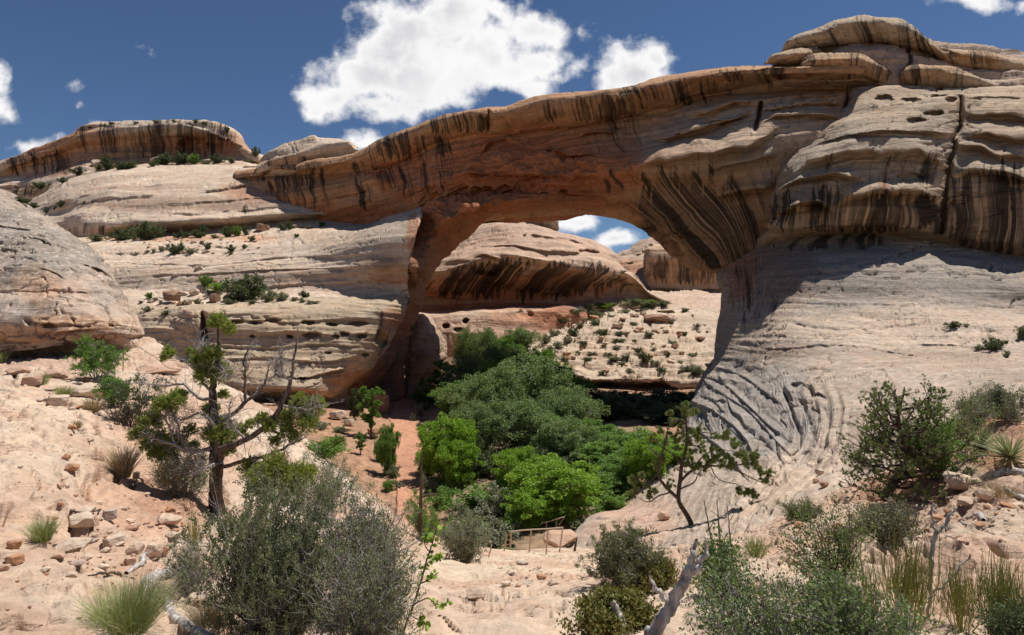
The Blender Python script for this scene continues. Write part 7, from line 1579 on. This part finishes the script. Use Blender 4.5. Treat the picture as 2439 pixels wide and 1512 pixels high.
for a in [(66, 918, 76, 40, 'pink', 'large rounded pink boulder at the left under the rock dome'), (28, 892, 70, 24, 'pink', 'low pink boulder behind the large rounded one, cut off by tufts'), (120, 900, 70, 26, 'pink', 'flattish pink boulder right of the grass between boulders'),
          (128, 965, 80, 40, 'pale', 'pale wide boulder below the round pink one'), (205, 945, 90, 34, 'pale', 'pale slab-like boulder behind the dry grass tuft on the slope'), (215, 975, 50, 20, 'orange', 'orange stone wedged under the dry tuft on the slope'),
          (355, 890, 130, 26, 'pink', 'long flat slab below the bent pipe handrail'), (167, 1022, 28, 16, 'orange', 'orange stone at the head of the dirt chute'), (210, 1052, 26, 14, 'pale', 'small pale stone right of the dirt chute'),
          (155, 1095, 24, 22, 'orange', 'upper stone of the little stacked pair on the chute'), (164, 1122, 42, 24, 'orange', 'triangular orange stone below the stacked pair'), (148, 1146, 24, 12, 'pink', 'small pink stone under the triangular one'), (138, 1160, 20, 14, 'pink', 'squarish pink stone lowest in the chute'), (158, 1162, 16, 12, 'pale', 'tiny pale stone beside the squarish pink one'),
          (200, 1222, 50, 18, 'pale', 'flat pale stone at the end of the dark stick'), (255, 1238, 56, 40, 'grey', 'upright grey slab standing among the flat stones'), (185, 1262, 80, 50, 'pale', 'knobbly pale boulder left of the upright grey slab'), (165, 1312, 100, 34, 'pale', 'wide flat boulder with a dark undercut, right of the green tuft'),
          (262, 1302, 80, 38, 'pale', 'long pale stone tilted downhill, centre of the stone group'), (312, 1262, 40, 20, 'pink', 'small pink stone above the long pale one'), (318, 1320, 50, 40, 'pale', 'blocky pale stone below the long tilted one'), (358, 1330, 52, 46, 'pale', 'pale stone right of the blocky one'),
          (388, 1322, 26, 32, 'orange', 'orange wedge stone standing on the dug dirt'), (305, 1345, 40, 26, 'pink', 'pinkish stone under the blocky pale one'), (398, 1248, 64, 24, 'pale', 'flat pale stone at the edge of the juniper shade'), (403, 1220, 32, 18, 'orange', 'small orange stone sitting on the flat pale one'),
          (30, 1306, 32, 26, 'orange', 'blocky orange stone at the left edge'), (25, 1345, 60, 34, 'orange', 'wide orange stone below the blocky one at the left edge'), (5, 1360, 30, 20, 'pink', 'pink stone cut by the left frame edge'),
          (322, 1140, 26, 30, 'pale', 'pale upright stone beside the tall dry tuft'), (400, 1180, 24, 12, 'orange', 'small orange stone in the juniper shade'), (345, 1180, 24, 8, 'pale', 'thin pale stone near the juniper shade'),
          (1138, 1425, 70, 32, 'pale', 'pale grey flat boulder on the smooth rock, lower middle'), (1205, 1395, 30, 12, 'pale', 'small pale stone behind the flat boulder in the middle'), (1235, 1398, 22, 10, 'pink', 'small pink stone on the smooth rock in the middle'),
          (1335, 1304, 120, 40, 'pink', 'wide pink rounded rock behind the pipe railings'),
          (1290, 1380, 26, 14, 'orange', 'orange stone near the grey-green shrub on the smooth rock'), (1412, 1372, 26, 18, 'grey', 'grey stone at the foot of the spreading shrub'),
          (2305, 1165, 90, 46, 'pale', 'tan boulder with a shaded hollow under the smaller yucca'), (2315, 1205, 70, 30, 'pale', 'pale block below the tan boulder'), (2360, 1190, 60, 30, 'pale', 'pale stone between the tan boulder and the broken branch'), (2352, 1212, 20, 14, 'orange', 'small orange stone on the bare rock at the right'),
          (2260, 1222, 24, 14, 'orange', 'orange stone near the crooked branch'), (2400, 1240, 20, 10, 'pale', 'small pale stone right of the crooked branch'), (2375, 1225, 14, 8, 'orange', 'tiny orange stone above the crooked branch'),
          (2210, 1140, 30, 20, 'orange', 'orange stone on the red soil behind the bushy pine'), (2090, 1190, 60, 40, 'brown', 'brown block under the bushy pine'), (1955, 1130, 34, 20, 'pale', 'pale stone at the rim left of the bushy pine'), (1965, 1160, 26, 18, 'brown', 'brown stone below the pale rim stone'), (1945, 1150, 20, 14, 'pink', 'small pink stone at the rim left of the bushy pine'),
          (2010, 1305, 40, 14, 'pink', 'flat pink stone in the pine shadow'), (1890, 1345, 44, 20, 'pink', 'pink stone in front of the small olive shrub'), (1580, 1240, 40, 26, 'pink', 'rough pink stone at the corner of the smooth slope'),
          (1255, 1378, 14, 10, 'pale', 'pale pebble in the middle of the smooth rock'), (2400, 1440, 40, 24, 'orange', 'orange stone behind the green broom in the corner'), (430, 1400, 40, 20, 'pale', 'pale stone among the dead wood at the lower left'), (470, 1440, 60, 30, 'pale', 'pale boulder edge among the dead wood by the blackbrush')]:
    stone(a[0], a[1], a[2], a[3], a[4], a[5])
for (u0, u1, v0, v1, n) in [(100, 440, 1185, 1390, 34), (10, 330, 885, 1010, 16), (2180, 2438, 1170, 1300, 14), (1880, 2120, 1250, 1340, 8), (1190, 1420, 1340, 1400, 8), (560, 700, 960, 1060, 5)]:
    for _ in range(n):
        w = rngp.uniform(16, 40); stone(rngp.uniform(u0, u1), rngp.uniform(v0, v1), w, w * rngp.uniform(.28, .5), rngp.choice(['pale', 'pale', 'pink', 'orange', 'grey']), 'flat broken slab of sandstone half buried in the near ground', False, 'stone', 'broken slabs half buried in the near ground', .5, name='flat_stone')
# pebbles: every one separate, small
i = 0; PB = []
for (u0, u1, v0, v1, n) in [(100, 420, 1180, 1380, 60), (20, 330, 1020, 1170, 24), (0, 340, 1380, 1500, 18), (1000, 1400, 1340, 1480, 18), (2200, 2438, 1180, 1300, 30), (1850, 2150, 1260, 1350, 14), (380, 500, 1230, 1360, 24)]:
    for _ in range(n):
        PB.append((rngp.uniform(u0, u1), rngp.uniform(v0, v1), rngp.choice([5, 6, 8, 10, 13])))
for u, v, w in PB:
    stone(u, v, w, w * .6, rngp.choice(['pale', 'pink', 'orange']), 'small loose pebble-sized stone scattered on the near ground', False, 'stone', 'small stones scattered over the near ground', .3, name='small_stone')
# boulders on the middle-distance ledges
BG = [(405, 722, 48, 42, 'brown', 'big rounded brown boulder on the rubble ledge'), (430, 704, 40, 14, 'pale', 'flat capstone slab above the rubble'), (470, 645, 26, 18, 'pale', 'pale boulder perched above the rubble ledge'), (418, 660, 30, 14, 'pale', 'flattened pale boulder left of the perched one'),
      (508, 722, 42, 34, 'brown', 'dark angular red-brown boulder beside the ledge shrubs'), (540, 716, 30, 22, 'brown', 'red-brown boulder right of the angular one'), (458, 705, 30, 24, 'pale', 'leaning pale boulder in the middle of the rubble'), (474, 692, 24, 20, 'pale', 'pale boulder behind the leaning one'), (445, 726, 24, 20, 'pale', 'pale round boulder below the leaning one'),
      (428, 728, 22, 16, 'orange', 'orange boulder right of the big rounded brown one'), (358, 722, 18, 14, 'pale', 'small pale boulder at the left end of the rubble'), (380, 724, 12, 12, 'pale', 'small pale boulder next to the brown one'), (492, 680, 20, 14, 'pale', 'pale block by the bright green ledge shrub'), (512, 674, 16, 12, 'orange', 'orange block by the bright green ledge shrub'),
      (622, 552, 50, 30, 'brown', 'dark red-brown block under the end of the long overhang'), (698, 544, 20, 12, 'pale', 'pale boulder right of the red-brown block'), (716, 542, 20, 10, 'pale', 'pale flat boulder, second right of the red-brown block'),
      (488, 603, 26, 12, 'pale', 'low pale boulder on the shrub-dotted slickrock'), (460, 580, 26, 10, 'pale', 'flat pale boulder under the bench'), (255, 572, 12, 12, 'pale', 'small pale boulder at the left end of the bench'),
      (225, 396, 38, 22, 'pale', 'pale boulder below the far left cliff, beside its shrubs'), (448, 388, 20, 22, 'pale', 'pointed pale boulder below the far left cliff'), (492, 388, 32, 14, 'pale', 'round pale boulder below the far left cliff'), (370, 388, 40, 20, 'pale', 'pale hump of rock behind the far left shrubs'),
      (1566, 768, 88, 26, 'brown', 'long flat red-brown block on the pale terrace'), (1590, 742, 60, 8, 'pale', 'low ledge block on the far terrace'), (1620, 800, 26, 16, 'orange', 'orange boulder on the far terrace slope'), (1490, 795, 36, 12, 'pale', 'flat pale block on the far terrace'),
      (1340, 765, 40, 26, 'orange', 'red rounded boulder at the foot of the far red wall'), (905, 984, 46, 60, 'orange', 'tall orange block with a shaded side beside the creek bed'), (890, 1040, 40, 30, 'orange', 'orange rock under the slender tree by the creek'), (800, 1000, 60, 30, 'pale', 'pale rock outcrop on the left creek bank'), (830, 1015, 40, 24, 'pale', 'pale rock right of the outcrop on the creek bank'),
      (1255, 1130, 30, 12, 'pink', 'pink rock glimpsed under the cottonwoods'), (2440, 780, 10, 8, 'pale', 'small pale rock at the right edge high on the slope')]
for a in BG: stone(a[0], a[1], a[2], a[3], a[4], a[5], True, sink=.2)
i = 0
for (u0, u1, v0, v1, n, ph) in [(260, 620, 572, 605, 40, 'small blocks of rubble strewn below the bench'), (340, 480, 715, 800, 44, 'small blocks of rubble on the slope left of the layered pedestal'), (1340, 1690, 745, 890, 80, 'small blocks strewn over the pale terrace')]:
    for _ in range(n):
        w = rngp.choice([6, 8, 10, 14, 22, 30] if u0 == 1340 else [6, 8, 10, 14]); stone(rngp.uniform(u0, u1), rngp.uniform(v0, v1), w, w * .5, rngp.choice(['pale', 'pale', 'pink', 'orange']), ph.replace('blocks', 'block').replace('strewn', 'lying'), True, 'rock', ph, .2, name='small_rock')

# ---- gravel and plant litter on the near ground
def litter():
    rng = np.random.RandomState(77); g = MBd(); t = MBd(); pts = []
    for (u0, u1, v0, v1, n) in [(0, 520, 880, 1512, 900), (950, 1450, 1320, 1512, 300), (1450, 2438, 1180, 1512, 900), (100, 450, 1180, 1400, 500), (350, 560, 1100, 1400, 400)]:
        for _ in range(n): pts.append(at(rng.uniform(u0, u1), rng.uniform(v0, v1)))
    oc = np.array([(1, 0, 0), (0, 1, 0), (-1, 0, 0), (0, -1, 0), (0, 0, .7), (0, 0, -.7)], float)
    of = np.array([(0, 1, 4, 4), (1, 2, 4, 4), (2, 3, 4, 4), (3, 0, 4, 4), (1, 0, 5, 5), (2, 1, 5, 5), (3, 2, 5, 5), (0, 3, 5, 5)])[:, :3]
    C = []
    for p, n in pts:
        if p.y > 32: continue
        k = p.y / F_; r = k * rng.uniform(.6, 2.4) * rng.uniform(.6, 1.3, 3); V = oc * r + rng.normal(size=(6, 3)) * k * .3
        g.add(V + np.array(p), of); C.append(np.tile(np.array((.52, .37, .27)) * rng.uniform(.6, 1.15), (6, 1)))
    V = np.concatenate(g.V); F = np.concatenate(g.F); C = np.concatenate(C)
    me = mesh_np('gravel', V, F, M_stone, False, {'Col': C, 'varn': V[:, 0] * 0, 'lich': V[:, 0] * 0}, V[:, :2]); tag(mobj('gravel', me), kind='stuff')
    q = []
    for (u0, u1, v0, v1, n) in [(300, 620, 1180, 1512, 420), (380, 560, 1380, 1512, 260), (1400, 2300, 1230, 1512, 900), (2100, 2438, 1130, 1330, 300), (560, 1000, 1200, 1512, 300)]:
        for _ in range(n):
            p, _n = at(rng.uniform(u0, u1), rng.uniform(v0, v1))
            if p.y < 32: q.append(p[:])
    q = np.array(q); k = q[:, 1] / F_; d = rng.normal(size=q.shape) * np.array([1, 1, .25])
    S, Rr = grow_twigs(rng, q + np.array([0, 0, .01]), d, k * rng.uniform(6, 26, len(q)), k * .28, 5, .25, 0)
    t.add(*tubes(S, Rr, 3)); tag(mobj('twig_litter', t.mesh('twig_litter', B_grey)), kind='stuff')
litter()
